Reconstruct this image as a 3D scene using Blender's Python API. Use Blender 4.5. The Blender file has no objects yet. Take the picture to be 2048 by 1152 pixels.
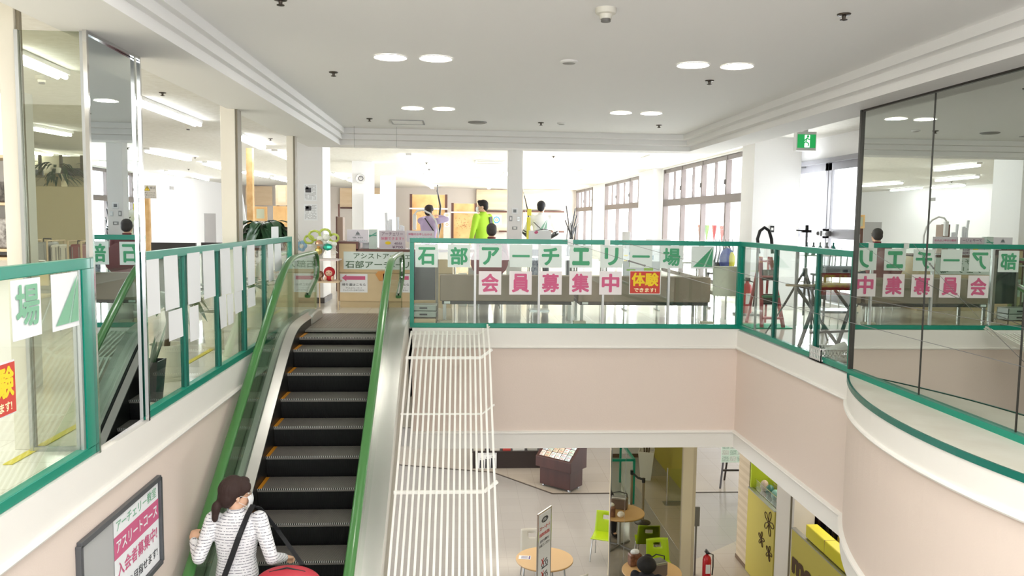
import bpy, bmesh, math, random
from mathutils import Vector, Matrix
random.seed(7)
C = bpy.context.scene.collection
SC = bpy.context.scene
PI = math.pi
# ---------------------------------------------------------------- camera
FPX, PITCH, YAW, ROLL, CAMH = 1600.0, .0859, .0647, .0129, 1.38
_fw = Vector((math.sin(YAW)*math.cos(PITCH), math.cos(YAW)*math.cos(PITCH), -math.sin(PITCH)))
_r = Vector((math.cos(YAW), -math.sin(YAW), 0)); _u = _r.cross(_fw)
CR = _r*math.cos(ROLL)+_u*math.sin(ROLL); CU = _u*math.cos(ROLL)-_r*math.sin(ROLL)
cd = bpy.data.cameras.new('camera'); cam = bpy.data.objects.new('camera', cd); C.objects.link(cam)
cd.sensor_width = 36; cd.lens = 36*FPX/2048; cd.clip_start = .05; cd.clip_end = 300
cam.matrix_world = Matrix(((CR.x, CU.x, -_fw.x, 0), (CR.y, CU.y, -_fw.y, 0), (CR.z, CU.z, -_fw.z, CAMH), (0, 0, 0, 1)))
SC.camera = cam

def W(px, py, X=None, Y=None, Z=None):
    """point of the photo's frame (2048x1152) on a real plane of the building"""
    d = _fw+CR*((px-1024)/FPX)+CU*((576-py)/FPX); o = Vector((0, 0, CAMH))
    for i, v in enumerate((X, Y, Z)):
        if v is not None:
            return o+d*((v-o[i])/d[i])
# ---------------------------------------------------------------- world, exposure
wd = bpy.data.worlds.new('world'); SC.world = wd; wd.use_nodes = True
bg = wd.node_tree.nodes['Background']; bg.inputs[0].default_value = (.93, .96, 1, 1); bg.inputs[1].default_value = 2.0
SC.view_settings.view_transform = 'Standard'; SC.view_settings.look = 'None'
SC.view_settings.gamma = 1; SC.view_settings.use_curve_mapping = False
SC.view_settings.exposure = 1.05
SC.cycles.max_bounces = 10; SC.cycles.diffuse_bounces = 4; SC.cycles.glossy_bounces = 5
SC.cycles.transparent_max_bounces = 24; SC.cycles.transmission_bounces = 6
SC.cycles.sample_clamp_indirect = 6
SC.cycles.caustics_reflective = False; SC.cycles.caustics_refractive = False

def area(name, loc, rot, sx, sy, power, col=(1, 1, 1)):
    l = bpy.data.lights.new(name, 'AREA'); l.shape = 'RECTANGLE'; l.size = sx; l.size_y = sy; l.energy = power; l.color = col
    o = bpy.data.objects.new(name, l); C.objects.link(o); o.location = loc; o.rotation_euler = rot
    return o
# daylight outside the long window wall and the double door (on the street side of the glass)
area('window_daylight', (6.6, 24, 1.6), (0, PI/2, 0), 3.4, 24, 1700, (.93, .96, 1))
area('door_daylight', (6.6, 12.2, 1.4), (0, PI/2, 0), 2.6, 3.6, 60, (.93, .96, 1))
# added unseen fill under the atrium ceiling, above and behind the viewer
area('atrium_fill', (.75, .9, 2.575), (0, 0, 0), 4.2, 6.2, 95, (1, .98, .965))
# added fill facing forward from the windowless wall behind the viewer
area('rear_wall_fill', (.8, -2.85, 1.2), (PI/2, 0, 0), 5.0, 2.0, 120, (.95, .97, 1))
area('left_shop_fill', (-6, 4, 2.66), (0, 0, 0), 5, 9, 165, (1, .98, .95))  # added fill from overhead, brightens the left shop
# ---------------------------------------------------------------- mesh helpers
class MB:
    def __init__(s): s.v = []; s.f = []; s.m = []
    def add(s, vs, fs, mi=0, M=None):
        b = len(s.v)
        s.v += [tuple(M @ Vector(p)) if M else tuple(p) for p in vs]
        s.f += [tuple(b+i for i in f) for f in fs]; s.m += [mi]*len(fs); return s
    def box(s, a, b, mi=0, M=None):
        x0, y0, z0 = (min(a[i], b[i]) for i in range(3)); x1, y1, z1 = (max(a[i], b[i]) for i in range(3))
        return s.add([(x0, y0, z0), (x1, y0, z0), (x1, y1, z0), (x0, y1, z0), (x0, y0, z1), (x1, y0, z1), (x1, y1, z1), (x0, y1, z1)],
                     [(0, 3, 2, 1), (4, 5, 6, 7), (0, 1, 5, 4), (1, 2, 6, 5), (2, 3, 7, 6), (3, 0, 4, 7)], mi, M)
    def bar(s, p, q, w, h=None, mi=0, up=(0, 0, 1)):
        """square bar from p to q, w wide, h high"""
        p = Vector(p); q = Vector(q); h = h or w; d = (q-p).normalized(); u = Vector(up)
        if abs(d.dot(u)) > .98: u = Vector((0, 1, 0))
        r = d.cross(u).normalized(); u = r.cross(d)
        vs = [p+r*a*w/2+u*b*h/2 for a, b in ((-1, -1), (1, -1), (1, 1), (-1, 1))]+[q+r*a*w/2+u*b*h/2 for a, b in ((-1, -1), (1, -1), (1, 1), (-1, 1))]
        return s.add(vs, [(0, 1, 2, 3), (7, 6, 5, 4), (0, 4, 5, 1), (1, 5, 6, 2), (2, 6, 7, 3), (3, 7, 4, 0)], mi)
    def tube(s, pts, r, n=8, mi=0, closed=False):
        pts = [Vector(p) for p in pts]; k = len(pts); rs = r if isinstance(r, (list, tuple)) else [r]*k
        vs = []; prev = None
        for i, p in enumerate(pts):
            a = pts[i-1] if (i or closed) else p; b = pts[(i+1) % k] if (i < k-1 or closed) else p
            d = (b-a); d = d.normalized() if d.length > 1e-9 else Vector((0, 0, 1))
            if prev is None:
                u = Vector((0, 0, 1)) if abs(d.z) < .9 else Vector((1, 0, 0)); u = (u-d*u.dot(d)).normalized()
            else:
                u = prev-d*prev.dot(d); u = u.normalized() if u.length > 1e-6 else prev
            prev = u; w = d.cross(u)
            vs += [p+(u*math.cos(t)+w*math.sin(t))*rs[i] for t in (2*PI*j/n for j in range(n))]
        fs = []
        for i in range(k if closed else k-1):
            o, q = i*n, ((i+1) % k)*n
            fs += [(o+j, o+(j+1) % n, q+(j+1) % n, q+j) for j in range(n)]
        if not closed: fs += [tuple(range(n))[::-1], tuple((k-1)*n+j for j in range(n))]
        return s.add(vs, fs, mi)
    def cyl(s, p, q, r, r2=None, n=16, mi=0): return s.tube([p, q], [r, r if r2 is None else r2], n, mi)
    def lathe(s, prof, n=20, c=(0, 0, 0), mi=0, M=None, cap=True):
        vs = []; fs = []
        for r, z in prof: vs += [(c[0]+r*math.cos(2*PI*j/n), c[1]+r*math.sin(2*PI*j/n), c[2]+z) for j in range(n)]
        for i in range(len(prof)-1): fs += [(i*n+j, i*n+(j+1) % n, (i+1)*n+(j+1) % n, (i+1)*n+j) for j in range(n)]
        if cap: fs += [tuple(range(n))[::-1], tuple((len(prof)-1)*n+j for j in range(n))]
        return s.add(vs, fs, mi, M)
    def ball(s, c, r, nu=14, nv=9, mi=0, M=None):
        r = r if isinstance(r, (list, tuple)) else (r, r, r); vs = [(c[0], c[1], c[2]-r[2])]
        for i in range(1, nv):
            t = PI*i/nv-PI/2
            vs += [(c[0]+r[0]*math.cos(t)*math.cos(2*PI*j/nu), c[1]+r[1]*math.cos(t)*math.sin(2*PI*j/nu), c[2]+r[2]*math.sin(t)) for j in range(nu)]
        vs.append((c[0], c[1], c[2]+r[2])); L = len(vs)-1
        fs = [(0, 1+(j+1) % nu, 1+j) for j in range(nu)]
        for i in range(nv-2): fs += [(1+i*nu+j, 1+i*nu+(j+1) % nu, 1+(i+1)*nu+(j+1) % nu, 1+(i+1)*nu+j) for j in range(nu)]
        fs += [(L, 1+(nv-2)*nu+j, 1+(nv-2)*nu+(j+1) % nu) for j in range(nu)]
        return s.add(vs, fs, mi, M)
    def prism(s, poly, t, O=(0, 0, 0), A=(1, 0, 0), B=(0, 0, 1), mi=0):
        """flat outline (a,b) on the axes A,B from O, thickened by t along AxB (t/2 each way)"""
        O = Vector(O); A = Vector(A); B = Vector(B); N = A.cross(B).normalized(); k = len(poly)
        vs = [O+A*a+B*b-N*t/2 for a, b in poly]+[O+A*a+B*b+N*t/2 for a, b in poly]
        ar = sum(poly[i][0]*poly[(i+1) % k][1]-poly[(i+1) % k][0]*poly[i][1] for i in range(k))
        fs = [tuple(range(k))[::-1], tuple(range(k, 2*k))]+[(i, (i+1) % k, k+(i+1) % k, k+i) for i in range(k)]
        if ar < 0: fs = [f[::-1] for f in fs]
        return s.add(vs, fs, mi)
    def grid(s, fn, nu, nv, mi=0, closeu=False):
        vs = [fn(i/nu, j/nv) for j in range(nv+1) for i in range(nu+1)]
        return s.add(vs, [(j*(nu+1)+i, j*(nu+1)+i+1, (j+1)*(nu+1)+i+1, (j+1)*(nu+1)+i) for j in range(nv) for i in range(nu)], mi)
    def build(s, name, mats, parent=None, loc=None, smooth=0, bevel=0, seg=2, world=False):
        """smooth = crease angle in degrees (0 flat). world: coordinates are the building's, shifted to the parent's place"""
        me = bpy.data.meshes.new(name)
        off = Vector((0, 0, 0))
        if world and parent is not None:
            off = parent.location.copy()
            if parent.parent: off += parent.parent.location
        if world and parent is None and loc is not None: off = Vector(loc)
        me.from_pydata([tuple(Vector(p)-off) for p in s.v] if off.length else s.v, [], s.f)
        if not isinstance(mats, (list, tuple)): mats = [mats]
        for m in mats: me.materials.append(m)
        if len(mats) > 1:
            for p, k in zip(me.polygons, s.m): p.material_index = k
        if smooth:
            me.polygons.foreach_set('use_smooth', [True]*len(me.polygons)); me.set_sharp_from_angle(angle=math.radians(smooth))
        me.update()
        o = bpy.data.objects.new(name, me); C.objects.link(o)
        if parent is not None: o.parent = parent
        if loc is not None: o.location = loc
        if bevel:
            b = o.modifiers.new('bevel', 'BEVEL'); b.width = bevel; b.segments = seg; b.limit_method = 'ANGLE'
        return o

def tag(o, label, cat, group=None, kind=None):
    if label: o['label'] = label
    if cat: o['category'] = cat
    if group: o['group'] = group
    if kind: o['kind'] = kind
    return o
def thing(name, label, cat, loc=(0, 0, 0), rz=0, group=None):
    o = bpy.data.objects.new(name, None); C.objects.link(o); o.empty_display_size = .1
    o.location = loc; o.rotation_euler = (0, 0, rz); return tag(o, label, cat, group)
def struct(o): o['kind'] = 'structure'; return o
def dup(root, loc, rz=0, label=None):
    r = root.copy(); C.objects.link(r); r.location = loc; r.rotation_euler = (0, 0, rz)
    if label: r['label'] = label
    for ch in list(root.children):
        c = ch.copy(); C.objects.link(c); c.parent = r
        for g in list(ch.children):
            d = g.copy(); C.objects.link(d); d.parent = c
    return r
# ---------------------------------------------------------------- materials
def lin(c):
    if isinstance(c, str): c = [int(c[i:i+2], 16) for i in (0, 2, 4)]
    return tuple((x/255/12.92 if x/255 <= .04045 else ((x/255+.055)/1.055)**2.4) for x in c)+(1,)
MATS = {}
def mat(name, col='cccccc', rough=.6, metal=0, bump=None, noise=None, emit=None, spec=.5, alpha=None, coat=0):
    if name in MATS: return MATS[name]
    m = bpy.data.materials.new(name); m.use_nodes = True; nt = m.node_tree; b = nt.nodes['Principled BSDF']
    b.inputs['Base Color'].default_value = lin(col); b.inputs['Roughness'].default_value = rough
    b.inputs['Metallic'].default_value = metal; b.inputs['Specular IOR Level'].default_value = spec
    if coat: b.inputs['Coat Weight'].default_value = coat; b.inputs['Coat Roughness'].default_value = .08
    if emit: b.inputs['Emission Color'].default_value = lin(emit[0]); b.inputs['Emission Strength'].default_value = emit[1]
    tc = None
    if bump or noise:
        tc = nt.nodes.new('ShaderNodeTexCoord')
    if noise:   # (scale, col2, amount, (sx,sy,sz))
        n = nt.nodes.new('ShaderNodeTexNoise'); n.inputs['Scale'].default_value = noise[0]; n.inputs['Detail'].default_value = 5
        mp = nt.nodes.new('ShaderNodeMapping'); mp.inputs['Scale'].default_value = noise[3] if len(noise) > 3 else (1, 1, 1)
        rp = nt.nodes.new('ShaderNodeValToRGB'); rp.color_ramp.elements[0].position = .35; rp.color_ramp.elements[1].position = .68
        rp.color_ramp.elements[0].color = lin(col); rp.color_ramp.elements[1].color = lin(noise[1])
        nt.links.new(tc.outputs['Object'], mp.inputs[0]); nt.links.new(mp.outputs[0], n.inputs['Vector'])
        nt.links.new(n.outputs[0], rp.inputs[0]); nt.links.new(rp.outputs[0], b.inputs['Base Color'])
    if bump:    # (scale, strength, (sx,sy,sz))
        n = nt.nodes.new('ShaderNodeTexNoise'); n.inputs['Scale'].default_value = bump[0]; n.inputs['Detail'].default_value = 4
        mp = nt.nodes.new('ShaderNodeMapping'); mp.inputs['Scale'].default_value = bump[2] if len(bump) > 2 else (1, 1, 1)
        bp = nt.nodes.new('ShaderNodeBump'); bp.inputs['Strength'].default_value = bump[1]; bp.inputs['Distance'].default_value = .01
        nt.links.new(tc.outputs['Object'], mp.inputs[0]); nt.links.new(mp.outputs[0], n.inputs['Vector'])
        nt.links.new(n.outputs[0], bp.inputs['Height']); nt.links.new(bp.outputs[0], b.inputs['Normal'])
    MATS[name] = m; return m
def glass(name, tint=(225, 240, 235), f0=.04, refl='ffffff', rough=.0, boost=0.):
    """thin clear pane: straight-through tint plus a mirror layer that grows at grazing angles"""
    m = bpy.data.materials.new(name); m.use_nodes = True; nt = m.node_tree; nt.nodes.clear()
    o = nt.nodes.new('ShaderNodeOutputMaterial'); mx = nt.nodes.new('ShaderNodeMixShader')
    t = nt.nodes.new('ShaderNodeBsdfTransparent'); g = nt.nodes.new('ShaderNodeBsdfGlossy'); ge = nt.nodes.new('ShaderNodeNewGeometry')
    def M(op, x, y):
        n = nt.nodes.new('ShaderNodeMath'); n.operation = op
        for i, v in enumerate((x, y)):
            if v is None: continue
            if isinstance(v, (int, float)): n.inputs[i].default_value = v
            else: nt.links.new(v, n.inputs[i])
        return n.outputs[0]
    d = nt.nodes.new('ShaderNodeVectorMath'); d.operation = 'DOT_PRODUCT'
    nt.links.new(ge.outputs['Normal'], d.inputs[0]); nt.links.new(ge.outputs['Incoming'], d.inputs[1])
    fac = M('ADD', M('MULTIPLY', M('POWER', M('SUBTRACT', 1.0, M('ABSOLUTE', d.outputs['Value'], None)), 5.0), 1-f0), f0+boost)
    t.inputs[0].default_value = lin(tint); g.inputs[0].default_value = lin(refl); g.inputs['Roughness'].default_value = rough
    nt.links.new(fac, mx.inputs[0]); nt.links.new(t.outputs[0], mx.inputs[1]); nt.links.new(g.outputs[0], mx.inputs[2])
    nt.links.new(mx.outputs[0], o.inputs[0]); return m
def tiles(name, c1, c2, size, grout, rough=.15, mortar=.004, coat=0, axes='xy'):
    m = mat(name, c1, rough, coat=coat); nt = m.node_tree; b = nt.nodes['Principled BSDF']
    tc = nt.nodes.new('ShaderNodeTexCoord'); br = nt.nodes.new('ShaderNodeTexBrick'); br.offset = 0
    br.inputs['Color1'].default_value = lin(c1); br.inputs['Color2'].default_value = lin(c2); br.inputs['Mortar'].default_value = lin(grout)
    br.inputs['Scale'].default_value = 1; br.inputs['Brick Width'].default_value = size; br.inputs['Row Height'].default_value = size
    br.inputs['Mortar Size'].default_value = mortar; br.inputs['Mortar Smooth'].default_value = .1
    nt.links.new(tc.outputs['Object'], br.inputs['Vector']); nt.links.new(br.outputs[0], b.inputs['Base Color'])
    n = nt.nodes.new('ShaderNodeTexNoise'); n.inputs['Scale'].default_value = 1.3; bp = nt.nodes.new('ShaderNodeBump'); bp.inputs['Strength'].default_value = .25; bp.inputs['Distance'].default_value = .01
    nt.links.new(tc.outputs['Object'], n.inputs['Vector']); nt.links.new(n.outputs[0], bp.inputs['Height']); nt.links.new(bp.outputs[0], b.inputs['Normal'])
    return m
def emis(name, col, s): return mat(name, col, emit=(col, s))
mWHITE = mat('white_wall_paint', 'f1f0ef', .75, bump=(60, .05))
mCEIL = mat('white_ceiling_paint', 'f1f0ee', .85)
mPINK = mat('pink_beige_wall_paper', 'e8d8cc', .8, bump=(90, .12))
mBAND = mat('cream_band_paint', 'f0ede6', .7)
mTEAL = mat('teal_green_lacquer', '008a72', .32)
mTEALD = mat('dark_teal_lacquer', '0a6b5c', .35)
mSTEEL = mat('brushed_steel', 'c9c8c4', .22, 1, bump=(30, .05, (1, .02, 1)))
mCHROME = mat('polished_chrome', 'dcdcdc', .1, 1)
mALU = mat('aluminium', 'b9bcbd', .35, .9)
mGREY = mat('grey_metal', '8b8b8b', .4, .6)
mBLACK = mat('black_plastic', '17171a', .4)
mPAPER = mat('white_paper', 'f4f6f8', .8)
mGLASS = glass('clear_railing_glass', (247, 251, 248))
mWGLASS = glass('window_glass', (252, 253, 253), .02)
mTINT = glass('grey_tinted_glass', (228, 230, 220))
mMIRR = mat('mirror_silver', 'd2d8d4', .0, 1)
mMIRL = mat('mirror_silver_cool', 'dde4e6', .0, 1)
mMIRR.node_tree.nodes['Principled BSDF'].inputs['Base Color'].default_value = (.60, .625, .585, 1)
mMIRL.node_tree.nodes['Principled BSDF'].inputs['Base Color'].default_value = (.66, .72, .74, 1)
mUPFLOOR = tiles('cream_vinyl_floor_tiles', 'ebe7da', 'e5e0d2', .45, 'd2ccbc', .1)
mLOFLOOR = tiles('grey_vinyl_floor_tiles', 'a8a5a2', 'a5a29f', .45, '9b9895', .14)
mLOCREAM = tiles('pale_vinyl_floor_tiles', 'b9b0a5', 'b6ada1', .6, 'a39a8d', .16)
mDOWN = emis('downlight_glow', 'fffaf0', 22)
mTUBE = emis('fluorescent_glow', 'f6faff', 10)
# ================================================================ the setting
XL, XR, YF, ZS = -2.09, 3.585, 10.05, 2.393        # left parapet, right parapet, far parapet, beam soffit
ZC1, ZC2, ZLOW, ZFB = 2.6, 2.7, -4.9, -1.553       # atrium ceiling, shop ceiling, lower floor, parapet underside
XW, XD, YFAR, XLW = 5.1, 5.6, 35.5, -9.8           # window wall, door wall, end wall, left wall
def slab(name, a, b, m): return struct(MB().box(a, b).build(name, m))
# upper floor, in three plates round the void
fl = MB(); fl.box((XLW, -3, ZFB+.25), (XL-.08, YFAR, 0)); fl.box((XL-.08, YF+.1, ZFB+.25), (XR+.1, YFAR, 0)); fl.box((XR+.1, -3, ZFB+.25), (6.6, YFAR, 0))
struct(fl.build('floor_upper', mUPFLOOR))
lf = slab('floor_lower', (-9, -3, ZLOW-.1), (13, 34, ZLOW), mLOFLOOR)
# pale zones of the lower floor with a dark inlaid strip along their edge
A = W(985, 945, Z=ZLOW); B = W(1105, 988, Z=ZLOW); 
zp = [(-9, 33.9), (-9, A.y+6.2), (A.x-3.2, A.y+.9), (A.x, A.y), (B.x, B.y), (12.9, B.y), (12.9, 33.9)]
struct(MB().prism(zp, .01, (0, 0, ZLOW+.005), (1, 0, 0), (0, 1, 0)).build('floor_pale_zone', mLOCREAM))
st = MB()
for p, q in ((A+Vector((-3.2, .9, 0)), A), (A, B), (B, Vector((12.9, B.y, ZLOW)))): st.bar(p+Vector((0, 0, .008)), q+Vector((0, 0, .008)), .035, .012)
struct(st.build('floor_inlay_strip', mat('dark_inlay', '4a4038', .4)))
P1_ = W(1385, 1127, Z=ZLOW); P2_ = W(1475, 1083, Z=ZLOW)
struct(MB().prism([(P1_.x-.1, P1_.y), (P2_.x+.5, P2_.y+.4), (9, P2_.y), (9, 8), (P1_.x-.1, 8)], .012, (0, 0, ZLOW+.005), (1, 0, 0), (0, 1, 0)).build('floor_shop_zone', mLOCREAM))
# ---- parapet faces: white band, moulding, pink panel, moulding, white band
def fascia(name, path, ztop, zbot, lower=True):
    """path: plan points; the face looks to the left of the path"""
    s = MB(); pts = [Vector((x, y, 0)) for x, y in path]; k = len(pts); nrm = []
    for i in range(k):
        d = (pts[min(i+1, k-1)]-pts[max(i-1, 0)]).normalized(); nrm.append(Vector((-d.y, d.x, 0)))
    prof = [(-.1, ztop), (.012, ztop), (.012, -.222), (.034, -.228), (.04, -.24), (.034, -.252), (.012, -.258), (0, -.262)]
    if lower: prof += [(0, -1.325), (.012, -1.33), (.034, -1.336), (.04, -1.348), (.034, -1.36), (.012, -1.366), (.012, zbot), (-.1, zbot)]
    else: prof += [(0, zbot), (-.1, zbot)]
    n = len(prof); vs = []
    for p, q in zip(pts, nrm): vs += [p+q*a+Vector((0, 0, z)) for a, z in prof]
    fs = []; 
    for i in range(k-1):
        for j in range(n-1):
            s_ = (i*n+j, i*n+j+1, (i+1)*n+j+1, (i+1)*n+j)
            s.add([vs[t] for t in s_], [(0, 1, 2, 3)], 1 if j == 7 else 0)
        s.add([vs[t] for t in (i*n+n-1, i*n, (i+1)*n, (i+1)*n+n-1)], [(0, 1, 2, 3)], 0)
    return struct(s.build(name, [mBAND, mPINK], smooth=40))
fascia('wall_left_parapet', [(XL, 13 if False else YF+.1), (XL, -3)], .0, ZLOW, False)
fascia('wall_far_parapet', [(XR+.04, YF), (-.6, YF)], .0, ZFB)
ccx, ccy, cr_ = 7.555, 4.95, 4.5
curve = []
for k in range(27):
    t = math.asin(max(-1, min(1, (7.02-ccy)/cr_)))*(1-k/13); curve.append((ccx-cr_*math.cos(t), ccy+cr_*math.sin(t)))
rp = [(XR, 7.02)]+[c for c in curve if c[0] < XR-.02]
fascia('wall_right_parapet', [(XR, -3), (XR, 2.75)]+rp[:0:-1]+[(XR, 7.02), (XR, YF)], -.012, ZFB)
# mirror ledge inside the bulge, with its teal lip
lp = [(XR+.1, 7.05)]+rp[1:]+[(XR+.1, 2.84)]
struct(MB().prism(lp, .06, (0, 0, -.026), (1, 0, 0), (0, 1, 0)).build('ledge_top', mat('cream_ledge_paint', 'e9e7d8', .55, noise=(3, 'e0dccb', .5))))
e = MB(); pts = [Vector((x-.012, y, -.012)) for x, y in rp[1:]]
for a, b in zip(pts, pts[1:]): e.bar(a, b, .018, .045)
struct(e.build('trim_ledge_lip', mTEALD))
# slab edge / lower ceiling
struct(MB().box((-9, YF+.1, ZFB), (13, 34, ZFB+.24)).build('ceiling_lower', mCEIL))
struct(MB().box((XR+.12, -3, ZFB), (13, YF+.1, ZFB+.24)).build('ceiling_lower_side', mCEIL))
# escalator side: the slab under the landing
struct(MB().box((XL, YF+.1, -.9), (-.6, YF+.2, -.02)).build('wall_landing_edge', mBAND))
# ---- atrium ceiling with stepped coves, beams and soffits
xs = [-1.71, -1.66, -1.61, -1.555]; xr = [3.31, 3.22, 3.13, 3.04]; yf = [11.57, 11.42, 11.27, 11.12]; zz = [ZS, 2.462, 2.531, ZC1]
cv = MB()
for i in range(3):
    z0, z1 = zz[i], zz[i+1]
    if i: cv.add([(xs[i], -3, z0), (xs[i], yf[i], z0), (xs[i], yf[i], z1), (xs[i], -3, z1)], [(0, 1, 2, 3)])
    cv.add([(xs[i], -3, z1), (xs[i], yf[i], z1), (xs[i+1], yf[i+1], z1), (xs[i+1], -3, z1)], [(0, 1, 2, 3)])
    if i: cv.add([(xs[i], yf[i], z0), (xr[i], yf[i], z0), (xr[i], yf[i], z1), (xs[i], yf[i], z1)], [(0, 1, 2, 3)])
    cv.add([(xs[i], yf[i], z1), (xr[i], yf[i], z1), (xr[i+1], yf[i+1], z1), (xs[i+1], yf[i+1], z1)], [(0, 1, 2, 3)])
    if i: cv.add([(xr[i], yf[i], z0), (xr[i], -3, z0), (xr[i], -3, z1), (xr[i], yf[i], z1)], [(0, 1, 2, 3)])
    cv.add([(xr[i], yf[i], z1), (xr[i], -3, z1), (xr[i+1], -3, z1), (xr[i+1], yf[i+1], z1)], [(0, 1, 2, 3)])
struct(cv.build('trim_ceiling_cove', mCEIL))
slab('ceiling', (xs[3]-.0, -3, ZC1), (xr[3], yf[3], ZC1+.1), mCEIL)
bm_ = MB(); bm_.box((XL-.14, -3, ZS), (xs[0], yf[0]+.42, zz[1])); bm_.box((xs[0], yf[0], ZS), (xr[0], yf[0]+.42, zz[1])); bm_.box((xr[0], -3, ZS), (XR+.18, yf[0]+.42, zz[1]))
bm_.box((XL-.14, -3, zz[1]), (xs[0]-.03, yf[0]+.42, ZC2+.1)); bm_.box((XL-.1, yf[0]+.04, zz[1]), (XR+.1, yf[0]+.42, ZC2+.1)); bm_.box((xr[0]+.03, -3, zz[1]), (XR+.18, yf[0]+.42, ZC2+.1))
struct(bm_.build('ceiling_beam', mCEIL))
mBOARD = mat('fissured_ceiling_board', 'e8e6e0', .9, noise=(14, 'dedbd3', .5))
c2 = MB(); c2.box((XLW, -3, ZC2), (XL-.14, YFAR, ZC2+.1)); c2.box((XL-.14, yf[0]+.42, ZC2), (6.6, YFAR, ZC2+.1)); c2.box((XR+.18, -3, ZC2), (6.6, yf[0]+.42, ZC2+.1))
struct(c2.build('ceiling_shop', mBOARD))
# ---- walls
slab('wall_back', (XLW, -3.1, ZLOW), (6.6, -3, ZC2), mWHITE)
slab('wall_lower_left', (XLW+.6, -3, ZLOW), (XL-.1, 2, ZFB), mWHITE)
slab('wall_left', (XLW-.1, -3, 0), (XLW, YFAR, ZC2), mWHITE)
slab('wall_far', (XLW, YFAR, 0), (XW+.1, YFAR+.1, ZC2), mat('greige_wall', 'd2c9c0', .8))
wr = MB()          # window wall: piers, sill strip
wins = [(13.67, 19.96), (22.1, 28.2), (31.0, YFAR-.2)]
zt = 2.655
prev = 12.85
for a, b in wins:
    wr.box((XW, prev, 0), (XW+.3, a, ZC2)); wr.box((XW, a, zt), (XW+.3, b, ZC2)); wr.box((XW, a, 0), (XW+.3, b, .12)); prev = b
wr.box((XW, prev, 0), (XW+.3, YFAR, ZC2))
wr.box((XW-.22, 20.2, 0), (XW, 21.9, ZC2))
struct(wr.build('wall_right', mWHITE))
# door bay wall
dw = MB(); D0, D1 = 10.75, 13.3
dw.box((XD, D1, 0), (XD+.15, 13.5, ZC2)); dw.box((XD, D0, 2.36), (XD+.15, D1, ZC2)); dw.box((XD, D0, 0), (XD+.15, D1, .2)); dw.box((XD, -3, 0), (XD+.15, D0, ZC2))
dw.box((XW, 13.5, 0), (XD+.15, 13.67, ZC2)); 
struct(dw.build('wall_door_bay', mWHITE))
struct(MB().box((XD-.16, 8, 0), (XD, D1+.3, .2)).build('baseboard_right', mat('pale_sill', 'e4e3e2', .6)))
mWF = mat('brown_window_frame', '5f5552', .45)
for n, (a, b) in enumerate(wins):
    w = MB(); cnt = (4, 3, 2)[n]; L = b-a
    zm = 1.83
    w.bar((XW+.05, a, zt-.04), (XW+.05, b, zt-.04), .1, .1); w.bar((XW+.05, a, .16), (XW+.05, b, .16), .1, .08)
    w.bar((XW+.03, a, zm), (XW+.03, b, zm), .1, .16)
    for i in range(cnt+1): 
        y = a+L*i/cnt; w.bar((XW+.04, y, .15), (XW+.04, y, zt), .12 if i in (0, cnt) else .1, .08)
    for i in range(cnt):
        y = a+L*(i+.5)/cnt; w.bar((XW+.05, y, zm+.08), (XW+.05, y, zt), .05, .05)
    o = struct(w.build('window_%d' % (n+1), mWF))
    struct(MB().box((XW+.05, a, .15), (XW+.056, b, zt)).build('window_pane', mWGLASS, o))
    h = MB()
    for i in range(cnt): h.box((XW-.03, a+L*(i+.02)/cnt, 2.1), (XW+.01, a+L*(i+.02)/cnt+.04, 2.2))
    struct(h.build('window_latch', mGREY, o))
# door
def door_leaf(y0, y1, nm):
    f = MB()
    for y in (y0+.05, y1-.05): f.bar((XD+.04, y, .2), (XD+.04, y, 2.3), .05, .1, up=(0, 1, 0))
    f.bar((XD+.04, y0, 2.24), (XD+.04, y1, 2.24), .05, .12); f.bar((XD+.04, y0, 1.22), (XD+.04, y1, 1.22), .05, .15); f.bar((XD+.04, y0, .28), (XD+.04, y1, .28), .05, .18)
    o = struct(f.build(nm, mat('silver_door_frame', '8d8c90', .4, .3), bevel=.004))
    struct(MB().box((XD+.035, y0+.08, .3), (XD+.041, y1-.08, 2.2)).build('door_glass', mWGLASS, o)); return o
ym = (D0+D1)/2
da = door_leaf(D0+.06, ym-.01, 'door_1'); db = door_leaf(ym+.01, D1-.06, 'door_2')
struct(MB().box((XD-.06, ym-.16, 1.18), (XD+.02, ym-.03, 1.26)).cyl((XD-.06, ym-.1, 1.22), (XD-.06, ym-.2, 1.22), .03).build('door_handle', mGREY, da))
struct(MB().box((XD-.06, ym+.03, 1.18), (XD+.02, ym+.16, 1.26)).cyl((XD-.06, ym+.1, 1.22), (XD-.06, ym+.2, 1.22), .03).build('door_handle', mGREY, db))
struct(MB().box((XD-.07, D1-.45, 2.27), (XD+.02, D1-.15, 2.33)).bar((XD-.08, D1-.3, 2.34), (XD-.03, D1-.05, 2.35), .03, .015).build('door_closer', mGREY, db))
fr = MB(); fr.bar((XD, D0, 2.33), (XD, D1, 2.33), .14, .07); fr.bar((XD, D0+.03, .2), (XD, D0+.03, 2.36), .14, .07, up=(0, 1, 0)); fr.bar((XD, D1-.03, .2), (XD, D1-.03, 2.36), .14, .07, up=(0, 1, 0))
struct(fr.build('door_frame', mat('silver_door_frame')))
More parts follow.
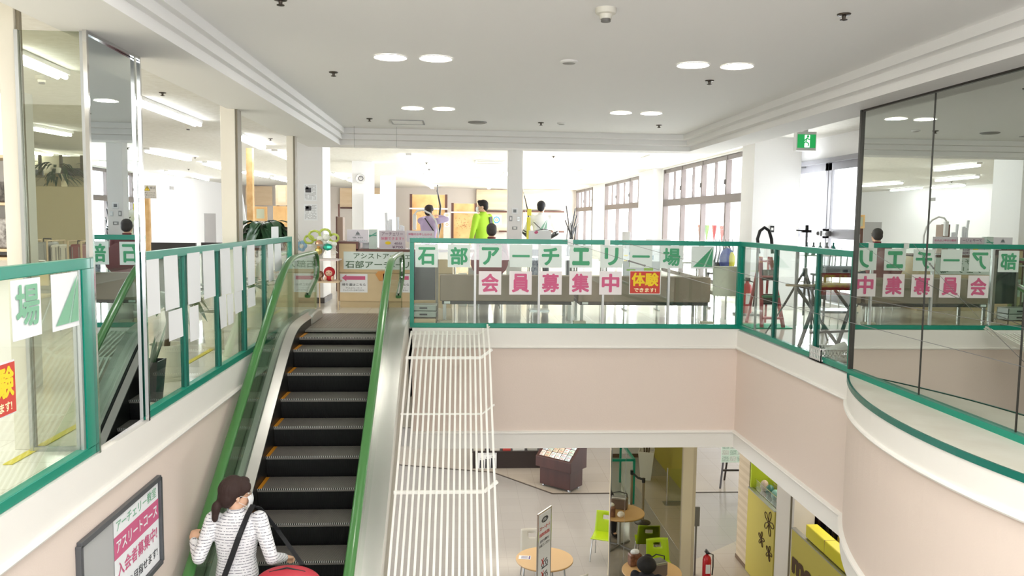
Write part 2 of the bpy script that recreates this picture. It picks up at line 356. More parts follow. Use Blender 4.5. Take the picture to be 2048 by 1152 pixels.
# ---- pillars
def pillar(name, x0, x1, y, d=.5, z1=ZC2, m=mWHITE): return struct(MB().box((x0, y, 0), (x1, y+d, z1)).build(name, m, bevel=.006))
pillar('pillar_near_counter', W(591, 606, Y=12.9).x, W(647, 606, Y=12.9).x, 12.9, .75)
struct(MB().box((W(590, 606, Y=12.89).x, 12.885, 0), (W(648, 606, Y=12.89).x+.01, 13.66, .09)).build('baseboard_pillar', mat('dark_baseboard', '4a4440', .5)))
pillar('pillar_with_clock', W(704, 350, Y=19.3).x, W(744, 350, Y=19.3).x, 19.3)
slab('wall_box_on_pillar', (W(728, 388, Y=19.1).x, 19.0, 0), (W(758, 388, Y=19.1).x, 19.7, W(740, 388, Y=19.0).z), mWHITE)
pillar('pillar_behind', W(760, 350, Y=25.5).x, W(789, 350, Y=25.5).x, 25.5)
pillar('pillar_with_switches', W(1016.5, 350, Y=13.2).x, W(1045.5, 350, Y=13.2).x, 13.2, .25)
# pier by the end window
slab('wall_pier', (4.55, 12.3, 0), (XW+.2, 12.85, ZC2), mWHITE)
# niche of the left wall
struct(MB().box((XLW, 31.4, 0), (XLW+.02, 32.8, 1.45)).build('wall_niche_panel', mat('grey_niche', 'b9b6b4', .7)))
# beige posts of the left shop front
mPOST = mat('cream_post_paint', 'e2dccd', .5)
def post(x, y, w, d=.06, nm='post'):
    s = MB(); s.box((x, y, 0), (x+w, y+d, ZC2)); s.box((x+w, y+.02, 0), (x+w+.02, y+d, ZC2), 1)
    return struct(s.build('pillar_'+nm, [mPOST, mat('bronze_edge', '8c8370', .5)], bevel=.004))
for (px0, px1, y, nm) in ((9, 41, 4.75, 'cream_near'), (443, 472, 7.9, 'cream_middle'), (574, 587, 10.4, 'cream_far')):
    post(W(px0, 400, Y=y).x, y, W(px1, 400, Y=y).x-W(px0, 400, Y=y).x, .05 if nm == 'cream_near' else .16, nm)
# tinted glass partition between the near post and the mirrored pillar
YG = 4.72
g0, g1 = W(50, 400, Y=YG).x, XL-.03
o = struct(MB().box((g0, YG, 0), (g1, YG+.008, ZS)).build('window_4', mTINT))
s = MB(); s.box((g0-.02, YG-.015, 0), (g0, YG+.02, ZS)); s.box((g1-.01, YG-.015, 0), (g1+.02, YG+.02, ZS)); s.box((g0, YG-.01, 0), (g1, YG+.02, .025))
struct(s.build('window_frame', mALU, o))
# mirrored pillar on the left parapet
M0, M1 = 4.68, 5.42
struct(MB().box((XL-.05, M0+.25, 0), (XL-.026, M1, ZS)).build('pillar_core', mWHITE))
struct(MB().prism([(XL-.004, M0), (XL+.002, M0), (XL-.0145, M1), (XL-.0205, M1)], ZS-.035, (0, 0, ZS/2+.012), (1, 0, 0), (0, 1, 0)).build('wall_mirror_left', mMIRL))
s = MB()
for y in (M0, M1): s.bar((XL+.004, y, 0), (XL+.004, y, ZS), .022, .022)
s.bar((XL+.004, M0, ZS-.01), (XL+.004, M1, ZS-.01), .016, .016)
struct(s.build('trim_mirror_left', mCHROME))
# mirrored wall on the right
s = MB(); s.box((XR+.01, -3, 0), (XR+.2, 7.05, ZS)); struct(s.build('wall_mirror_core', mat('dark_wall_core', '55504c', .7)))
ys = [7.05, 5.95, 4.85, 3.75, 2.65, 1.55, .45]
for k in range(6):
    struct(MB().box((XR, ys[k+1]+.003, .03), (XR+.008, ys[k]-.003, ZS-.005)).build('wall_mirror_right', mMIRR))
s = MB(); s.bar((XR-.004, 7.055, 0), (XR-.004, 7.055, ZS), .03, .03); s.bar((XR-.004, -3, ZS-.008), (XR-.004, 7.05, ZS-.008), .018, .018)
for y in ys[1:]: s.bar((XR-.003, y, .03), (XR-.003, y, ZS), .006, .006)
struct(s.build('trim_mirror_right', mat('dark_bronze', '3c3a36', .35, .6)))
struct(MB().box((XR-.035, -3, 0), (XR, 7.04, .05)).build('trim_mirror_base', mTEAL))
# walls of the lower floor
slab('wall_lower_far', (-9, 33.9, ZLOW), (13, 34, ZFB), mWHITE)
# yellow tape on the upper left floor
mTAPE = mat('yellow_tape', 'e0cf3a', .5)
a = W(15, 930, Z=0); b = W(155, 852, Z=0); c = W(520, 690, Z=0)
struct(MB().bar((a.x, a.y, .003), (b.x, b.y, .003), .05, .004).bar((b.x, b.y, .003), (XL-.55, 12, .003), .05, .004).build('floor_yellow_line', mTAPE))
# ================================================================ lettering
_G = {}
def glyphs(s):
    k = s
    if k in _G: return _G[k]
    cu = bpy.data.curves.new('t', 'FONT'); cu.body = s; cu.size = 1; cu.resolution_u = 3; cu.fill_mode = 'FRONT'
    o = bpy.data.objects.new('t', cu); C.objects.link(o); bpy.context.view_layer.update()
    me = bpy.data.meshes.new_from_object(o.evaluated_get(bpy.context.evaluated_depsgraph_get()))
    vs = [(v.co.x, v.co.y) for v in me.vertices]; fs = [tuple(p.vertices) for p in me.polygons]
    bpy.data.objects.remove(o); bpy.data.meshes.remove(me)
    if not vs: vs = [(0, 0), (1, 0), (1, 1)]; fs = [(0, 1, 2)]
    x0 = min(v[0] for v in vs); x1 = max(v[0] for v in vs); y0 = min(v[1] for v in vs); y1 = max(v[1] for v in vs)
    _G[k] = ([((x-(x0+x1)/2), (y-(y0+y1)/2)) for x, y in vs], fs, x1-x0, y1-y0); return _G[k]
def put_text(mb, s, cx, cy, h, O, A, B, mi=0, w=None, bold=0., lift=.002):
    """write s centred at (cx,cy) on plane O,A,B with glyph height h (or fitted to w x h); bold thickens the strokes"""
    vs, fs, gw, gh = glyphs(s); sy = h/(gh+2*bold); sx = (w/(gw+2*bold)) if w else sy
    O = Vector(O); A = Vector(A); B = Vector(B); N = A.cross(B).normalized()
    offs = [(0, 0)]+([(bold*math.cos(PI*j/3), bold*math.sin(PI*j/3)) for j in range(6)] if bold else [])
    for k, (ox, oy) in enumerate(offs):
        mb.add([O+A*(cx+(x+ox)*sx)+B*(cy+(y+oy)*sy)+N*(lift+k*.00006) for x, y in vs], fs, mi)
mGREENT = mat('green_print', '4fa579', .7); mPINKT = mat('pink_print', 'd4668d', .7); mREDP = mat('red_print', 'cf4a3e', .7)
mYELP = mat('yellow_print', 'f6d62e', .7); mBLKP = mat('black_print', '33333a', .7); mGRYP = mat('grey_print', '7f8488', .7)
mPAPG = mat('pale_green_paper', 'e4efea', .8)
def poly(mb, pts, O, A, B, mi=0, lift=.002):
    O = Vector(O); A = Vector(A); B = Vector(B); N = A.cross(B).normalized(); k = len(pts)
    ar = sum(pts[i][0]*pts[(i+1) % k][1]-pts[(i+1) % k][0]*pts[i][1] for i in range(k)); f = tuple(range(k))
    mb.add([O+A*a+B*b+N*lift for a, b in pts], [f if ar > 0 else f[::-1]], mi)
def sheet(name, label, cat, c, w, h, A, B=(0, 0, 1), m=None, group=None, curl=.006, seed=0, t=.0012):
    """a paper sheet centred at c (empty placed there), slightly curled; returns thing, local frame"""
    o = thing(name, label, cat, c, group=group); A = Vector(A).normalized(); B = Vector(B); N = A.cross(B).normalized(); s = MB()
    rn = random.Random(seed); ph = rn.random()*6; k1 = rn.uniform(.4, 1)
    def d(u, v): return curl*(math.sin(u*4+ph)*.5+.5)*(1-v)*k1
    s.grid(lambda u, v: A*(u-.5)*w+B*(v-.5)*h+N*(t/2+d(u, v)), 6, 6); s.grid(lambda u, v: A*(.5-u)*w+B*(v-.5)*h+N*(-t/2+d(1-u, v)), 6, 6)
    s.build('sheet', m or mPAPER, o, smooth=30)
    return o, A, B, d
# ---------------------------------------------------------------- railings
def rail_frame(o, p, q, h0=0, h1=1.13, t=.055, ends=(1, 1), jamb=.05):
    p = Vector(p); q = Vector(q)
    MB().bar(p+Vector((0, 0, h1-.03)), q+Vector((0, 0, h1-.03)), t, .06).build('top_rail', mTEAL, o, bevel=.004, world=True)
    MB().bar(p+Vector((0, 0, h0+.03)), q+Vector((0, 0, h0+.03)), t, .055).build('bottom_rail', mTEAL, o, bevel=.004, world=True)
    d = (q-p).normalized()
    for e, a, s in ((ends[0], p, 1), (ends[1], q, -1)):
        if e: MB().bar(a+d*s*jamb/2+Vector((0, 0, h0+.05)), a+d*s*jamb/2+Vector((0, 0, h1-.06)), jamb, t, up=(d.y, d.x, 0) if abs(d.x) < .5 else (0, 1, 0)).build('end_post', mTEAL, o, world=True)
YR = YF+.045
xr0 = W(820, 560, Y=YR).x
far = thing('glass_railing', 'long glass railing across the far edge of the opening, hung with lettered sheets', 'railing', (1.5, YR, 0))
rail_frame(far, (xr0, YR, 0), (XR+.03, YR, 0))
px_ = [950, 1078, 1206, 1337]; pxs = [W(p, 570, Y=YR).x for p in px_]
for x in pxs: MB().box((x-.014, YR-.02, .05), (x+.014, YR+.02, 1.075)).build('post', mat('satin_post', 'b7b8b6', .35, .5), far, world=True)
for a, b in zip([xr0+.05]+pxs, pxs+[XR-.02]): MB().box((a+.014, YR-.012, .055), (b-.014, YR-.004, 1.075)).build('glass_pane', mGLASS, far, world=True)
for p in (1140, 1214):
    x = W(p, 486, Y=YR).x; MB().box((x-.035, YR-.032, 1.06), (x+.035, YR+.032, 1.136)).build('tape_wrap', mat('clear_tape', 'e8ecea', .2), far, world=True)
rt = thing('glass_railing', 'green framed glass railing in front of the red ladder and the tripod', 'railing', (XR+.03, 8.5, 0))
rail_frame(rt, (XR+.03, 7.08, 0), (XR+.03, YR, 0))
for y in (7.85, 8.95):
    MB().box((XR+.005, y-.02, .05), (XR+.055, y+.02, 1.075)).build('post', mTEALD, rt, world=True)
for y in (8.4, 9.55): MB().box((XR+.02, y-.01, .05), (XR+.045, y+.01, 1.075)).build('post', mat('satin_post'), rt, world=True)
for a, b in ((7.13, 7.83), (7.87, 8.93), (8.97, 10.0)): MB().box((XR+.02, a, .055), (XR+.028, b, 1.075)).build('glass_pane', mGLASS, rt, world=True)
XLR = XL-.03
ln = thing('glass_railing', 'green framed glass railing left of the mirrored pillar, cut by the photo edge', 'railing', (XLR, 2, 0))
rail_frame(ln, (XLR, -2.9, 0), (XLR, M0-.01, 0), jamb=.1)
MB().box((XLR-.02, M0-.14, .055), (XLR+.02, M0-.115, 1.075)).build('post', mALU, ln, world=True)
for y in (3.42, 2.2, 1.): MB().box((XLR-.02, y-.03, .05), (XLR+.02, y+.03, 1.075)).build('post', mTEALD, ln, world=True)
for a, b in ((-2.8, .96), (1.04, 2.16), (2.24, 3.38), (3.46, M0-.14)): MB().box((XLR-.004, a, .055), (XLR+.004, b, 1.075)).build('glass_pane', mGLASS, ln, world=True)
lf_ = thing('glass_railing', 'green framed glass railing beside the left handrail, hung with blank white sheets', 'railing', (XLR, 7.7, 0))
rail_frame(lf_, (XLR, M1+.01, 0), (XLR, YF+.07, 0))
pl = [W(p, 560, X=XLR).y for p in (366, 434, 487, 528)]
for y in pl:
    MB().box((XLR-.02, y-.03, .05), (XLR+.02, y+.03, 1.075)).build('post', mTEALD, lf_, world=True)
for y in pl: MB().box((XLR-.012, y+.035, .05), (XLR+.012, y+.05, 1.075)).build('edge_strip', mALU, lf_, world=True)
for a, b in zip([M1+.06]+pl, pl+[YF+.02]): MB().box((XLR-.004, a+.05, .055), (XLR+.004, b-.03, 1.075)).build('glass_pane', mGLASS, lf_, world=True)
# ---------------------------------------------------------------- lettered sheets
YP = YR-.022
def letter_sheet(ch, cx, cy, mt, label, group, k, rot=0, big=.8, bold=.035, pm=None, wpx=45, hpx=45, extra=None):
    c = W(cx, cy, Y=YP); w = W(cx+wpx/2, cy, Y=YP).x-W(cx-wpx/2, cy, Y=YP).x; h = W(cx, cy-hpx/2, Y=YP).z-W(cx, cy+hpx/2, Y=YP).z
    o, A, B, d = sheet('letter_poster', label, 'sign', c, w, h, (1, 0, 0), m=pm or mPAPG, group=group, curl=-.0, seed=k)
    s = MB()
    if extra: extra(s, w, h)
    else: put_text(s, ch, 0, 0, h*big if ch not in 'ー' else h*.11, (0, -.0012, 0), (1, 0, 0), (0, 0, 1), w=w*(big-.02) if ch not in 'リエ' else w*.62, bold=bold)
    s.build('lettering', mt if isinstance(mt, list) else [mt], o)
    return o
gG = 'green lettered sheets on the far railing'; gP = 'pink lettered sheets on the far railing'
for k, (ch, cx, cy, d) in enumerate([('石', 853, 512, 'stone'), ('部', 918, 512, 'section'), ('ア', 981, 512, 'a'), ('ー', 1042, 512, 'bar'), ('チ', 1101, 513, 'chi'), ('ェ', 1162, 513, 'small e'), ('リ', 1223, 513, 'ri'), ('ー', 1282, 513, 'bar'), ('場', 1343, 514, 'ba')]):
    lb = 'white sheet with %s' % ['a green square-bottomed character, first of the upper row', 'a dense green two-part character, second of the upper row', 'a green hooked katakana letter above the first pink sheet', 'a green long bar above the second pink sheet', 'a green crossed letter with curved tail above third pink sheet', 'a small green letter shaped like a capital I', 'two green strokes, the right one curved', 'a green long bar above the red and yellow sheet', 'a dense green character between the bar and the peak emblem'][k]
    letter_sheet(ch, cx, cy, mGREENT, lb, gG, k)
def logo(s, w, h, O=(0, -.0012, 0), A=(1, 0, 0), sgn=1):
    k = min(w, h)
    for pts in ([(-.42, -.42), (.44, .46), (.05, -.42), (-.1, -.42)], [(.12, -.42), (.46, .42), (.44, -.42)]):
        poly(s, [(a*k*sgn, b*k) for a, b in pts], O, A, (0, 0, 1))
    poly(s, [(.06*k, -.42*k), (.445*k, .44*k), (.11*k, -.42*k)], O, A, (0, 0, 1), 1, .0021)
mLG = mat('light_green_print', 'a9d8bf', .7)
letter_sheet('', 1405, 515, [mGREENT, mLG], 'white sheet with a green slanting peak emblem, last of the upper row', gG, 20, extra=logo)
for k, (ch, cx) in enumerate([('会', 980), ('員', 1041), ('募', 1101), ('集', 1161), ('中', 1221)]):
    letter_sheet(ch, cx, 566, mPINKT, 'pale sheet with %s, lower row of far railing' % ['a pink roof-topped character', 'a pink box character on two short legs', 'a pink grass-topped character, third of five', 'a pink many-barred character, fourth of five', 'a pink box split by a vertical stroke'][k], gP, k+30, pm=mat('pale_pink_paper', 'f3edee', .8), hpx=47)
def taiken(s, w, h, O=(0, -.0012, 0), A=(1, 0, 0), both=True):
    poly(s, [(-w*.475, -h*.47), (w*.475, -h*.47), (w*.475, h*.47), (-w*.475, h*.47)], O, A, (0, 0, 1), 0, .0005)
    put_text(s, '体験', 0, h*.13, h*.58, O, A, (0, 0, 1), 1, w=w*.86, bold=.04)
    put_text(s, 'できます!', 0, -h*.32, h*.18, O, A, (0, 0, 1), 2, w=w*.7, bold=.03)
letter_sheet('', 1290, 565, [mREDP, mYELP, mat('cream_print', 'fff3c4', .7)], 'red sheet with big yellow writing on the far railing', gP, 50, extra=taiken, wpx=63, hpx=47)
# sheets on the near left pane (letters towards the opening)
def lq(tl, br, X=XL+.006):
    a = W(*tl, X=X); b = W(*br, X=X); return Vector((X, (a.y+b.y)/2, (a.z+b.z)/2)), abs(b.y-a.y), abs(a.z-b.z)
AL = (0, 1, 0)
def lsheet(tl, br, label, k, mt=None, ch=None, extra=None, pm=None, group=None, X=XL+.0):
    c, w, h = lq(tl, br, X)
    o, A, B, d = sheet('letter_poster' if (ch or extra) else 'paper_sheet', label, 'sign' if (ch or extra) else 'paper', c, w, h, AL, m=pm or mPAPER, group=group, curl=.003 if (ch or extra) else .014, seed=k)
    if ch or extra:
        s = MB()
        if extra: extra(s, w, h)
        else: put_text(s, ch, 0, h*.06, h*.72, (.006, 0, 0), AL, (0, 0, 1), w=w*.8, bold=.025)
        s.build('lettering', mt, o)
    return o
lsheet((20, 562), (84, 668), 'white sheet with one large green character on the left railing', 1, [mat('pale_green_print', '86bd9c', .7)], '場')
lsheet((101, 550), (158, 650), 'white sheet with a green slanting emblem on the railing left of the mirrored pillar', 2, [mat('pale_green_print'), mLG], extra=lambda s, w, h: logo(s, w, h, (.006, 0, 0), AL))
lsheet((-48, 742), (32, 824), 'red sheet with yellow writing cut by the left photo edge', 3, [mREDP, mYELP, mat('cream_print')], extra=lambda s, w, h: taiken(s, w, h, (.006, 0, 0), AL))
blank = [((287, 521), (320, 626)), ((327, 513), (357, 614)), ((374, 507), (401, 602)), ((405, 503), (430, 592)), ((440, 498), (461, 586)), ((466, 494), (485, 580)), ((494, 491), (510, 567)), ((535, 489), (547, 560)), ((549, 488), (562, 540)),
         ((337, 624), (365, 672)), ((379, 615), (398, 676)), ((438, 594), (453, 652)), ((454, 590), (467, 645)), ((468, 586), (484, 622)), ((495, 578), (510, 610))]
for k, (a, b) in enumerate(blank):
    lsheet(a, b, 'blank white sheet on the left railing, %s of the %s row from mirror' % (['first', 'second', 'third', 'fourth', 'fifth', 'sixth', 'seventh', 'eighth', 'ninth'][k if k < 9 else k-9], 'upper' if k < 9 else 'lower'), 60+k, group='blank backs of sheets on the left railing', X=XL-.0)
c = W(550, 468, X=XLR); MB_ = tag(MB().box((XLR-.002, c.y-.17, 1.13), (XLR+.002, c.y+.17, 1.26)).build('paper_card', mPAPER), 'small white card standing on the left green top rail', 'card')
# ---------------------------------------------------------------- framed poster on the left wall below the railing
T = W(160, 1092, X=XL+.02); U = W(320, 958, X=XL+.02); ph = .60; y0, y1, zt_ = T.y, U.y, T.z
fr = thing('notice_frame', 'grey framed notice board with archery class poster on the pink wall', 'notice board', (XL+.001, (y0+y1)/2, zt_-ph/2)); w, h = y1-y0, ph
s = MB()
for a, b in (((-w/2, h/2), (w/2, h/2)), ((-w/2, -h/2), (w/2, -h/2)), ((-w/2, -h/2), (-w/2, h/2)), ((w/2, -h/2), (w/2, h/2))): s.bar((.015, a[0], a[1]), (.015, b[0], b[1]), .035, .03, up=(1, 0, 0))
s.build('frame', mat('dark_grey_frame', '55575a', .4), fr, bevel=.003)
MB().box((0, -w/2, -h/2), (.01, w/2, h/2)).build('board', mat('pale_grey_board', 'b9bab9', .7), fr)
px0 = -w/2+w*.37; s = MB(); O = (.013, 0, 0); Bz = (0, 0, 1)
poly(s, [(px0, -h/2+.02), (w/2-.03, -h/2+.02), (w/2-.03, h/2-.02), (px0, h/2-.03)], O, AL, Bz, 0, .0)
pw = w/2-.03-px0; pc = (px0+w/2-.03)/2
poly(s, [(px0, .02), (w/2-.03, .02), (w/2-.03, h*.27), (px0, h*.27)], O, AL, Bz, 1, .001)
put_text(s, 'アーチェリー教室', pc, h*.37, h*.12, O, AL, Bz, 2, w=pw*.9, bold=.01)
put_text(s, 'アスリートコース', pc, h*.155, h*.13, O, AL, Bz, 3, w=pw*.92, bold=.02, lift=.003)
put_text(s, '入会者募集中!', pc, -h*.1, h*.16, O, AL, Bz, 1, w=pw*.9, bold=.02)
put_text(s, '上達を目指せます!', pc, -h*.33, h*.11, O, AL, Bz, 4, w=pw*.9, bold=.01)
s.build('poster', [mPAPER, mPINKT, mat('pale_green_print'), mPAPER, mBLKP], fr)
s = MB(); sc = (px0-.12, -h*.36)
poly(s, [(sc[0]+.14*math.cos(t), sc[1]+.11*math.sin(t)) for t in [2*PI*i/24 for i in range(24)]], (.0155, 0, 0), AL, Bz, 0, 0)
put_text(s, 'ト', sc[0]+.05, sc[1]+.055, .05, (.0155, 0, 0), AL, Bz, 1, bold=.01)
s.build('sticker', [mat('yellow_sticker', 'ecd92c', .5), mBLKP], fr)
# ================================================================ escalator
ES = .626
def N(Y): return -.32-ES*(8.72-Y)
def track(Y, off):    # handrail / deck line: incline, rounded into the level part at the top
    a = N(Y)+off; b = off; k = .10; d = b-a
    return b-(math.log(1+math.exp(d/k))*k) if d/k < 60 else a
es = thing('escalator', 'escalator with black steps, green handrails and steel decks climbing to the landing', 'escalator', (-1.4, 9.7, ZLOW))
def ribs(name, col, rough, scale, strength, dash=None):
    m = mat(name, col, rough, .2); nt = m.node_tree; b = nt.nodes['Principled BSDF']; tc = nt.nodes.new('ShaderNodeTexCoord')
    wv = nt.nodes.new('ShaderNodeTexWave'); wv.bands_direction = 'X'; wv.inputs['Scale'].default_value = scale; wv.inputs['Distortion'].default_value = 0
    bp = nt.nodes.new('ShaderNodeBump'); bp.inputs['Strength'].default_value = strength; bp.inputs['Distance'].default_value = .006
    nt.links.new(tc.outputs['Object'], wv.inputs[0]); nt.links.new(wv.outputs['Fac'], bp.inputs['Height']); nt.links.new(bp.outputs[0], b.inputs['Normal'])
    if dash:
        rp = nt.nodes.new('ShaderNodeValToRGB'); rp.color_ramp.interpolation = 'CONSTANT'; rp.color_ramp.elements[0].color = lin(col); rp.color_ramp.elements[1].color = lin(dash); rp.color_ramp.elements[1].position = .55
        nt.links.new(wv.outputs['Fac'], rp.inputs[0]); nt.links.new(rp.outputs[0], b.inputs['Base Color'])
    return m
mTREAD = ribs('ribbed_step_tread', '938d87', .4, 33, .5, '6e6964'); mRISER = ribs('ribbed_black_riser', '1a1a1b', .5, 33, .6); mNOSE = ribs('step_nose_teeth', '2a2a2a', .5, 17, .3, 'c4c2bc')
mYEL = mat('yellow_orange_edge', 'd08a1e', .5)
SX0, SX1 = -1.87, -.945
for k in range(-2, 15):
    Y = 8.72-.332*k; z = -.32-.208*k
    if k == -1: z = -.115
    if k == -2: z = -.025
    dz = .208 if k > -1 else (.2 if k == -1 else .09)
    s = MB(); s.box((SX0, Y, z-.03), (SX1, Y+.345, z), 0)
    n_ = 6; s.grid(lambda u, v: (SX0+(SX1-SX0)*u, Y+.012+.03*math.sin(v*PI)*0+.028*(1-v)**2, z-.012-dz*(1-v)), 1, n_, 1)
    s.box((SX0, Y-.004, z-.012), (SX1, Y+.012, z+.001), 2)
    st_ = s.build('step', [mTREAD, mRISER, mNOSE], es, world=True)
    y_ = MB().box((SX0, Y, z+.0005), (SX0+.035, Y+.33, z+.004)).build('edge_line', mYEL, st_); y_.data.transform(Matrix.Translation(-Vector(es.location)))
# comb and landing plate
MB().box((SX0, 9.72, -.01), (SX1, 9.95, .008)).build('comb_plate', ribs('comb_metal', '8d8a84', .35, 33, .6), es, world=True)
mLAND = ribs('landing_plate_metal', '8f8276', .35, 9, .5, '7a6f66')
MB().box((-2.05, 9.95, -.02), (-.66, 11.47, .01)).build('landing_plate', mLAND, es, world=True)
Ys = [1.6+(11.1-1.6)*i/60 for i in range(61)]
def strip(x0, x1, off0, off1, nm, m, thick=.03, y1=11.0, smooth=0, ys=None):
    """long panel following the incline between two plan lines, at offsets off0/off1 above the nosing line"""
    yy = [y for y in Ys if y <= y1]; s = MB(); k = len(yy)
    for a, b, c_, d_ in ((x0, off0, x1, off1),):
        vs = []
        for y in yy: vs += [(a, y, track(y, b)), (c_, y, track(y, d_)), (c_, y, track(y, d_)-thick), (a, y, track(y, b)-thick)]
        fs = []
        for i in range(k-1):
            for j in range(4): fs.append((i*4+j, i*4+(j+1) % 4, (i+1)*4+(j+1) % 4, (i+1)*4+j))
        fs += [(0, 1, 2, 3), tuple((k-1)*4+j for j in (3, 2, 1, 0))]; s.add(vs, fs)
    return s.build(nm, m, es, world=True, smooth=40)
mSKIRT = mat('dark_skirt_panel', '3c3b3a', .35, .6)
mDECK = mat('satin_steel_deck', 'd2d1cd', .3, .85, bump=(40, .04, (1, .03, 1)))
# skirts, inner decks, outer decks, panels
strip(SX0-.012, SX0-.004, .10, .10, 'skirt_panel', mSKIRT, .45, 10.3); strip(SX1+.004, SX1+.012, .10, .10, 'skirt_panel', mSKIRT, .45, 10.3)
strip(SX0-.105, SX0-.012, .145, .10, 'inner_deck', mDECK, .02, 10.6); strip(SX1+.012, SX1+.075, .10, .13, 'inner_deck', mDECK, .02, 10.6)
strip(SX0-.125, SX0-.108, .135, .135, 'glass_gasket', mBLACK, .02, 10.7); strip(SX1+.08, SX1+.1, .135, .135, 'glass_gasket', mBLACK, .02, 10.7)
strip(SX0-.21, SX0-.128, .145, .145, 'outer_deck', mDECK, .02, 10.7); strip(SX1+.105, SX1+.30, .14, .14, 'outer_deck', mDECK, .02, 11.2)
strip(SX1+.295, SX1+.30, .12, .12, 'side_cladding', mat('cream_cladding', 'e6e2da', .5), .95, 11.2)
strip(SX1+.0, SX1+.29, -.85, -.85, 'truss_soffit', mat('cream_cladding'), .04, 9.9); strip(SX0-.2, SX1+.0, -.85, -.85, 'truss_soffit', mat('cream_cladding'), .04, 9.9)
# rounded newel decks at the head
mHAND = mat('green_rubber_handrail', '457d40', .3, coat=.3)
mEGL = glass('balustrade_glass', (222, 236, 226))
for xh, nmh in ((-1.975, 'l'), (-.81, 'r')):
    path = [Vector((xh, y, track(y, .90))) for y in Ys if y < 10.95]
    ce = path[-1]-Vector((0, 0, .2))
    for t in range(1, 9): path.append(ce+Vector((0, .2*math.sin(t*PI/8), .2*math.cos(t*PI/8))))
    for y in (10.8, 10.6, 10.45): path.append(Vector((xh, y, ce.z-.2-(10.95-y)*.3)))
    s = MB(); pr = [(-.04, -.012), (-.04, .008), (-.028, .02), (.028, .02), (.04, .008), (.04, -.012), (.03, -.018), (-.03, -.018)]; n = len(pr); vs = []
    for i, p in enumerate(path):
        d = (path[min(i+1, len(path)-1)]-path[max(i-1, 0)]).normalized(); up = Vector((1, 0, 0)).cross(d).normalized()
        vs += [p+Vector((a, 0, 0))+up*b for a, b in pr]
    fs = [(i*n+j, i*n+(j+1) % n, (i+1)*n+(j+1) % n, (i+1)*n+j) for i in range(len(path)-1) for j in range(n)]+[tuple(range(n))[::-1], tuple((len(path)-1)*n+j for j in range(n))]
    s.add(vs, [f[::-1] for f in fs]); s.build('handrail', mHAND, es, world=True, smooth=50)
    s = MB(); vs = []
    for i, p in enumerate(path):
        d = (path[min(i+1, len(path)-1)]-path[max(i-1, 0)]).normalized(); up = Vector((1, 0, 0)).cross(d).normalized(); vs += [p+Vector((a, 0, 0))+up*b for a, b in ((-.016, -.05), (.016, -.05), (.016, -.018), (-.016, -.018))]
    s.add(vs, [(i*4+j, (i+1)*4+j, (i+1)*4+(j+1) % 4, i*4+(j+1) % 4) for i in range(len(path)-1) for j in range(4)]); s.build('handrail_guide', mCHROME, es, world=True)
    s = MB(); up_ = [p for p in path if p.y <= 10.95 and p.z > ce.z][:]; top = [Vector((xh, p.y, p.z-.05)) for p in path[:-3]]
    vs = []; 
    for p in top:
        zb = track(min(p.y, 11.0), .13); vs += [(xh-.005, p.y, min(zb, p.z)), (xh-.005, p.y, p.z), (xh+.005, p.y, p.z), (xh+.005, p.y, min(zb, p.z))]
    s.add(vs, [(i*4+j, (i+1)*4+j, (i+1)*4+(j+1) % 4, i*4+(j+1) % 4) for i in range(len(top)-1) for j in (0, 2)])
    s.build('glass_balustrade', mEGL, es, world=True)
# steel newel cowls
for x0, x1 in ((SX0-.2, SX0-.01), (SX1+.01, SX1+.2)):
    s = MB(); prof = [(10.3, .0), (10.3, .13), (10.75, .15), (10.95, .13), (11.05, .06), (11.06, .0)]
    s.prism([(a, b) for a, b in prof], x1-x0, ((x0+x1)/2, 0, 0), (0, 1, 0), (0, 0, 1)); s.build('newel_cowl', mDECK, es, bevel=.02, world=True, smooth=40)
# white fall-guard grille hung beside the escalator
gr = thing('guard_grille', 'white slatted metal guard grille sloping down beside the escalator', 'grille', (-.14, 9.2, -.1))
mWM = mat('white_enamel_metal', 'fffdf6', .4)
gx0, gx1 = -.60, .27
def GZ(y): return N(y)-.12 if y < 9.1 else N(9.1)-.12+(y-9.1)*.9
for i in range(18):
    u = i/17; x = gx0+(gx1+.07-gx0)*u; lift = max(0, (x-(gx1-.03)))*.9
    s = MB(); s.bar((x, 5.0, GZ(5.0)+lift), (x, 9.1, GZ(9.1)+lift),   .021, .021); s.bar((x, 9.1, GZ(9.1)+lift), (x, 9.92, -.03+lift), .021, .021)
    s.build('bar', mWM, gr, world=True)
for y, th in ((9.9, .02), (9.1, .05), (8.35, .022), (7.48, .05), (6.6, .022), (5.75, .05)):
    z = (GZ(y) if y < 9.5 else -.045)-.012; s = MB()
    s.bar((gx0-.02, y, z), (gx1-.03, y, z), .03, th*.6); s.bar((gx1-.03, y, z), (gx1+.1, y, z+.1), .03, th*.6); s.build('crossbar', mWM, gr, world=True)
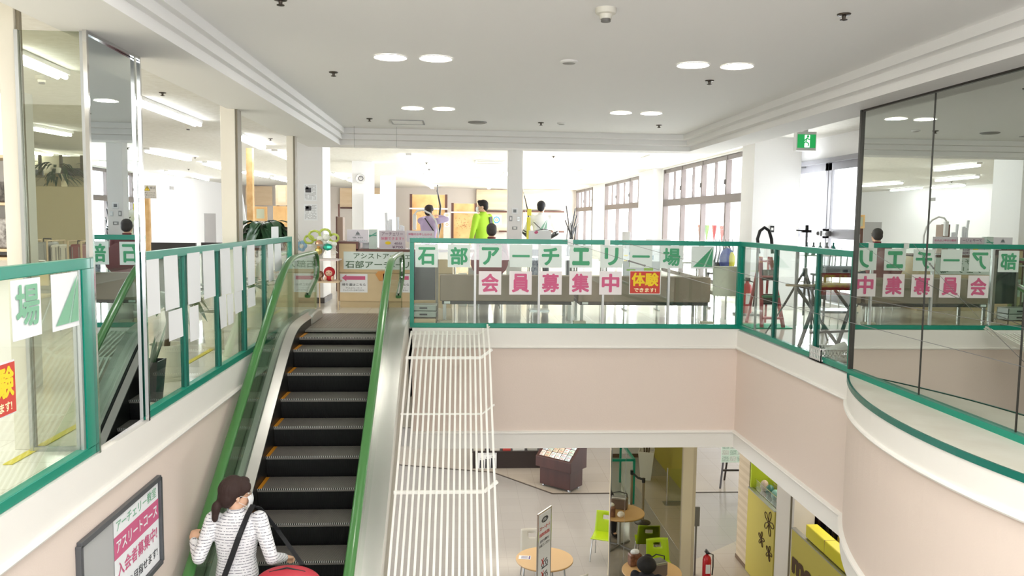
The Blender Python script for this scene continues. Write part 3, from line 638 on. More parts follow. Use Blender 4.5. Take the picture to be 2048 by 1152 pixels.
# ================================================================ ceiling fittings
mRIM = mat('white_rim', 'ecebe8', .5)
def downlight(x, y, label):
    o = thing('downlight', label, 'light', (x, y, ZC1), group='round downlights in the atrium ceiling')
    MB().lathe([(.112, -.002), (.126, -.002), (.126, -.01), (.112, -.002)], 28, cap=False).build('rim', mRIM, o, smooth=40)
    MB().lathe([(.0, -.004), (.113, -.004), (.113, -.007), (0, -.007)], 28).build('diffuser', mDOWN, o); return o
rows = [(6.27, 'nearer pair'), (9.1, 'farther pair'), (3.4, 'unseen added overhead pair'), (.6, 'unseen added rear pair')]  # overhead and rear rows are added out of view for their light
for y, nm in rows:
    for x, nx in ((-.545, 'left one of the left'), (-.2, 'right one of the left'), (1.8, 'left one of the right'), (2.15, 'right one of the right')):
        downlight(x, y, 'round white downlight, %s %s in the atrium ceiling' % (nx, nm))
def sprinkler(px, py, z, label, grp='sprinkler heads'):
    p = W(px, py, Z=z); o = thing('sprinkler_head', label, 'sprinkler', p, group=grp); s_ = 1
    MB().lathe([(0, 0), (.04, 0), (.036, -.008), (.012, -.012), (.01, -.03), (.0, -.03)], 12).build('collar', mat('bronze_sprinkler', '4c443c', .4, .7), o, smooth=40)
    MB().lathe([(0, -.03), (.022, -.032), (.022, -.036), (0, -.04)], 12).build('deflector', mat('bronze_sprinkler'), o)
for px, py, l in ((667, 144, 'dark sprinkler head between the two left pairs of downlights'), (739, 237, 'dark sprinkler head left of the access hatch'), (1082, 245, 'dark sprinkler head near the far cove, right of the round vent'), (1318, 250, 'dark sprinkler head behind the farther right pair of downlights'),
                  (1419, 161, 'dark sprinkler head below the nearer right pair of downlights'), (1688, 28, 'dark sprinkler head nearest the upper right corner'), (561, -2, 'dark sprinkler head cut by the top edge of the photo')): sprinkler(px, py, ZC1, l)
for px, py in ((325, 185), (390, 314), (541, 277), (377, 338), (1107, 312), (853, 325), (858, 338), (1320, 316), (433, 330)):
    sprinkler(px, py, ZC2, 'small sprinkler head in the shop ceiling '+{325: 'beside the long tube light', 390: 'at the far end of the long tube light', 541: 'left of the near white pillar', 377: 'over the wall grille', 1107: 'right of the switch pillar', 853: 'left of the first air conditioner', 858: 'beside the receding centre lights', 1320: 'above the nearest big window', 433: 'beside the middle cream post'}[px], 'sprinkler heads of the shop ceiling')
def detector(px, py, z, r, label):
    o = thing('smoke_detector', label, 'smoke detector', W(px, py, Z=z))
    MB().lathe([(0, 0), (r, 0), (r, -.018), (r*.92, -.03), (r*.62, -.034), (r*.55, -.06), (0, -.06)], 24).build('body', mat('ivory_plastic', 'dcd8cc', .5), o, smooth=35)
    MB().lathe([(0, -.055), (r*.46, -.06), (r*.46, -.075), (0, -.075)], 20).build('sensor', mat('sensor_grey', '6d6a66', .5), o, smooth=35)
detector(1212, 17, ZC1, .062, 'ivory smoke detector on the atrium ceiling near the top edge')
detector(83, 152, ZC2, .06, 'small smoke detector on the shop ceiling behind the tinted glass')
detector(376, 250, ZC2, .05, 'small smoke detector at the end of the long fluorescent tube')
for px, py, r, l, m_ in ((955, 244, .12, 'dark round air vent in the atrium ceiling', mat('vent_grey', '8f8d8a', .6)), (1123, 246, .055, 'small round ceiling cap near the far cove', mRIM), (1138, 122, .07, 'small round ceiling cap between the downlight pairs', mRIM), (228, 226, .11, 'round grey vent seen left', mRIM)):
    if px == 228: continue
    p = W(px, py, Z=ZC1); o = thing('round_vent', l, 'vent', p)
    MB().lathe([(0, 0), (r, 0), (r, -.01), (r*.8, -.018), (0, -.018)], 24).build('rim', m_, o, smooth=40); MB().lathe([(0, -.016), (r*.7, -.02), (0, -.024)], 24).build('grille', mat('vent_inner_grey', 'a5a29d', .7), o)  # plain grey for vent centres and air slots
a, b = W(785, 246, Z=ZC1), W(850, 252, Z=ZC1); o = thing('access_hatch', 'square access hatch with thin grey frame in the atrium ceiling', 'hatch', ((a.x+b.x)/2, 10.45, ZC1))
s = MB(); hw = (b.x-a.x)/2
for p, q in (((-hw, -.22), (hw, -.22)), ((-hw, .22), (hw, .22)), ((-hw, -.22), (-hw, .22)), ((hw, -.22), (hw, .22))): s.bar((p[0], p[1], -.004), (q[0], q[1], -.004), .018, .008)
s.build('frame', mGREY, o); MB().box((-hw+.012, -.21, -.004), (hw-.012, .21, 0)).build('panel', mCEIL, o)
for px in (713, 796):
    p = W(px, 262, Y=11.3); q = W(px, 298, Y=11.3); tag(MB().cyl((0, 0, 0), (0, 0, q.z-ZC1), .002, n=6).build('hanging_wire', mGREY, loc=(p.x, 11.05, ZC1)), 'thin wire hanging from the ceiling %s the access hatch' % ('left of' if px == 713 else 'below'), 'wire')
# fluorescent battens of the shop ceiling
TB = [((275, 205), (395, 250)), ((47, 122), (92, 141)), ((50, 255), (135, 270)), ((52, 303), (100, 313)), ((125, 313), (172, 321)), ((295, 303), (378, 320)), ((410, 328), (445, 338)), ((333, 345), (365, 352)), ((388, 353), (415, 360)), ((478, 275), (525, 297)), ((550, 306), (577, 318)),
      ((488, 345), (535, 354)), ((545, 356), (577, 363)), ((663, 348), (693, 359)), ((697, 360), (712, 365)), ((812, 312), (836, 332)), ((828, 335), (846, 349)), ((842, 350), (855, 361)), ((852, 362), (862, 369)), ((859, 371), (866, 377)), ((1016, 345), (1003, 358)), ((1000, 360), (988, 369)), ((984, 371), (976, 378))]
ZT = ZC2-.07
TL = ['longest fluorescent tube light, nearest in the left shop beside the mirrored pillar', 'fluorescent tube light at the top left behind tinted glass', 'second fluorescent tube light down behind the tinted glass', 'third fluorescent tube light down behind the tinted glass', 'fluorescent tube light behind the tinted glass, touching the mirror edge']+[
    'fluorescent tube light left of the middle cream post, %s' % t for t in ('above the white wall', 'touching the post', 'small one over the wall grille', 'small one right of the wall grille')]+[
    'fluorescent tube light between the two thin cream posts, %s' % t for t in ('nearest', 'upper right one', 'third', 'farthest right')]+['fluorescent tube light just left of the clock', 'small fluorescent tube light touching the clock pillar']+[
    'fluorescent light in the receding centre row, %s' % t for t in ('nearest', 'second', 'third', 'fourth', 'farthest')]+['fluorescent light in the faint row left of the switch pillar, %s' % t for t in ('nearest', 'second', 'farthest')]
for k, (a, b) in enumerate(TB):
    p = W(*a, Z=ZT); q = W(*b, Z=ZT); c = (p+q)/2; d = (q-p); L = min(max(d.length, 1.1), 2.6); ang = math.atan2(d.y, d.x)
    if k >= 15: ang = PI/2
    elif k < 13: ang = 0 if False else ang
    o = thing('fluorescent_light', TL[k], 'light', (c.x, c.y, ZC2), ang, group='fluorescent lights of the shop ceiling')
    MB().box((-L/2-.05, -.06, -.045), (L/2+.05, .06, 0)).build('housing', mRIM, o, bevel=.005)
    MB().cyl((-L/2, -.035, -.07), (L/2, -.035, -.07), .022, n=10).cyl((-L/2, .035, -.07), (L/2, .035, -.07), .022, n=10).build('tube', mTUBE, o)
for px0, px1, py in ((950, 1010, 322), (935, 1000, 352), (1290, 1350, 312), (1160, 1230, 340)):
    a = W(px0, py, Z=ZC2); b = W(px1, py, Z=ZC2); o = thing('ceiling_air_conditioner', 'white ceiling air conditioner cassette %s' % {322: 'nearer one left of the switch pillar', 352: 'farther one left of the switch pillar', 312: 'above the large windows', 340: 'right of the switch pillar'}[py], 'air conditioner', ((a.x+b.x)/2, a.y, ZC2))
    w = (b.x-a.x)/2; s = MB(); s.box((-w, -.4, -.03), (w, .4, 0)); s.build('panel', mRIM, o, bevel=.01)
    s = MB(); s.box((-w*.85, -.36, -.036), (w*.85, -.3, -.028)); s.box((-w*.85, .3, -.036), (w*.85, .36, -.028)); s.build('air_slot', mat('vent_inner_grey'), o)
# exit sign
yE = 10.2; a = W(1594, 266, Y=yE); b = W(1632, 297, Y=yE)
w = b.x-a.x; h = a.z-b.z; ex = thing('exit_sign', 'green and white running man emergency exit sign above the door', 'sign', (a.x, yE, b.z-.03))
MB().box((0, 0, 0), (w, .1, h+.05)).build('housing', mRIM, ex, bevel=.004)
MB().box((w/2-.03, .03, h+.04), (w/2+.03, .07, ZS+.31-b.z+.03)).build('bracket', mRIM, ex)
s = MB(); O = (w/2, -.003, (h+.05)/2); s_ = h/2*.9; ax, bx = (1, 0, 0), (0, 0, 1)
poly(s, [(-w*.46, -s_), (w*.46, -s_), (w*.46, s_), (-w*.46, s_)], O, ax, bx, 0, 0)
poly(s, [(-w*.1, -s_*.9), (w*.16, -s_*.9), (w*.16, s_*.9), (-w*.1, s_*.9)], O, ax, bx, 1, .001)
def lim(p, q, t): 
    p = Vector(p+(0,)); q = Vector(q+(0,)); d = (q-p).normalized(); n = Vector((-d.y, d.x, 0))*t; poly(s, [(v.x, v.y) for v in (p-n, q-n, q+n, p+n)], O, ax, bx, 0, .002)
poly(s, [(.006+.018*math.cos(t)+.01, .06+.018*math.sin(t)) for t in [k*PI/6 for k in range(12)]], O, ax, bx, 0, .002)
for p, q in (((.005, .045), (-.01, -.01)), ((-.01, -.01), (-.045, -.03)), ((-.045, -.03), (-.06, -.06)), ((-.01, -.01), (.03, -.03)), ((.03, -.03), (.02, -.065)), ((.0, .035), (.04, .02)), ((.0, .035), (-.03, .005))): lim(p, q, .008)
s.build('pictogram', [mat('exit_green', '1f8f4a', emit=('1f8f4a', .5)), mat('exit_white', 'ffffff', emit=('ffffff', .9))], ex)
# wires strung from the far railing to the mirrored wall
for k, (p, q) in enumerate((((1125, 488), (2060, 737)), ((1238, 488), (2060, 658)))):
    a = W(*p, Y=YF+.02); b = W(*q, X=XR-.002); a.z = 1.12
    o = thing('steel_wire', 'thin steel wire strung from the far railing to the right mirrored wall, %s one' % ('lower' if k == 0 else 'upper'), 'wire', a)
    d = b-a; pts = [Vector((0, 0, 0))+d*(i/20)-Vector((0, 0, .06*math.sin(PI*i/20)*(1 if k else .6))) for i in range(21)]
    MB().tube(pts, .0022, 5).build('wire', mGREY, o)
    if k == 0: MB().cyl(pts[5], pts[6], .008, n=8).ball(pts[5], .012).ball(pts[6], .012).build('turnbuckle', mGREY, o)
# ================================================================ upper floor furniture
def bx(a, b, m, nm, par, bevel=0): return MB().box(a, b).build(nm, m, par, bevel=bevel, world=True)
def XY(px, y): return W(px, 500, Y=y).x
def ZY(px, py, y): return W(px, py, Y=y).z
# --- reception counter
yc = 12.3; c0, c1, c2 = XY(678, yc), XY(712, yc), XY(905, yc); zt1, zt2 = ZY(695, 487, yc), ZY(760, 501, yc)
mTAN = mat('tan_laminate', 'd9c29a', .5, noise=(2, 'd3ba90', .5)); mBRN = mat('reddish_brown_trim', '6d4238', .4)
co = thing('reception_counter', 'tan reception counter with brown edge and archery range sign', 'counter', ((c0+c2)/2, yc, 0))
bx((c0, yc, .1), (c1, yc+.6, zt1), mTAN, 'raised_body', co); bx((c1, yc, .1), (c2, yc+.6, zt2), mTAN, 'body', co)
bx((c0+.01, yc+.015, 0), (c2-.01, yc+.58, .1), mat('tan_plinth', 'c9b48e', .5), 'plinth', co)
s = MB(); s.box((c0-.02, yc-.012, zt1), (c1, yc+.62, zt1+.03)); s.box((c0-.02, yc-.012, .1), (c0, yc+.01, zt1)); s.box((c1-.0, yc-.012, zt2), (c1+.03, yc+.62, zt1+.03)); s.box((c1, yc-.012, zt2-.015), (c2, yc+.62, zt2+.02)); s.build('edge_trim', mBRN, co, world=True)
bx((c0, yc-.004, ZY(700, 546, yc)), (c2, yc, ZY(700, 546, yc)+.006), mat('seam_line', '8d7a5c', .6), 'seam', co)
def board(px0, py0, px1, py1, y, lines, m0, nm='sign_board', par=None, extra=None):
    """flat sign: lines = [(text, fx, fy, fh, fw, mi, bold)] in fractions of the board"""
    a = W(px0, py0, Y=y); b = W(px1, py1, Y=y); w = b.x-a.x; h = a.z-b.z; c = Vector(((a.x+b.x)/2, y, (a.z+b.z)/2))
    s = MB(); s.box((c.x-w/2, y, c.z-h/2), (c.x+w/2, y+.006, c.z+h/2), 0)
    for t, fx, fy, fh, fw, mi, bo in lines: put_text(s, t, fx*w, fy*h, fh*h, c, (1, 0, 0), (0, 0, 1), mi, w=fw*w, bold=bo)
    if extra: extra(s, c, w, h)
    return s.build(nm, m0, par, world=True) if par else s, c, w, h
mGRNT = mat('grey_green_print', '5f7a62', .7)
board(687, 503, 870, 540, yc-.009, [('アシストアーチェリー', 0, .26, .3, .78, 1, .012), ('石部アーチェリー場', -.02, -.22, .42, .92, 1, .02)], [mPAPG, mGRNT], 'sign_board', co)
def arrow(s, c, w, h, fy=.28, mi=2, fl=1):
    poly(s, [(-.43*w*fl, fy*h), (-.27*w*fl, (fy+.18)*h), (-.27*w*fl, (fy+.1)*h), (.42*w*fl, (fy+.1)*h), (.42*w*fl, (fy-.1)*h), (-.27*w*fl, (fy-.1)*h), (-.27*w*fl, (fy-.18)*h)], c, (1, 0, 0), (0, 0, 1), mi)
notice_lines = [('帰り道はこちら', 0, -.08, .14, .86, 1, .01), ('下りエスカレーターと', 0, -.26, .08, .6, 1, 0), ('エレベーターはありません', 0, -.38, .08, .78, 1, 0)]
board(680, 547.5, 735, 585, yc-.008, notice_lines, [mPAPER, mBLKP, mPINKT], 'arrow_notice', co, arrow)
board(766, 547.5, 822, 585, yc-.008, notice_lines, [mPAPER, mBLKP, mPINKT], 'arrow_notice', co, arrow)
p = W(764, 549, Y=yc-.006); s = MB(); poly(s, [(-.1, 0), (-.06, .05), (.25, .05), (.25, -.05), (-.04, -.1)], p, (1, 0, 0), (0, 0, 1)); s.build('orange_patch', mat('orange_sticker', 'd99a55', .6), co, world=True)
# --- signs standing on the counter
def stand_sign(px0, py0, px1, py1, y, lines, ms, label, zb, extra=None):
    a = W(px0, py0, Y=y); b = W(px1, py1, Y=y); o = thing('counter_sign', label, 'sign', ((a.x+b.x)/2, y, zb))
    board(px0, py0, px1, py1, y, lines, ms, 'panel', o, extra)
    s = MB(); s.box((a.x+.02, y-.01, zb), (b.x-.02, y+.06, zb+.008)); s.bar((a.x+.05, y+.012, zb), (a.x+.05, y+.012, b.z+.02), .01); s.bar((b.x-.05, y+.012, zb), (b.x-.05, y+.012, b.z+.02), .01); s.build('stand', mat('clear_acrylic', 'dfe6e8', .15), o, world=True); return o
def bell(s, c, w, h):
    poly(s, [(.055*h*3*math.cos(t)*.9, .12*h+max(0, math.sin(t))*.2*h) for t in [k*PI/10 for k in range(11)]], c, (1, 0, 0), (0, 0, 1), 1); poly(s, [(-.2*h, .07*h), (.2*h, .07*h), (.2*h, .1*h), (-.2*h, .1*h)], c, (1, 0, 0), (0, 0, 1), 1); poly(s, [(.03*h*math.cos(t), .36*h+.03*h*math.sin(t)) for t in [k*PI/4 for k in range(8)]], c, (1, 0, 0), (0, 0, 1), 1)
zk = zt2+.02
stand_sign(694, 459, 737, 486, yc+.12, [('体験ご希望は', 0, -.1, .13, .5, 1, .01), ('ベルを押してください', 0, -.33, .13, .85, 1, .01)], [mat('lilac_paper', 'ebe6ee', .7), mGRYP], 'pale sign with a bell picture on the raised end of the counter', zt1+.03, bell)
stand_sign(758, 461, 811, 498, yc+.1, [('アーチェリー', 0, .32, .18, .8, 1, .01), ('体験できます!!', 0, .07, .17, .86, 2, .01), ('40分', .22, -.2, .16, .3, 1, .01), ('¥700', .2, -.4, .14, .4, 1, .01)], [mat('lilac_grey_paper', 'd8cfd6', .7), mat('purple_print', '70516e', .7), mPINKT, mYELP], 'lilac price sign with purple writing and a yellow patch on the counter', zk, lambda s, c, w, h: poly(s, [(-.16*w+.11*w*math.cos(t), -.18*h+.09*h*math.sin(t)) for t in [k*PI/8 for k in range(16)]], c, (1, 0, 0), (0, 0, 1), 3))
stand_sign(813, 461, 868, 484, yc+.14, [('体験のお申し込みは', 0, .18, .22, .86, 2, .01), ('ベルを鳴らして', 0, -.2, .2, .8, 1, 0)], [mat('lilac_paper'), mGRYP, mPINKT], 'pale sign with pink and grey writing behind the railing corner', zk)
a = W(738, 459, Y=yc+.1); b = W(753, 487, Y=yc+.1); o = thing('gift_box', 'pale box tied with a green ribbon beside the bell sign', 'box', ((a.x+b.x)/2, yc+.1, zk)); bx((a.x, yc+.1, zk), (b.x, yc+.22, a.z), mat('pale_mint', 'c9d8d0', .5), 'box', o); s = MB(); zc = (a.z*.55+b.z*.45); s.box((a.x-.002, yc+.096, zc), (b.x+.002, yc+.1, zc+.014)); s.bar((a.x, yc+.096, zc-.02), (b.x, yc+.096, zc+.05), .004, .012); s.build('ribbon', mat('ribbon_green', '4fa58a', .5), o, world=True)
a = W(725, 486, Y=yc+.2); b = W(745, 497, Y=yc+.2); tag(MB().box((0, 0, 0), (b.x-a.x, .12, .1)).build('tissue_box', mPAPER, loc=(a.x, yc+.2, zk)), 'plain white box on the counter below the gift box', 'box')
# desk lamp with arched arm
yl = yc+.3; pts = [W(*p, Y=yl) for p in ((876, 481), (876, 460), (871, 441), (860, 427), (846, 420), (834, 422), (828, 430))]
o = thing('desk_lamp', 'white desk lamp with a tall arched arm behind the railing corner', 'lamp', (pts[0].x, yl, zk))
s = MB(); s.tube([(pts[0].x, yl, zk)]+pts, .014, 10); s.build('arm', mRIM, o, world=True, smooth=60)
MB().lathe([(0, 0), (.09, 0), (.09, .015), (.03, .03), (0, .03)], 20).build('base', mRIM, o, smooth=40)
p = W(829, 434, Y=yl); s = MB(); s.box((p.x-.03, yl-.03, p.z-.2), (p.x+.03, yl+.03, p.z+.04)); s.build('lamp_head', mRIM, o, world=True, bevel=.01)
# paper and machine heap on the counter (white)
a = W(776, 420, Y=yc+.4); o = thing('paper_bundle', 'bundle of white rolled papers and cut sheets standing on the counter', 'papers', (a.x+.1, yc+.4, zk))
rn = random.Random(3)
for k in range(9): x = a.x-.03+rn.random()*.26; z1 = a.z-.02-rn.random()*.22-(abs(x-a.x-.02)*.6); s = MB(); s.cyl((x, yc+.4+rn.random()*.1, zk), (x+rn.uniform(-.04, .04), yc+.42, z1), .018+.012*rn.random(), n=10); s.build('roll', mPAPER, o, world=True, smooth=50)
# --- side stand with balloons and dolls
ys = 11.95; s0, s1 = XY(627, ys), XY(677, ys); zt3, zt4 = ZY(650, 519, ys), ZY(650, 563, ys)
o = thing('display_stand', 'small white display stand with two shelves left of the reception counter', 'stand', ((s0+s1)/2, ys+.2, 0))
bx((s0, ys, zt3-.02), (s1, ys+.4, zt3), mat('pink_white_board', 'eddfdc', .5), 'top_shelf', o); bx((s0, ys, zt4-.02), (s1, ys+.4, zt4), mat('light_wood', 'dcc3a0', .5), 'lower_shelf', o)
for x in (s0+.01, s1-.02):
    for y in (ys+.01, ys+.38): MB().box((x, y, 0), (x+.015, y+.015, zt3-.02)).build('leg', mat('light_wood'), o, world=True)
bp = W(640, 517, Y=ys+.2); bo = thing('balloon_bouquet', 'bouquet of green, white, blue and gold balloons in shiny wrapping on the display stand', 'balloons', (bp.x, ys+.2, zt3))
def Bq(px, py, d=0): v = W(px, py, Y=ys+.2+d); return v
mBG = mat('lime_balloon', 'c3d45c', .15, coat=.5); mBW = mat('white_balloon', 'f0f2e6', .2, coat=.4); mBB = mat('blue_balloon', '9cc3e0', .2, coat=.4); mGO = mat('rose_gold_foil', 'd9a988', .15, .8); mTQ = mat('teal_foil', '2fa58a', .2, .5); mGD = mat('gold_foil', 'd9c77a', .2, .7)
for (px, py, r, n) in ((629, 471, 11, 0), (650, 468, 11, 1), (618, 479, 9, 2), (668, 476, 9, 3)):
    pts = [Bq(px+r*math.cos(t), py+r*.85*math.sin(t), .03*math.sin(2*t)) for t in [2*PI*i/16 for i in range(16)]]; MB().tube(pts, .018, 8, closed=True).build('balloon_loop', mBG, bo, world=True, smooth=60)
for (px, py, r) in ((640, 478, 7), (653, 475, 8), (660, 488, 7), (647, 487, 7), (668, 488, 6), (632, 489, 6)): s = MB(); c = Bq(px, py, -.03); k = r*12/1600; s.ball(c, (k, k*.8, k*.9)); s.build('balloon', mBW, bo, world=True, smooth=80)
for i in range(5): t = 2*PI*i/5; c = Bq(603+6*math.cos(t), 492+6*math.sin(t), -.02); MB().ball(c, .042).build('balloon_petal', mBB, bo, world=True, smooth=80)
MB().ball(Bq(603, 492, -.06), .035).build('balloon', mBW, bo, world=True, smooth=80)
MB().ball(Bq(638, 488, -.09), .062, 12, 8).build('foil_ball', mGO, bo, world=True); MB().ball(Bq(655, 494, -.09), (.075, .04, .055), 8, 5).build('foil_ball', mTQ, bo, world=True); MB().ball(Bq(637, 502, -.08), .058, 9, 6).build('foil_ball', mGD, bo, world=True)
s = MB(); c = (bp.x, ys+.2, zt3); s.lathe([(.05, 0), (.03, .05), (.09, .15), (.17, .22)], 14, c); s.build('wrapping', mat('silver_wrap', 'd8dad6', .2, .6), bo, world=True)
rn = random.Random(5)
for k in range(14): s = MB(); c = Bq(648, 490); q = Bq(605+rn.random()*72, 462+rn.random()*50, rn.uniform(-.1, .1)); m_ = (c+q)/2+Vector((0, 0, .05)); s.tube([c, m_, q], .004, 5); s.build('ribbon', mBW, bo, world=True)
# plain plush toys
def plush(px, py, r, mc, mf, label, hood):
    c = W(px, py, Y=ys+.12); c.z = zt4+.004; o = thing('plush_toy', label, 'toy', c)
    MB().ball((0, 0, r*.55), (r*.8, r*.6, r*.6)).build('body', mc, o, smooth=80); MB().ball((0, 0, r*1.5), (r*1.0, r*.8, r*.95)).build('head', mc, o, smooth=80)
    s = MB(); s.ball((0, -r*.35, r*1.42), (r*.72, r*.52, r*.66)); s.build('face', mf, o, smooth=80)
    s = MB(); s.ball((-r*.28, -r*.84, r*1.5), r*.08); s.ball((r*.28, -r*.84, r*1.5), r*.08); s.box((-r*.12, -r*.9, r*1.17), (r*.12, -r*.84, r*1.2)); s.build('eyes', mBLKP, o)
    for x in (-1, 1): MB().ball((x*r*.6, -r*.6, r*.45), (r*.25, r*.3, r*.42)).build('arm', mf, o, smooth=80)
plush(659, 562, .085, mat('red_plush', 'c22a34', .9), mat('skin_plush', 'e8bfa4', .8), 'plush toy with a red hood and pale round face on the lower shelf', 1)
plush(640, 562, .06, mat('brown_plush', '8a6650', .9), mat('tan_plush', 'c9a98e', .9), 'small brown plush toy beside the red hooded one', 0)
plush(629, 562, .058, mat('brown_plush'), mat('tan_plush'), 'small brown plush toy at the left end of the lower shelf', 0)
# --- notices, clock and switches on the pillars
def pgx(px0, py0, px1, py1, y, label, k):
    a = W(px0, py0, Y=y); b = W(px1, py1, Y=y); w = b.x-a.x; h = a.z-b.z; c = Vector(((a.x+b.x)/2, y, (a.z+b.z)/2)); o = thing('newspaper_cutting', label, 'notice', c); rn = random.Random(k)
    s = MB(); s.box((-w/2, 0, -h/2), (w/2, .002, h/2), 0); A = (1, 0, 0); B = (0, 0, 1)
    for i in range(13):
        for j in range(8):
            if rn.random() < .8: x = -w*.44+w*.88*j/8; z = h*.44-h*.88*i/13; poly(s, [(x, z-h*.035), (x+w*.09, z-h*.035), (x+w*.09, z), (x, z)], (0, 0, 0), A, B, 1, .001)
    for (u, v, p, q) in ((-.4, -.1+k*.1, .45, .28), (-.35, .2, .2, .15)): poly(s, [(u*w, v*h), ((u+p)*w, v*h), ((u+p)*w, (v+q)*h), (u*w, (v+q)*h)], (0, 0, 0), A, B, 2, .0016)
    s.build('sheet', [mPAPER, mat('light_grey_print', 'c2c2c4', .8), mat('dark_grey_print', '5a5a5e', .8)], o)
pgx(608, 368, 634, 402, 12.895, 'upper printed newspaper cutting on the white pillar', 1); pgx(608, 408, 635, 441, 12.895, 'lower printed newspaper cutting on the white pillar', 2)
p = W(722, 357, Y=19.28); o = thing('wall_clock', 'round white wall clock high on the second pillar', 'clock', p)
RX = Matrix.Rotation(PI/2, 4, 'X')
MB().lathe([(0, 0), (.12, 0), (.12, .04), (.105, .045), (.1, .03), (0, .03)], 28, M=RX).build('case', mRIM, o, smooth=40)
s = MB(); s.lathe([(.045, .032), (.06, .032), (.06, .036), (.045, .036), (.045, .032)], 20, M=RX, cap=False); s.build('ring', mBLKP, o)
s = MB(); s.bar((0, -.04, 0), (.02, -.04, .03), .008, .004, up=(0, 1, 0)); s.bar((0, -.04, 0), (-.01, -.04, .05), .006, .004, up=(0, 1, 0)); s.build('hand', mBLKP, o)
for (px, py, w, h, l, m_) in ((1021.5, 437, .05, .085, 'dark vertical switch plate left on the thin pillar', mGREY), (1037, 438, .05, .075, 'pale switch plate right on the thin pillar', mALU), (1029.5, 456, .085, .05, 'dark oval switch low on the thin pillar', mGREY), (1029.5, 422, .1, .1, 'small white notice on the thin pillar', mPAPER)):
    p = W(px, py, Y=13.2); o = thing('switch_plate' if h != .1 else 'small_notice', l, 'switch' if h != .1 else 'notice', p)
    MB().box((-w/2, -.012, -h/2), (w/2, -.001, h/2)).build('plate', m_, o, bevel=.004); MB().box((-w/4, -.016, -h/4), (w/4, -.012, h/4)).build('rocker' if h != .1 else 'printed_lines', mRIM if h != .1 else mGRYP, o)
p = W(1544, 458, Y=12.29); o = thing('switch_plate', 'small dark switch plate on the white pier beside the door', 'switch', (p.x, 12.29, p.z)); MB().box((-.03, -.01, -.05), (.03, 0, .05)).build('plate', mBLACK, o); MB().box((-.018, -.014, -.02), (.018, -.01, .02)).build('rocker', mRIM, o)
# --- benches behind the railing
mBEN = mat('taupe_vinyl', '93806f', .5); mBEND = mat('dark_underframe', '3a3532', .5); mLEG = mat('satin_leg', 'a9a7a3', .35, .7)
def bench(px0, px1, label):
    y = 10.75; a = XY(px0, y); b = XY(px1, y); w = b-a; zt = .62; zb = .27; o = thing('sofa_bench', label, 'bench', ((a+b)/2, y+.33, 0), group='taupe benches behind the far railing')
    MB().box((-w/2, -.33, zb), (w/2, -.23, zt)).build('backrest', mBEN, o, bevel=.012); MB().box((-w/2+.01, -.23, zb), (w/2-.01, .33, .42)).build('seat', mBEN, o, bevel=.02)
    MB().box((-w/2+.03, -.31, zb-.045), (w/2-.03, .31, zb)).build('underframe', mBEND, o); MB().box((-w/2, -.235, zt), (w/2, -.225, zt+.006)).build('piping', mat('pale_piping', 'c5b8a8', .6), o)
    for x in (-w/2+.06, w/2-.06):
        for yy in (-.28, .28): MB().box((x-.018, yy-.018, 0), (x+.018, yy+.018, zb-.04)).build('leg', mLEG, o)
    MB().box((-w/2+.06, -.335, zb-.035), (-w/2+.14, -.31, zb-.005)).build('label_plate', mPAPER, o)
bench(880, 1150, 'taupe vinyl bench seen from behind, below the first three pink sheets'); bench(1158, 1424, 'taupe vinyl bench seen from behind, beside the cream chair')
# cream chair
def cream_chair():
    y = 10.6; a = XY(1430, y); b = XY(1483, y); w = b-a; o = thing('cream_chair', 'cream upholstered chair with thin metal legs beside the taupe bench', 'chair', ((a+b)/2, y+.25, 0)); m_ = mat('cream_vinyl', 'd9d4c4', .5)
    s = MB(); s.grid(lambda u, v: (-w/2+w*u, -.25+.04*math.cos(PI*(u-.5))*-1+.04*v, .38+.4*v), 8, 5); s.grid(lambda u, v: (w/2-w*u, -.22+.04*math.cos(PI*(u-.5))*-1+.04*v, .38+.4*v), 8, 5); s.box((-w/2, -.25, .76), (w/2, -.19, .78)); s.build('backrest', m_, o, smooth=50)
    MB().box((-w/2+.01, -.24, .38), (w/2-.01, .24, .44)).build('seat', m_, o, bevel=.02)
    for x in (-w/2+.03, w/2-.03):
        for yy in (-.2, .22): MB().cyl((x, yy, 0), (x, yy, .38), .011, n=8).build('leg', mLEG, o)
cream_chair()
# black cabinet board and clear boxes
yb = 10.75; a = XY(828, yb); b = XY(877, yb); o = thing('black_board_cabinet', 'dark grey glossy board on a metal stand behind the railing corner', 'board', ((a+b)/2, yb, 0))
bx((a, yb, .28), (b-.04, yb+.03, .93), mat('dark_glossy_panel', '3a3a3c', .15), 'panel', o); bx((b-.035, yb-.01, .0), (b, yb+.04, .95), mat('taupe_post', '8a8078', .5), 'side_post', o); bx((a-.03, yb-.01, 0), (a-.0, yb+.04, .95), mat('taupe_post'), 'side_post', o)
for k in range(3):
    o = thing('clear_storage_box', ['bottom wooden tray under the stacked clear boxes', 'lower clear storage box stacked behind the railing corner', 'upper clear storage box stacked behind the railing corner'][k], 'box', ((a+b)/2-.02, yb-.22, .002+k*.085))
    hw = .17; mB = [mat('light_wood'), mat('cloudy_plastic', 'b5bab4', .2), mat('cloudy_plastic')][k]
    s = MB(); s.box((-hw, -.12, 0), (hw, .12, .006)); s.box((-hw, -.12, 0), (hw, -.112, .07)); s.box((-hw, .112, 0), (hw, .12, .07)); s.box((-hw, -.12, 0), (-hw+.008, .12, .07)); s.box((hw-.008, -.12, 0), (hw, .12, .07)); s.build('tray', mB, o)
    if k: MB().box((-hw-.006, -.126, .07), (hw+.006, .126, .08)).build('lid', mat('cloudy_lid', 'd4d8d2', .2), o, bevel=.003); MB().box((-.05, -.132, .03), (.05, -.12, .05)).build('handle', mBLACK, o)
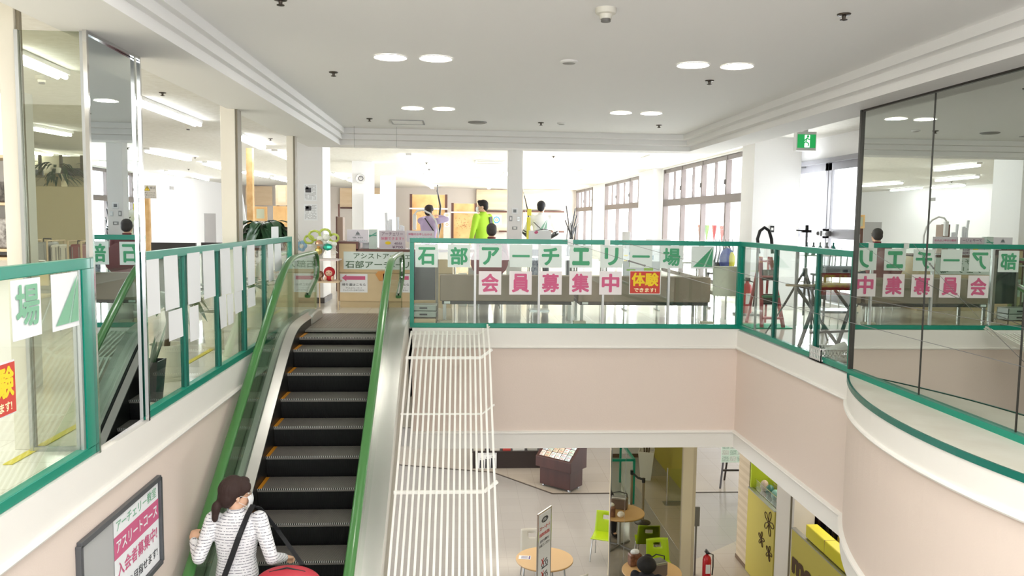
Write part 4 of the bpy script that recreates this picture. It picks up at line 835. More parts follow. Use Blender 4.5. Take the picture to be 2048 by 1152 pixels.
# whiteboard with sticky notes, low behind the right bench
yw = 12.2; a = W(1247, 497, Y=yw); b = W(1319, 556, Y=yw); w = b.x-a.x; o = thing('planning_board', 'white planning board with yellow, blue and green notes behind the right bench', 'board', ((a.x+b.x)/2, yw, 0))
bx((a.x, yw, b.z), (b.x, yw+.02, a.z), mat('pale_board', 'e6eaf2', .4), 'panel', o)
for x in (a.x+.03, b.x-.03): bx((x-.012, yw, 0), (x+.012, yw+.02, b.z), mALU, 'leg', o); bx((x-.012, yw-.15, 0), (x+.012, yw+.15, .02), mALU, 'foot', o)
for (px, py, wp, hp, c) in ((1252, 511, 8, 3, 'f0dc50'), (1260, 507, 3, 5, '3f9ccf'), (1251, 521, 7, 3, 'f0dc50'), (1259, 529, 2, 10, '86b56c'), (1262, 540, 18, 3, '9fd06a'), (1297, 539, 19, 6, 'a8cf58'), (1306, 515, 2, 9, '5b8fae')):
    q = W(px, py, Y=yw-.001); k = yw/1600; tag(MB().box((q.x-wp*k/2, yw-.002, q.z-hp*k/2), (q.x+wp*k/2, yw, q.z+hp*k/2)).build('sticky_note', mat('note_'+c, c, .7), o, world=True), None, None)
# low white tables behind
def table(px0, px1, y, h, d, label, m_=None):
    a = XY(px0, y); b = XY(px1, y); w = b-a; o = thing('work_table', label, 'table', ((a+b)/2, y+d/2, 0)); MB().box((-w/2, -d/2, h-.03), (w/2, d/2, h)).build('table_top', m_ or mat('white_laminate', 'eeeeec', .4), o, bevel=.004)
    for x in (-w/2+.04, w/2-.04):
        for yy in (-d/2+.04, d/2-.04): MB().cyl((x, yy, 0), (x, yy, h-.03), .016, n=8).build('leg', mLEG, o)
    return o
t1 = table(905, 1010, 13.6, .74, .7, 'white work table in front of the man in the green jacket'); t2 = table(1062, 1160, 13.3, .74, .7, 'white work table in front of the archer in white')
t3 = table(1210, 1420, 12.9, .72, .6, 'long white table behind the right bench', mat('white_laminate'))
# poster with photo leaning under the archer
a = W(1064, 491, Y=13.2); b = W(1078, 530, Y=13.2); tag(MB().box((a.x, 13.285, .44), (b.x, 13.298, .74)).build('photo_poster', mat('navy_photo', '3c4a66', .5, noise=(30, 'aeb4c2', .5))), 'small dark blue photo poster hanging from the white table', 'poster')
# red chairs round the table
mRC = mat('dark_red_vinyl', '8e4a50', .5)
def red_chair(px, y, rz, label):
    o = thing('red_chair', label, 'chair', (XY(px, y), y, 0), rz)
    MB().ball((0, .22, .72), (.29, .035, .25)).build('backrest', mRC, o, smooth=70); MB().ball((0, 0, .45), (.23, .22, .05)).build('seat', mRC, o, smooth=70)
    for x in (-.17, .17):
        for yy in (-.15, .17): MB().cyl((x*.8, yy*.8, .43), (x, yy, 0), .012, n=8).build('leg', mLEG, o)
    MB().bar((0, .2, .45), (0, .23, .6), .04, .015, up=(1, 0, 0)).build('bracket', mLEG, o)

# small white cabinets between the counter and the bench
for (px0, px1, py, l) in ((917, 934, 548, 'narrow white cabinet behind the left bench'), (937, 952, 536, 'taller narrow white cabinet behind the left bench')):
    y = 12.6; a = XY(px0, y); b = XY(px1, y); o = thing('narrow_cabinet', l, 'cabinet', ((a+b)/2, y+.15, 0)); bx((a, y, 0), (b, y+.3, ZY(px0, py, y)), mRIM, 'body', o, .004); bx((a+.01, y-.008, .05), (b-.01, y, ZY(px0, py, y)-.03), mPAPER, 'door', o)
# white box sign with a red apple mark and a tablet stand by the archer
yt = 12.0; a = W(1058, 461, Y=yt); b = W(1102, 486, Y=yt); o = thing('white_sign_box', 'white sign box with a small red apple drawing above the railing', 'sign', ((a.x+b.x)/2, yt, 0)); bx((a.x, yt, b.z-.1), (b.x, yt+.05, a.z), mPAPER, 'panel', o); bx(((a.x+b.x)/2-.02, yt+.01, 0), ((a.x+b.x)/2+.02, yt+.04, b.z-.1), mALU, 'post', o); bx(((a.x+b.x)/2-.15, yt-.1, 0), ((a.x+b.x)/2+.15, yt+.15, .02), mALU, 'foot', o)
s = MB(); q = W(1072, 465, Y=yt-.002); s.ball(q, (.026, .003, .02)); s.ball(q+Vector((.012, 0, .004)), (.02, .003, .02)); s.bar(q, q+Vector((.008, 0, .034)), .005); s.build('apple_mark', mPINKT, o, world=True)
yt = 12.4; a = W(1310, 474, Y=yt); b = W(1362, 488, Y=yt); o = thing('price_card_stand', 'faint white card stand on the long table', 'sign', ((a.x+b.x)/2, 13.0, .72)); bx((a.x, 13.0, .72), (b.x, 13.01, .72+.36), mPAPER, 'card', o); bx((a.x, 12.96, .72), (b.x, 13.1, .73), mPAPER, 'foot', o)
a = W(1262, 470, Y=13.1); o = thing('small_machine', 'grey and white label printer on the long table', 'machine', (a.x, 13.1, .72)); MB().box((-.12, -.1, 0), (.16, .12, .3)).build('body', mat('pale_grey_case', 'bcbcc0', .4), o, bevel=.02); MB().box((-.14, -.06, .3), (-.02, .06, .48)).build('head', mRIM, o, bevel=.02); MB().box((.05, -.11, .1), (.15, -.1, .26)).build('screen', mGREY, o)
# cable guard blocks at the bench legs
for px, l in ((892, 'left'), (1162, 'middle'), (1418, 'right')):
    q = W(px, 650, Z=0); tag(MB().box((-.08, -.05, 0), (.08, .05, .035)).build('floor_block', mat('cream_block', 'd8cfba', .6), loc=(q.x, 10.55, 0)), 'small cream block on the floor at the %s bench leg' % l, 'block')
# ================================================================ far archery wall
def upr(px0, py0, px1, py1, y, m, nm, o, t=.03):
    a = W(px0, py0, Y=y); b = W(px1, py1, Y=y); return MB().box((a.x, y-t, b.z), (b.x, y, a.z)).build(nm, m, o, world=True)
mPLY = mat('plywood', 'e3cbab', .7, noise=(1.2, 'd9bd98', .5, (1, 1, 6))); mPLY2 = mat('pale_plywood', 'ecd6ba', .7, noise=(1.0, 'dfc4a2', .5, (1, 1, 6)))
mTGT = mat('worn_target_board', 'dfb981', .8, noise=(2.2, 'c79a63', .5)); mDKW = mat('dark_wood_post', '5b3a30', .6)
def target_board(px0, py0, px1, py1, y, label, bar_py=None, m_=None, cut=None):
    a = W(px0, py0, Y=y); b = W(px1, py1, Y=y); w = b.x-a.x; o = thing('target_butt', label, 'target board', ((a.x+b.x)/2, y, 0), group='archery target boards at the end wall')
    h = a.z; MB().box((-w/2, -.06, .35), (w/2, .06, h-.02)).build('board', m_ or mTGT, o, bevel=.01)
    for x in (-w/2-.04, w/2+.04): MB().box((x-.05, -.08, 0), (x+.05, .1, h)).build('post', mDKW, o)
    MB().box((-w/2-.06, -.25, 0), (w/2+.06, .3, .1)).build('foot', mDKW, o)
    if bar_py: z = W(px0, bar_py, Y=y).z; MB().box((-w/2-.1, -.11, z-.03), (w/2+.1, -.08, z+.03)).build('string_bar', mRIM, o)
    s = MB(); rn = random.Random(int(px0)); z0 = h*.55
    for k in range(60): r = abs(rn.gauss(0, .28)); t = rn.random()*6.28; s.box((r*math.cos(t)-.012, -.062, z0+r*math.sin(t)-.012), (r*math.cos(t)+.012, -.058, z0+r*math.sin(t)+.012))
    s.build('arrow_marks', mat('mark_brown', '9a6a42', .8), o); return o
ya = 33.2
target_board(824, 388, 890, 480, ya, 'tall tan target board behind the woman in lilac', 417)
target_board(907, 406, 949, 480, ya, 'shorter brown target board left of the man in the green jacket', 424.5)
for (x0, x1, y0, y1, l) in ((680, 704, 376, 415, 'wooden wall panel in the gap right of the near pillar'), (953, 1016, 379, 420, 'pale wooden panel above the shelf line left of the switch pillar'), (1046, 1130, 379, 420, 'pale wooden panel above the archer in white'), (745, 760, 376, 480, 'narrow wooden panel between the second and third pillars'), (952, 1016, 424, 462, 'pale wooden panel behind the blue target face'), (1046, 1128, 424, 462, 'worn pale wooden panel beside the archer in white'), (491, 545, 372, 411, 'wooden panel of the left end wall above the leafy plant')):
    y = YFAR-.1; a = W(x0, y0, Y=y); b = W(x1, y1, Y=y); tag(MB().box((a.x, y-.04, b.z), (b.x, y, min(a.z, ZC2-.01))).build('wall_panel', mPLY2 if x0 > 900 else mPLY), l, 'wall panel', 'wooden panels on the archery end wall')
for (x0, x1, py, l) in ((681, 704, 415, 'dark ledge on the end wall left of the clock pillar'), (952, 1016, 422, 'dark ledge across the end wall left of the switch pillar'), (1046, 1128, 422, 'dark ledge across the end wall right of the switch pillar'), (1046, 1128, 462, 'lower dark ledge behind the archer in white'), (998, 1016, 462, 'lower dark ledge right of the green jacket')):
    y = YFAR-.2; a = W(x0, py, Y=y); b = W(x1, py, Y=y); tag(MB().box((a.x, y-.1, a.z-.05), (b.x, YFAR-.14, a.z+.02)).build('wall_ledge', mDKW), l, 'ledge')
a = W(1000, 440, Y=ya-1); o = thing('paper_target', 'square white target paper with blue rings right of the green jacket', 'target', (a.x, YFAR-.16, a.z)); MB().box((-.22, -.012, -.22), (.22, 0, .22)).build('paper', mPAPER, o)
s = MB()
for k, (r, mi) in enumerate(((.15, 0), (.105, 1), (.06, 2), (.03, 3))): poly(s, [(r*math.cos(t), r*math.sin(t)) for t in [2*PI*i/24 for i in range(24)]], (0, -.012, 0), (1, 0, 0), (0, 0, 1), mi, .002+.001*k)
s.build('rings', [mat('ring_blue', '4a9fd0', .7), mat('ring_pale', 'b9d4e2', .7), mat('ring_orange', 'e79a5a', .7), mPAPER], o)
for k, py in enumerate((430, 439, 449)):
    a = W(894, py, Y=ya-.3); o = thing('small_target_face', ['top', 'middle', 'lowest'][k]+' of three small red ringed target papers right of the tall board', 'target', a); MB().box((-.1, -.01, -.09), (.1, 0, .09)).build('paper', mPAPER, o)
    s = MB(); poly(s, [(.06*math.cos(t), .06*math.sin(t)) for t in [2*PI*i/16 for i in range(16)]], (0, -.01, 0), (1, 0, 0), (0, 0, 1), 0); poly(s, [(.03*math.cos(t), .03*math.sin(t)) for t in [2*PI*i/16 for i in range(16)]], (0, -.01, 0), (1, 0, 0), (0, 0, 1), 1, .003); s.build('rings', [mat('ring_orange'), mPAPER], o)
a = W(887, 427, Y=ya-.3); b = W(900, 462, Y=ya-.3); tag(MB().box((a.x, ya-.3+.0, 0), (b.x, ya-.26, a.z)).build('target_backing', mat('grey_board', 'c9c3b8', .7)), 'narrow grey board carrying three small target papers', 'board')
# leaning frames and posts left (seen right of the near pillar)
yq = 30; 
for (x0, x1, py, l, m_) in ((676, 679, 408, 'dark post against the end wall left of the clock pillar', mDKW),):
    a = W(x0, py, Y=yq); b = W(x1, py, Y=yq); tag(MB().box((a.x, yq, 0), (b.x, yq+.06, a.z)).build('wooden_post', m_), l, 'post')
for (x0, y0, x1, y1, y, l, m_) in ((673, 434, 686, 480, 15.0, 'tall brown speaker-like box behind the counter left end', mat('brown_box', '8d7766', .5)),):
    a = W(x0, y0, Y=y); b = W(x1, y1, Y=y); o = thing('brown_case', 'tall brown case with dark edge behind the left end of the counter', 'case', ((a.x+b.x)/2, y, 0)); bx((a.x, y, 0), (b.x, y+.25, a.z), m_, 'body', o, .008); bx((a.x-.012, y-.01, 0), (a.x+.01, y+.25, a.z+.01), mDKW, 'edge', o)
for k, (x0, x1) in enumerate(((752, 744), (762, 766))):
    p = W(x0, 480, Y=28-k*2); q = W(x1 if k == 0 else 760, 395 if k else 430, Y=28-k*2); tag(MB().bar((p.x, 0 or p.y, 0.02), (q.x, q.y, q.z), .05).build('wooden_pole', mDKW), 'dark pole leaning by the %s' % ('second pillar' if k == 0 else 'third pillar, right of the wall box'), 'pole')
# ================================================================ left shop
def at(px, py, y): return W(px, py, Y=y)
# suitcase stand with partition and shelf
yz = 14.0; a, b = at(57, 372, yz+.8), at(190, 372, yz+.8); tag(MB().box((XLW+.02, yz+.8, 0), (b.x, yz+.86, a.z)).build('partition_panel', mat('khaki_panel', 'cbbf9a', .7), bevel=.01), 'khaki partition panel behind the suitcases', 'partition')
o = thing('high_shelf', 'wall shelf with bright backing and boxes above the khaki partition', 'shelf', (b.x-1, yz+3.2, 0))
yh = 17.2; a, b = at(40, 350, yh), at(176, 350, yh); bx((XLW+.01, yh, a.z-.03), (b.x, yh+.4, a.z), mat('khaki_edge', '8f8874', .6), 'shelf_board', o); bx((XLW+.01, yh+.4, 0), (b.x, yh+.45, ZC2-.12), mat('shop_backing', 'd8d0b4', .7), 'back_panel', o)
for k in range(6): x = XLW+.25+k*.42; bx((x, yh+.05, a.z), (x+.05, yh+.1, ZC2-.12), mat('shelf_upright', '6c675c', .6), 'upright', o)
for k, (x, w, h, c) in enumerate(((.32, .33, .2, 'b8b8a8'), (.74, .33, .12, '7e8790'), (1.58, .33, .16, '55585e'))):
    if XLW+x+w < b.x: tag(MB().box((XLW+x, yh+.02, a.z+.001), (XLW+x+w, yh+.3, a.z+h)).build('shelf_box', mat('box_'+c, c, .6), bevel=.01), ['pale box left on the wall shelf above the partition', 'blue-grey box in the middle of the wall shelf', 'dark box at the right of the wall shelf'][k], 'box')
def leafcluster(par, nm, m, c, n, rad, L, w, droop, seed, up=.4, mesh=None):
    rn = random.Random(seed); s = MB()
    for k in range(n):
        t = rn.random()*2*PI; ph = rn.uniform(-.2, 1.2); r0 = rn.random()*rad
        p = Vector(c)+Vector((math.cos(t)*r0, math.sin(t)*r0, rn.uniform(-.5, .5)*rad)); d = Vector((math.cos(t), math.sin(t), up*ph)).normalized(); sd = d.cross(Vector((0, 0, 1))).normalized(); l = L*rn.uniform(.7, 1.2); ww = w*rn.uniform(.8, 1.1); vs = []
        for i in range(6):
            u = i/5; q = p+d*l*u+Vector((0, 0, -droop*l*u*u)); hw = ww*math.sin(PI*min(1, u*.93+.07))*.5
            vs += [q-sd*hw+Vector((0, 0, hw*.35)), q, q+sd*hw+Vector((0, 0, hw*.35))]
        s.add(vs, [f for i in range(5) for f in ((i*3, i*3+1, i*3+4, i*3+3), (i*3+1, i*3+2, i*3+5, i*3+4))])
    return s.build(nm, m, par, smooth=60)
mLEAF = mat('dark_glossy_leaf', '3a5a3c', .3, noise=(5, '2c4a34', .5)); mLEAF2 = mat('dark_leaf', '2f4a33', .35); mSTEM = mat('brown_stem', '5a4a34', .7); mPOT = mat('cream_pot', 'e6e2cf', .4); mSOIL = mat('dark_soil', '2d241c', .9)
v = at(112, 345, yz+2.4); o = thing('trailing_plant', 'trailing leafy plant above the khaki partition', 'plant', (v.x, v.y, a.z)); leafcluster(o, 'leaves', mLEAF, (0, 0, .05), 60, .35, .3, .06, .8, 4); MB().lathe([(.07, 0), (.1, .12), (.085, .12), (.07, .1)], 14).build('pot', mPOT, o, smooth=40)
tag(MB().box((v.x-.15, v.y-.12, 0), (v.x+.15, v.y+.12, a.z)).build('plant_column', mat('khaki_panel')), 'khaki column carrying the trailing plant', 'column')
# suitcases on a rack
yk = 13.4; zr = .32; o = thing('suitcase_rack', 'low pale rack with dividers holding the suitcases', 'rack', (at(115, 500, yk).x, yk, 0)); x0, x1 = at(48, 500, yk).x, at(178, 500, yk).x
s = MB(); s.box((x0, yk-.3, zr-.03), (x1, yk+.3, zr)); s.build('platform', mat('pale_wood_rack', 'd9c3a2', .6), o, world=True)
for px in (64, 112.5, 153, 179): x = at(px, 500, yk).x; s = MB(); s.tube([(x, yk-.28, zr), (x, yk-.28, zr+.62), (x, yk+.28, zr+.62), (x, yk+.28, zr)], .016, 8); s.build('divider', mat('pale_wood_rack'), o, world=True)
for x in (x0+.03, x1-.03):
    for y in (yk-.27, yk+.27): MB().cyl((x, y, 0), (x, y, zr-.03), .02, n=8).build('leg', mALU, o, world=True)
def suitcase(px, w, d, h, m, label, handle=1):
    x = at(px, 500, yk).x; o = thing('suitcase', label, 'suitcase', (x, yk-.04, zr), group='suitcases on the low rack'); MB().box((-w/2, -d/2, .03), (w/2, d/2, h)).build('shell', m, o, bevel=.03, seg=3)
    s = MB()
    for k in (-1, 1): s.box((k*w*.28-.006, -d/2-.004, .05), (k*w*.28+.006, -d/2+.002, h-.04))
    s.build('seam', mGREY, o)
    if handle: MB().tube([(-.06, 0, h-.01), (-.06, 0, h+.05), (.06, 0, h+.05), (.06, 0, h-.01)], .011, 8).build('handle', mBLACK, o, smooth=60)
    for k in (-1, 1): MB().cyl((k*w*.35-.01, 0, .025), (k*w*.35+.01, 0, .025), .025, n=12).build('wheel', mBLACK, o)
mSLV = mat('silver_shell', '9c9f9e', .3, .4)
suitcase(57, .08, .4, .55, mat('dark_shell', '4a4a4a', .4), 'dark suitcase at the left end of the rack', 0); suitcase(73, .125, .42, .56, mSLV, 'narrow silver suitcase second from the left on the rack', 0); suitcase(84, .05, .42, .56, mat('black_white_shell', 'd2d2cc', .4), 'thin pale suitcase between the two silver ones', 0)
suitcase(98, .175, .42, .60, mSLV, 'silver suitcase with a black top handle'); suitcase(123, .115, .42, .56, mat('cream_shell', 'd8d6cc', .4), 'cream suitcase with a black front strip', 0); suitcase(141.5, .145, .42, .55, mat('cream_shell'), 'cream suitcase with a slanting black strap', 0); suitcase(166, .18, .42, .57, mat('wine_red_shell', '7e2f38', .35), 'dark red suitcase at the right end of the rack')
# tan folding chair back in front of the suitcases
v = at(72, 535, 9.5); o = thing('folding_chair', 'tan chair with a curved metal frame behind the left railing', 'chair', (v.x, 9.5, 0)); w = .36
MB().tube([(-w/2, .15, 0), (-w/2, 0, .45), (-w/2, -.05, .78), (-w/2+.05, -.06, .84), (w/2-.05, -.06, .84), (w/2, -.05, .78), (w/2, 0, .45), (w/2, .15, 0)], .012, 8).build('frame', mALU, o, smooth=60)
MB().box((-w/2+.01, -.07, .55), (w/2-.01, -.04, .82)).build('backrest', mat('tan_vinyl', 'c9b282', .5), o, bevel=.015); MB().box((-w/2, -.4, .42), (w/2, 0, .46)).build('seat', mat('tan_vinyl'), o, bevel=.015)
MB().tube([(-w/2, -.4, 0), (-w/2, -.02, .44)], .011, 8).tube([(w/2, -.4, 0), (w/2, -.02, .44)], .011, 8).build('leg', mALU, o)
# shop shelf at the very left edge
yv = 6.2; a = at(-20, 300, yv); b = at(9, 300, yv); o = thing('goods_shelf', 'white goods shelf with dark items cut by the left photo edge', 'shelf', (b.x-.4, yv, 0)); X0, X1 = b.x-.9, b.x+.02
bx((X0, yv+.35, 0), (X1, yv+.38, 2.3), mRIM, 'back_panel', o); bx((X1-.02, yv, 0), (X1, yv+.35, 2.3), mRIM, 'side_panel', o)
for py in (310, 405, 498, 515): z = at(5, py, yv).z; bx((X0, yv, z-.02), (X1-.02, yv+.35, z), mat('light_wood'), 'shelf_board', o)
rn = random.Random(11)
for k, (pt, pb) in enumerate(((356, 404), (430, 497))):
    for j in range(5):
        x = X1-.1-j*.16; z0 = at(5, pb, yv).z; h = (at(5, pt, yv).z-z0)*rn.uniform(.75, 1); tag(MB().box((x-.06, yv+.06, z0), (x+.06, yv+.26, z0+h)).build('shoe_box', mat(['dark_box', 'check_box'][(j+k) % 2], ['33302f', 'b9b5b2'][(j+k) % 2], .6, noise=(40, '6b6663', .5)), bevel=.01), 'small %s packet on the %s shelf board at the left photo edge, %s' % (['dark', 'checked'][(j+k) % 2], ['upper', 'lower'][k], ['end one', 'second', 'third', 'fourth', 'hidden last'][j]), 'packet', 'packets on the left shelf')
# warning sign on a wooden post
yp_ = 13.0; a = at(278, 370, yp_); b = at(313, 397, yp_); o = thing('warning_sign', 'sign with a yellow warning triangle on a pine post', 'sign', (at(297, 400, yp_).x, yp_, 0))
board(278, 370, 313, 397, yp_-.03, [('使用', -.36, .3, .18, .2, 1, 0), ('禁止', .3, .3, .18, .34, 1, 0), ('危険防止のため', 0, -.08, .11, .86, 1, 0), ('関係者以外は', 0, -.24, .11, .8, 1, 0), ('使用しないでください', 0, -.4, .11, .9, 1, 0)], [mat('pale_sign', 'dad4cc'), mBLKP, mat('warning_yellow', 'f0d33c', .6)], 'panel', o,
      lambda s, c, w, h: (poly(s, [(-.2*w, .08*h), (.16*w, .08*h), (-.02*w, .46*h)], c, (1, 0, 0), (0, 0, 1), 1, .008), poly(s, [(-.17*w, .1*h), (.13*w, .1*h), (-.02*w, .42*h)], c, (1, 0, 0), (0, 0, 1), 2, .009), poly(s, [(-.035*w, .19*h), (-.005*w, .19*h), (.0*w, .35*h), (-.04*w, .35*h)], c, (1, 0, 0), (0, 0, 1), 1, .01), poly(s, [(-.035*w, .13*h), (-.005*w, .13*h), (-.005*w, .165*h), (-.035*w, .165*h)], c, (1, 0, 0), (0, 0, 1), 1, .01)))
x0, x1 = at(287, 450, yp_).x, at(300, 450, yp_).x; bx((x0, yp_-.02, 0), (x1, yp_+.05, b.z+.06), mat('knotty_pine', 'e3bd86', .6, noise=(7, 'c99a5e', .5)), 'post', o); bx((x0-.2, yp_-.2, 0), (x1+.2, yp_+.2, .03), mDKW, 'foot', o)
v = at(352, 376, XLW); p = W(343, 376, X=XLW); tag(MB().box((XLW, p.y-.18, p.z-.06), (XLW+.02, p.y+.18, p.z+.06)).build('wall_grille', mat('grey_vent', '96938f', .6)), 'small grey grille high on the left white wall', 'vent')
# black display panels on a white base
ybp = 12.2
for (px0, px1, l) in ((302, 391, 'wide black display panel behind the blank sheets'), (402, 446, 'narrower black display panel beside the middle beige post')):
    a, b = at(px0, 485, ybp), at(px1, 485, ybp); o = thing('black_display_panel', l, 'panel', ((a.x+b.x)/2, ybp, 0)); bx((a.x, ybp, .2), (b.x, ybp+.05, a.z), mat('black_panel', '1f1d1e', .5), 'panel', o); bx((a.x, ybp-.15, 0), (b.x, ybp+.25, .2), mat('white_base', 'e8e4da', .5), 'base', o)
# potted plants behind the left railing
def potted(x, y, pr, ph_, label, hp, n, L, w, seed, m=None, mp=None, droop=.9, stem=1, rad=.1, grp=None):
    o = thing('potted_plant', label, 'plant', (x-.07, y, 0), group=grp)
    s = MB(); s.lathe([(pr*.74, 0), (pr*.8, .01), (pr, ph_), (pr*1.04, ph_), (pr*1.04, ph_-.03+.05), (pr*.9, ph_+.02), (pr*.88, ph_-.03)], 22); s.build('pot', mp or mPOT, o, smooth=40)
    MB().lathe([(0, ph_-.04), (pr*.87, ph_-.03)], 18, cap=False).build('soil', mSOIL, o); MB().lathe([(pr*.95, 0), (pr*1.05, .03), (pr*.98, .03), (pr*.8, .01)], 20).build('saucer', mp or mPOT, o, smooth=40)
    if stem: MB().tube([(0, 0, ph_-.03), (.02, .01, ph_+(hp-ph_)*.5), (0, 0, hp)], .025, 8).build('stem', mSTEM, o, smooth=60)
    leafcluster(o, 'leaves', m or mLEAF, (0, 0, hp), n, rad, L, w, droop, seed); return o
q = W(353, 755, Z=0); XP = -2.62
def onfl(px, py): return W(px, py, Z=0)
q = onfl(352, 758); potted(q.x, q.y, .15, .28, 'potted plant with drooping dark leaves in a cream pot behind the blank sheets', .72, 26, .27, .13, 1, droop=.75)
q = onfl(458, 694); potted(q.x, q.y, .2, .36, 'potted plant in a wide cream pot behind the lower blank sheets', .6, 22, .25, .1, 2, droop=.3)
q = onfl(517, 655); potted(q.x, q.y, .2, .34, 'potted plant in a squat cream pot near the end of the left railing', .55, 20, .27, .1, 3, droop=.2)
v = at(536, 470, 11.9); potted(v.x, v.y, .2, .35, 'tall leafy plant rising above the end of the left green rail', 1.2, 75, .34, .14, 5, droop=1.0, rad=.2)
# snake plant in a black square pot
q = onfl(305, 800); o = thing('snake_plant', 'spiky plant in a tall black pot right of the mirrored pillar', 'plant', (q.x-.02, q.y, 0)); mBP = mat('black_pot', '26282c', .25)
s = MB(); s.lathe([(.1, 0), (.135, .3), (.12, .3), (.11, .26)], 4, M=Matrix.Rotation(PI/4, 4, 'Z')); s.build('pot', mBP, o); rn = random.Random(9); s = MB()
for k in range(9): t = rn.random()*6.28; l = rn.uniform(.2, .4); d = Vector((math.cos(t)*.35, math.sin(t)*.35, 1)).normalized(); sd = d.cross(Vector((0, 0, 1))).normalized(); p = Vector((math.cos(t)*.04, math.sin(t)*.04, .26)); s.add([p-sd*.018, p+sd*.018, p+d*l*.6+sd*.014, p+d*l, p+d*l*.6-sd*.014], [(0, 1, 2, 3, 4)])
s.build('leaves', mLEAF, o)
# white easel board and pine post behind the leafy plant
ye = 14.5; a = at(480, 376, ye); b = at(497, 480, ye); o = thing('easel_board', 'white notice board on an easel right of the beige middle post', 'easel', (b.x-.2, ye, 0)); s = MB()
pts = [at(478, 377, ye), at(483, 377, ye), at(498, 480, ye), at(474, 480, ye)]; s.prism([(p.x-b.x+.2, p.z) for p in pts], .03, (0, 0, 0), (1, 0, 0), (0, 0, 1)); s.build('board', mPAPER, o); s = MB(); s.bar((-.2, .2, 0), (0, 0, 1.2), .03); s.bar((.15, -.05, 0), (.1, 0, 1.0), .03); s.bar((-.2, -.05, 0), (-.12, 0, 1.0), .03); s.build('easel_legs', mat('light_wood'), o)
s = MB()
for k in range(7): s.box((-.12, -.018, .98+.07*k), (.02+.0*k, -.016, 1.0+.07*k))
s.build('printed_lines', mGRYP, o)
yp2 = 14.9; a = at(493, 372, yp2); b = at(505, 372, yp2); tag(MB().box((a.x, yp2, 0), (b.x, yp2+.12, ZC2-.1)).build('pine_post', mat('knotty_pine')), 'pine post right of the white easel board', 'post')
for (x0, y0, x1, y1, y, m_, l, mb_) in ((508, 413, 534, 442, 27, mat('grey_green_board', 'b3b8a0', .7), 'grey-green framed board above the leafy plant', mTGT), (546, 412, 577, 454, 26, mTGT, 'worn tan archery board right of the grey-green board', mTGT), (551, 370, 577, 411, 26.5, mPLY2, 'pale wooden board above the worn tan board', mPLY)):
    a = at(x0, y0, y); b = at(x1, y1, y); o = thing('archery_board', l, 'board', ((a.x+b.x)/2, y, 0)); bx((a.x, y, b.z), (b.x, y+.06, a.z), mb_, 'frame', o); bx((a.x+.08, y-.01, b.z+.08), (b.x-.08, y, a.z-.08), m_, 'panel', o)
    for x in (a.x+.05, b.x-.05): bx((x-.04, y+.06, 0), (x+.04, y+.14, a.z), mDKW, 'post', o)
# ================================================================ right bay
# red step ladder with a black hoop
q = onfl(1530, 672); yL = 10.25; xa = W(1517, 670, Y=yL).x; xb = W(1560, 670, Y=yL).x; o = thing('step_ladder', 'red step ladder with a tall black hoop handle behind the right railing', 'ladder', ((xa+xb)/2, yL, 0)); mRED = mat('red_lacquer', 'c03a4a', .4)
top = at(1532, 507, yL+.15); w2 = (xb-xa)/2
def lp_(u, y, z): return Vector(((xa+xb)/2+u, y, z))
zT = .92
for u0, u1 in ((-w2, -w2*.75), (w2, w2*.15)): MB().bar(lp_(u0, yL-.1, 0), lp_(u1, yL+.12, zT), .045, .03).build('side_rail', mRED, o, world=True)
for u0, u1 in ((-w2*.9, -w2*.7), (w2*.9, w2*.1)): MB().bar(lp_(u0, yL+.5, 0), lp_(u1, yL+.16, zT), .03).build('rear_rail', mRED, o, world=True)
for k, z in enumerate((.12, .4, .66, .86)): f = z/zT; MB().box(tuple(lp_(-w2+w2*.25*f, yL-.1+.2*f-.06, z)), tuple(lp_(w2*(1-.85*f), yL-.1+.2*f+.06, z+.025))).build('step', mRED if k != 1 else mat('green_tread', '2f8f62', .5), o, world=True)
for z in (.3, .62): MB().box(tuple(lp_(-w2*.8, yL+.0, z)), tuple(lp_(w2*.4, yL+.04, z+.14))).build('black_tray', mBLACK, o, world=True)
hp = [at(px, py, yL+.14) for px, py in ((1518, 507), (1515, 478), (1520, 462), (1529, 455), (1538, 461), (1543, 478), (1545, 507))]; MB().tube(hp, .022, 10).build('hoop_handle', mBLACK, o, world=True, smooth=60)
s = MB(); s.box((-.3, -.25, 0), (.25, .2, .012)); s.build('green_mat', mat('green_mat', '2fa878', .6), None, loc=((xa+xb)/2+.0, yL+.1, .0)); tag(bpy.data.objects['green_mat'], 'green plastic mat on the floor under the red ladder', 'mat')
# fire extinguisher upstairs on a stand
def extinguisher(x, y, z, label):
    o = thing('fire_extinguisher', label, 'fire extinguisher', (x, y, z)); MB().lathe([(.07, 0), (.075, .02), (.075, .36), (.06, .42), (.025, .45), (.025, .48)], 18).build('cylinder', mat('extinguisher_red', 'c2252c', .3), o, smooth=45)
    MB().box((-.03, -.05, .48), (.03, .06, .5)).box((-.012, -.09, .5), (.012, .06, .53)).build('lever', mBLACK, o); MB().tube([(.03, 0, .48), (.1, -.02, .46), (.1, -.04, .25), (.085, -.05, .1)], .011, 8).build('hose', mBLACK, o, smooth=60)
    MB().box((-.04, -.079, .14), (.04, -.07, .3)).build('label_plate', mPAPER, o); return o
q = onfl(1497, 612); extinguisher(XY(1497, 11.6), 11.6, .03, 'red fire extinguisher standing behind the right railing near the chair'); tag(MB().box((-.16, -.14, 0), (.16, .14, .03)).build('extinguisher_stand', mGREY, loc=(XY(1497, 11.6), 11.6, 0)), 'grey plate under the upstairs fire extinguisher', 'base')
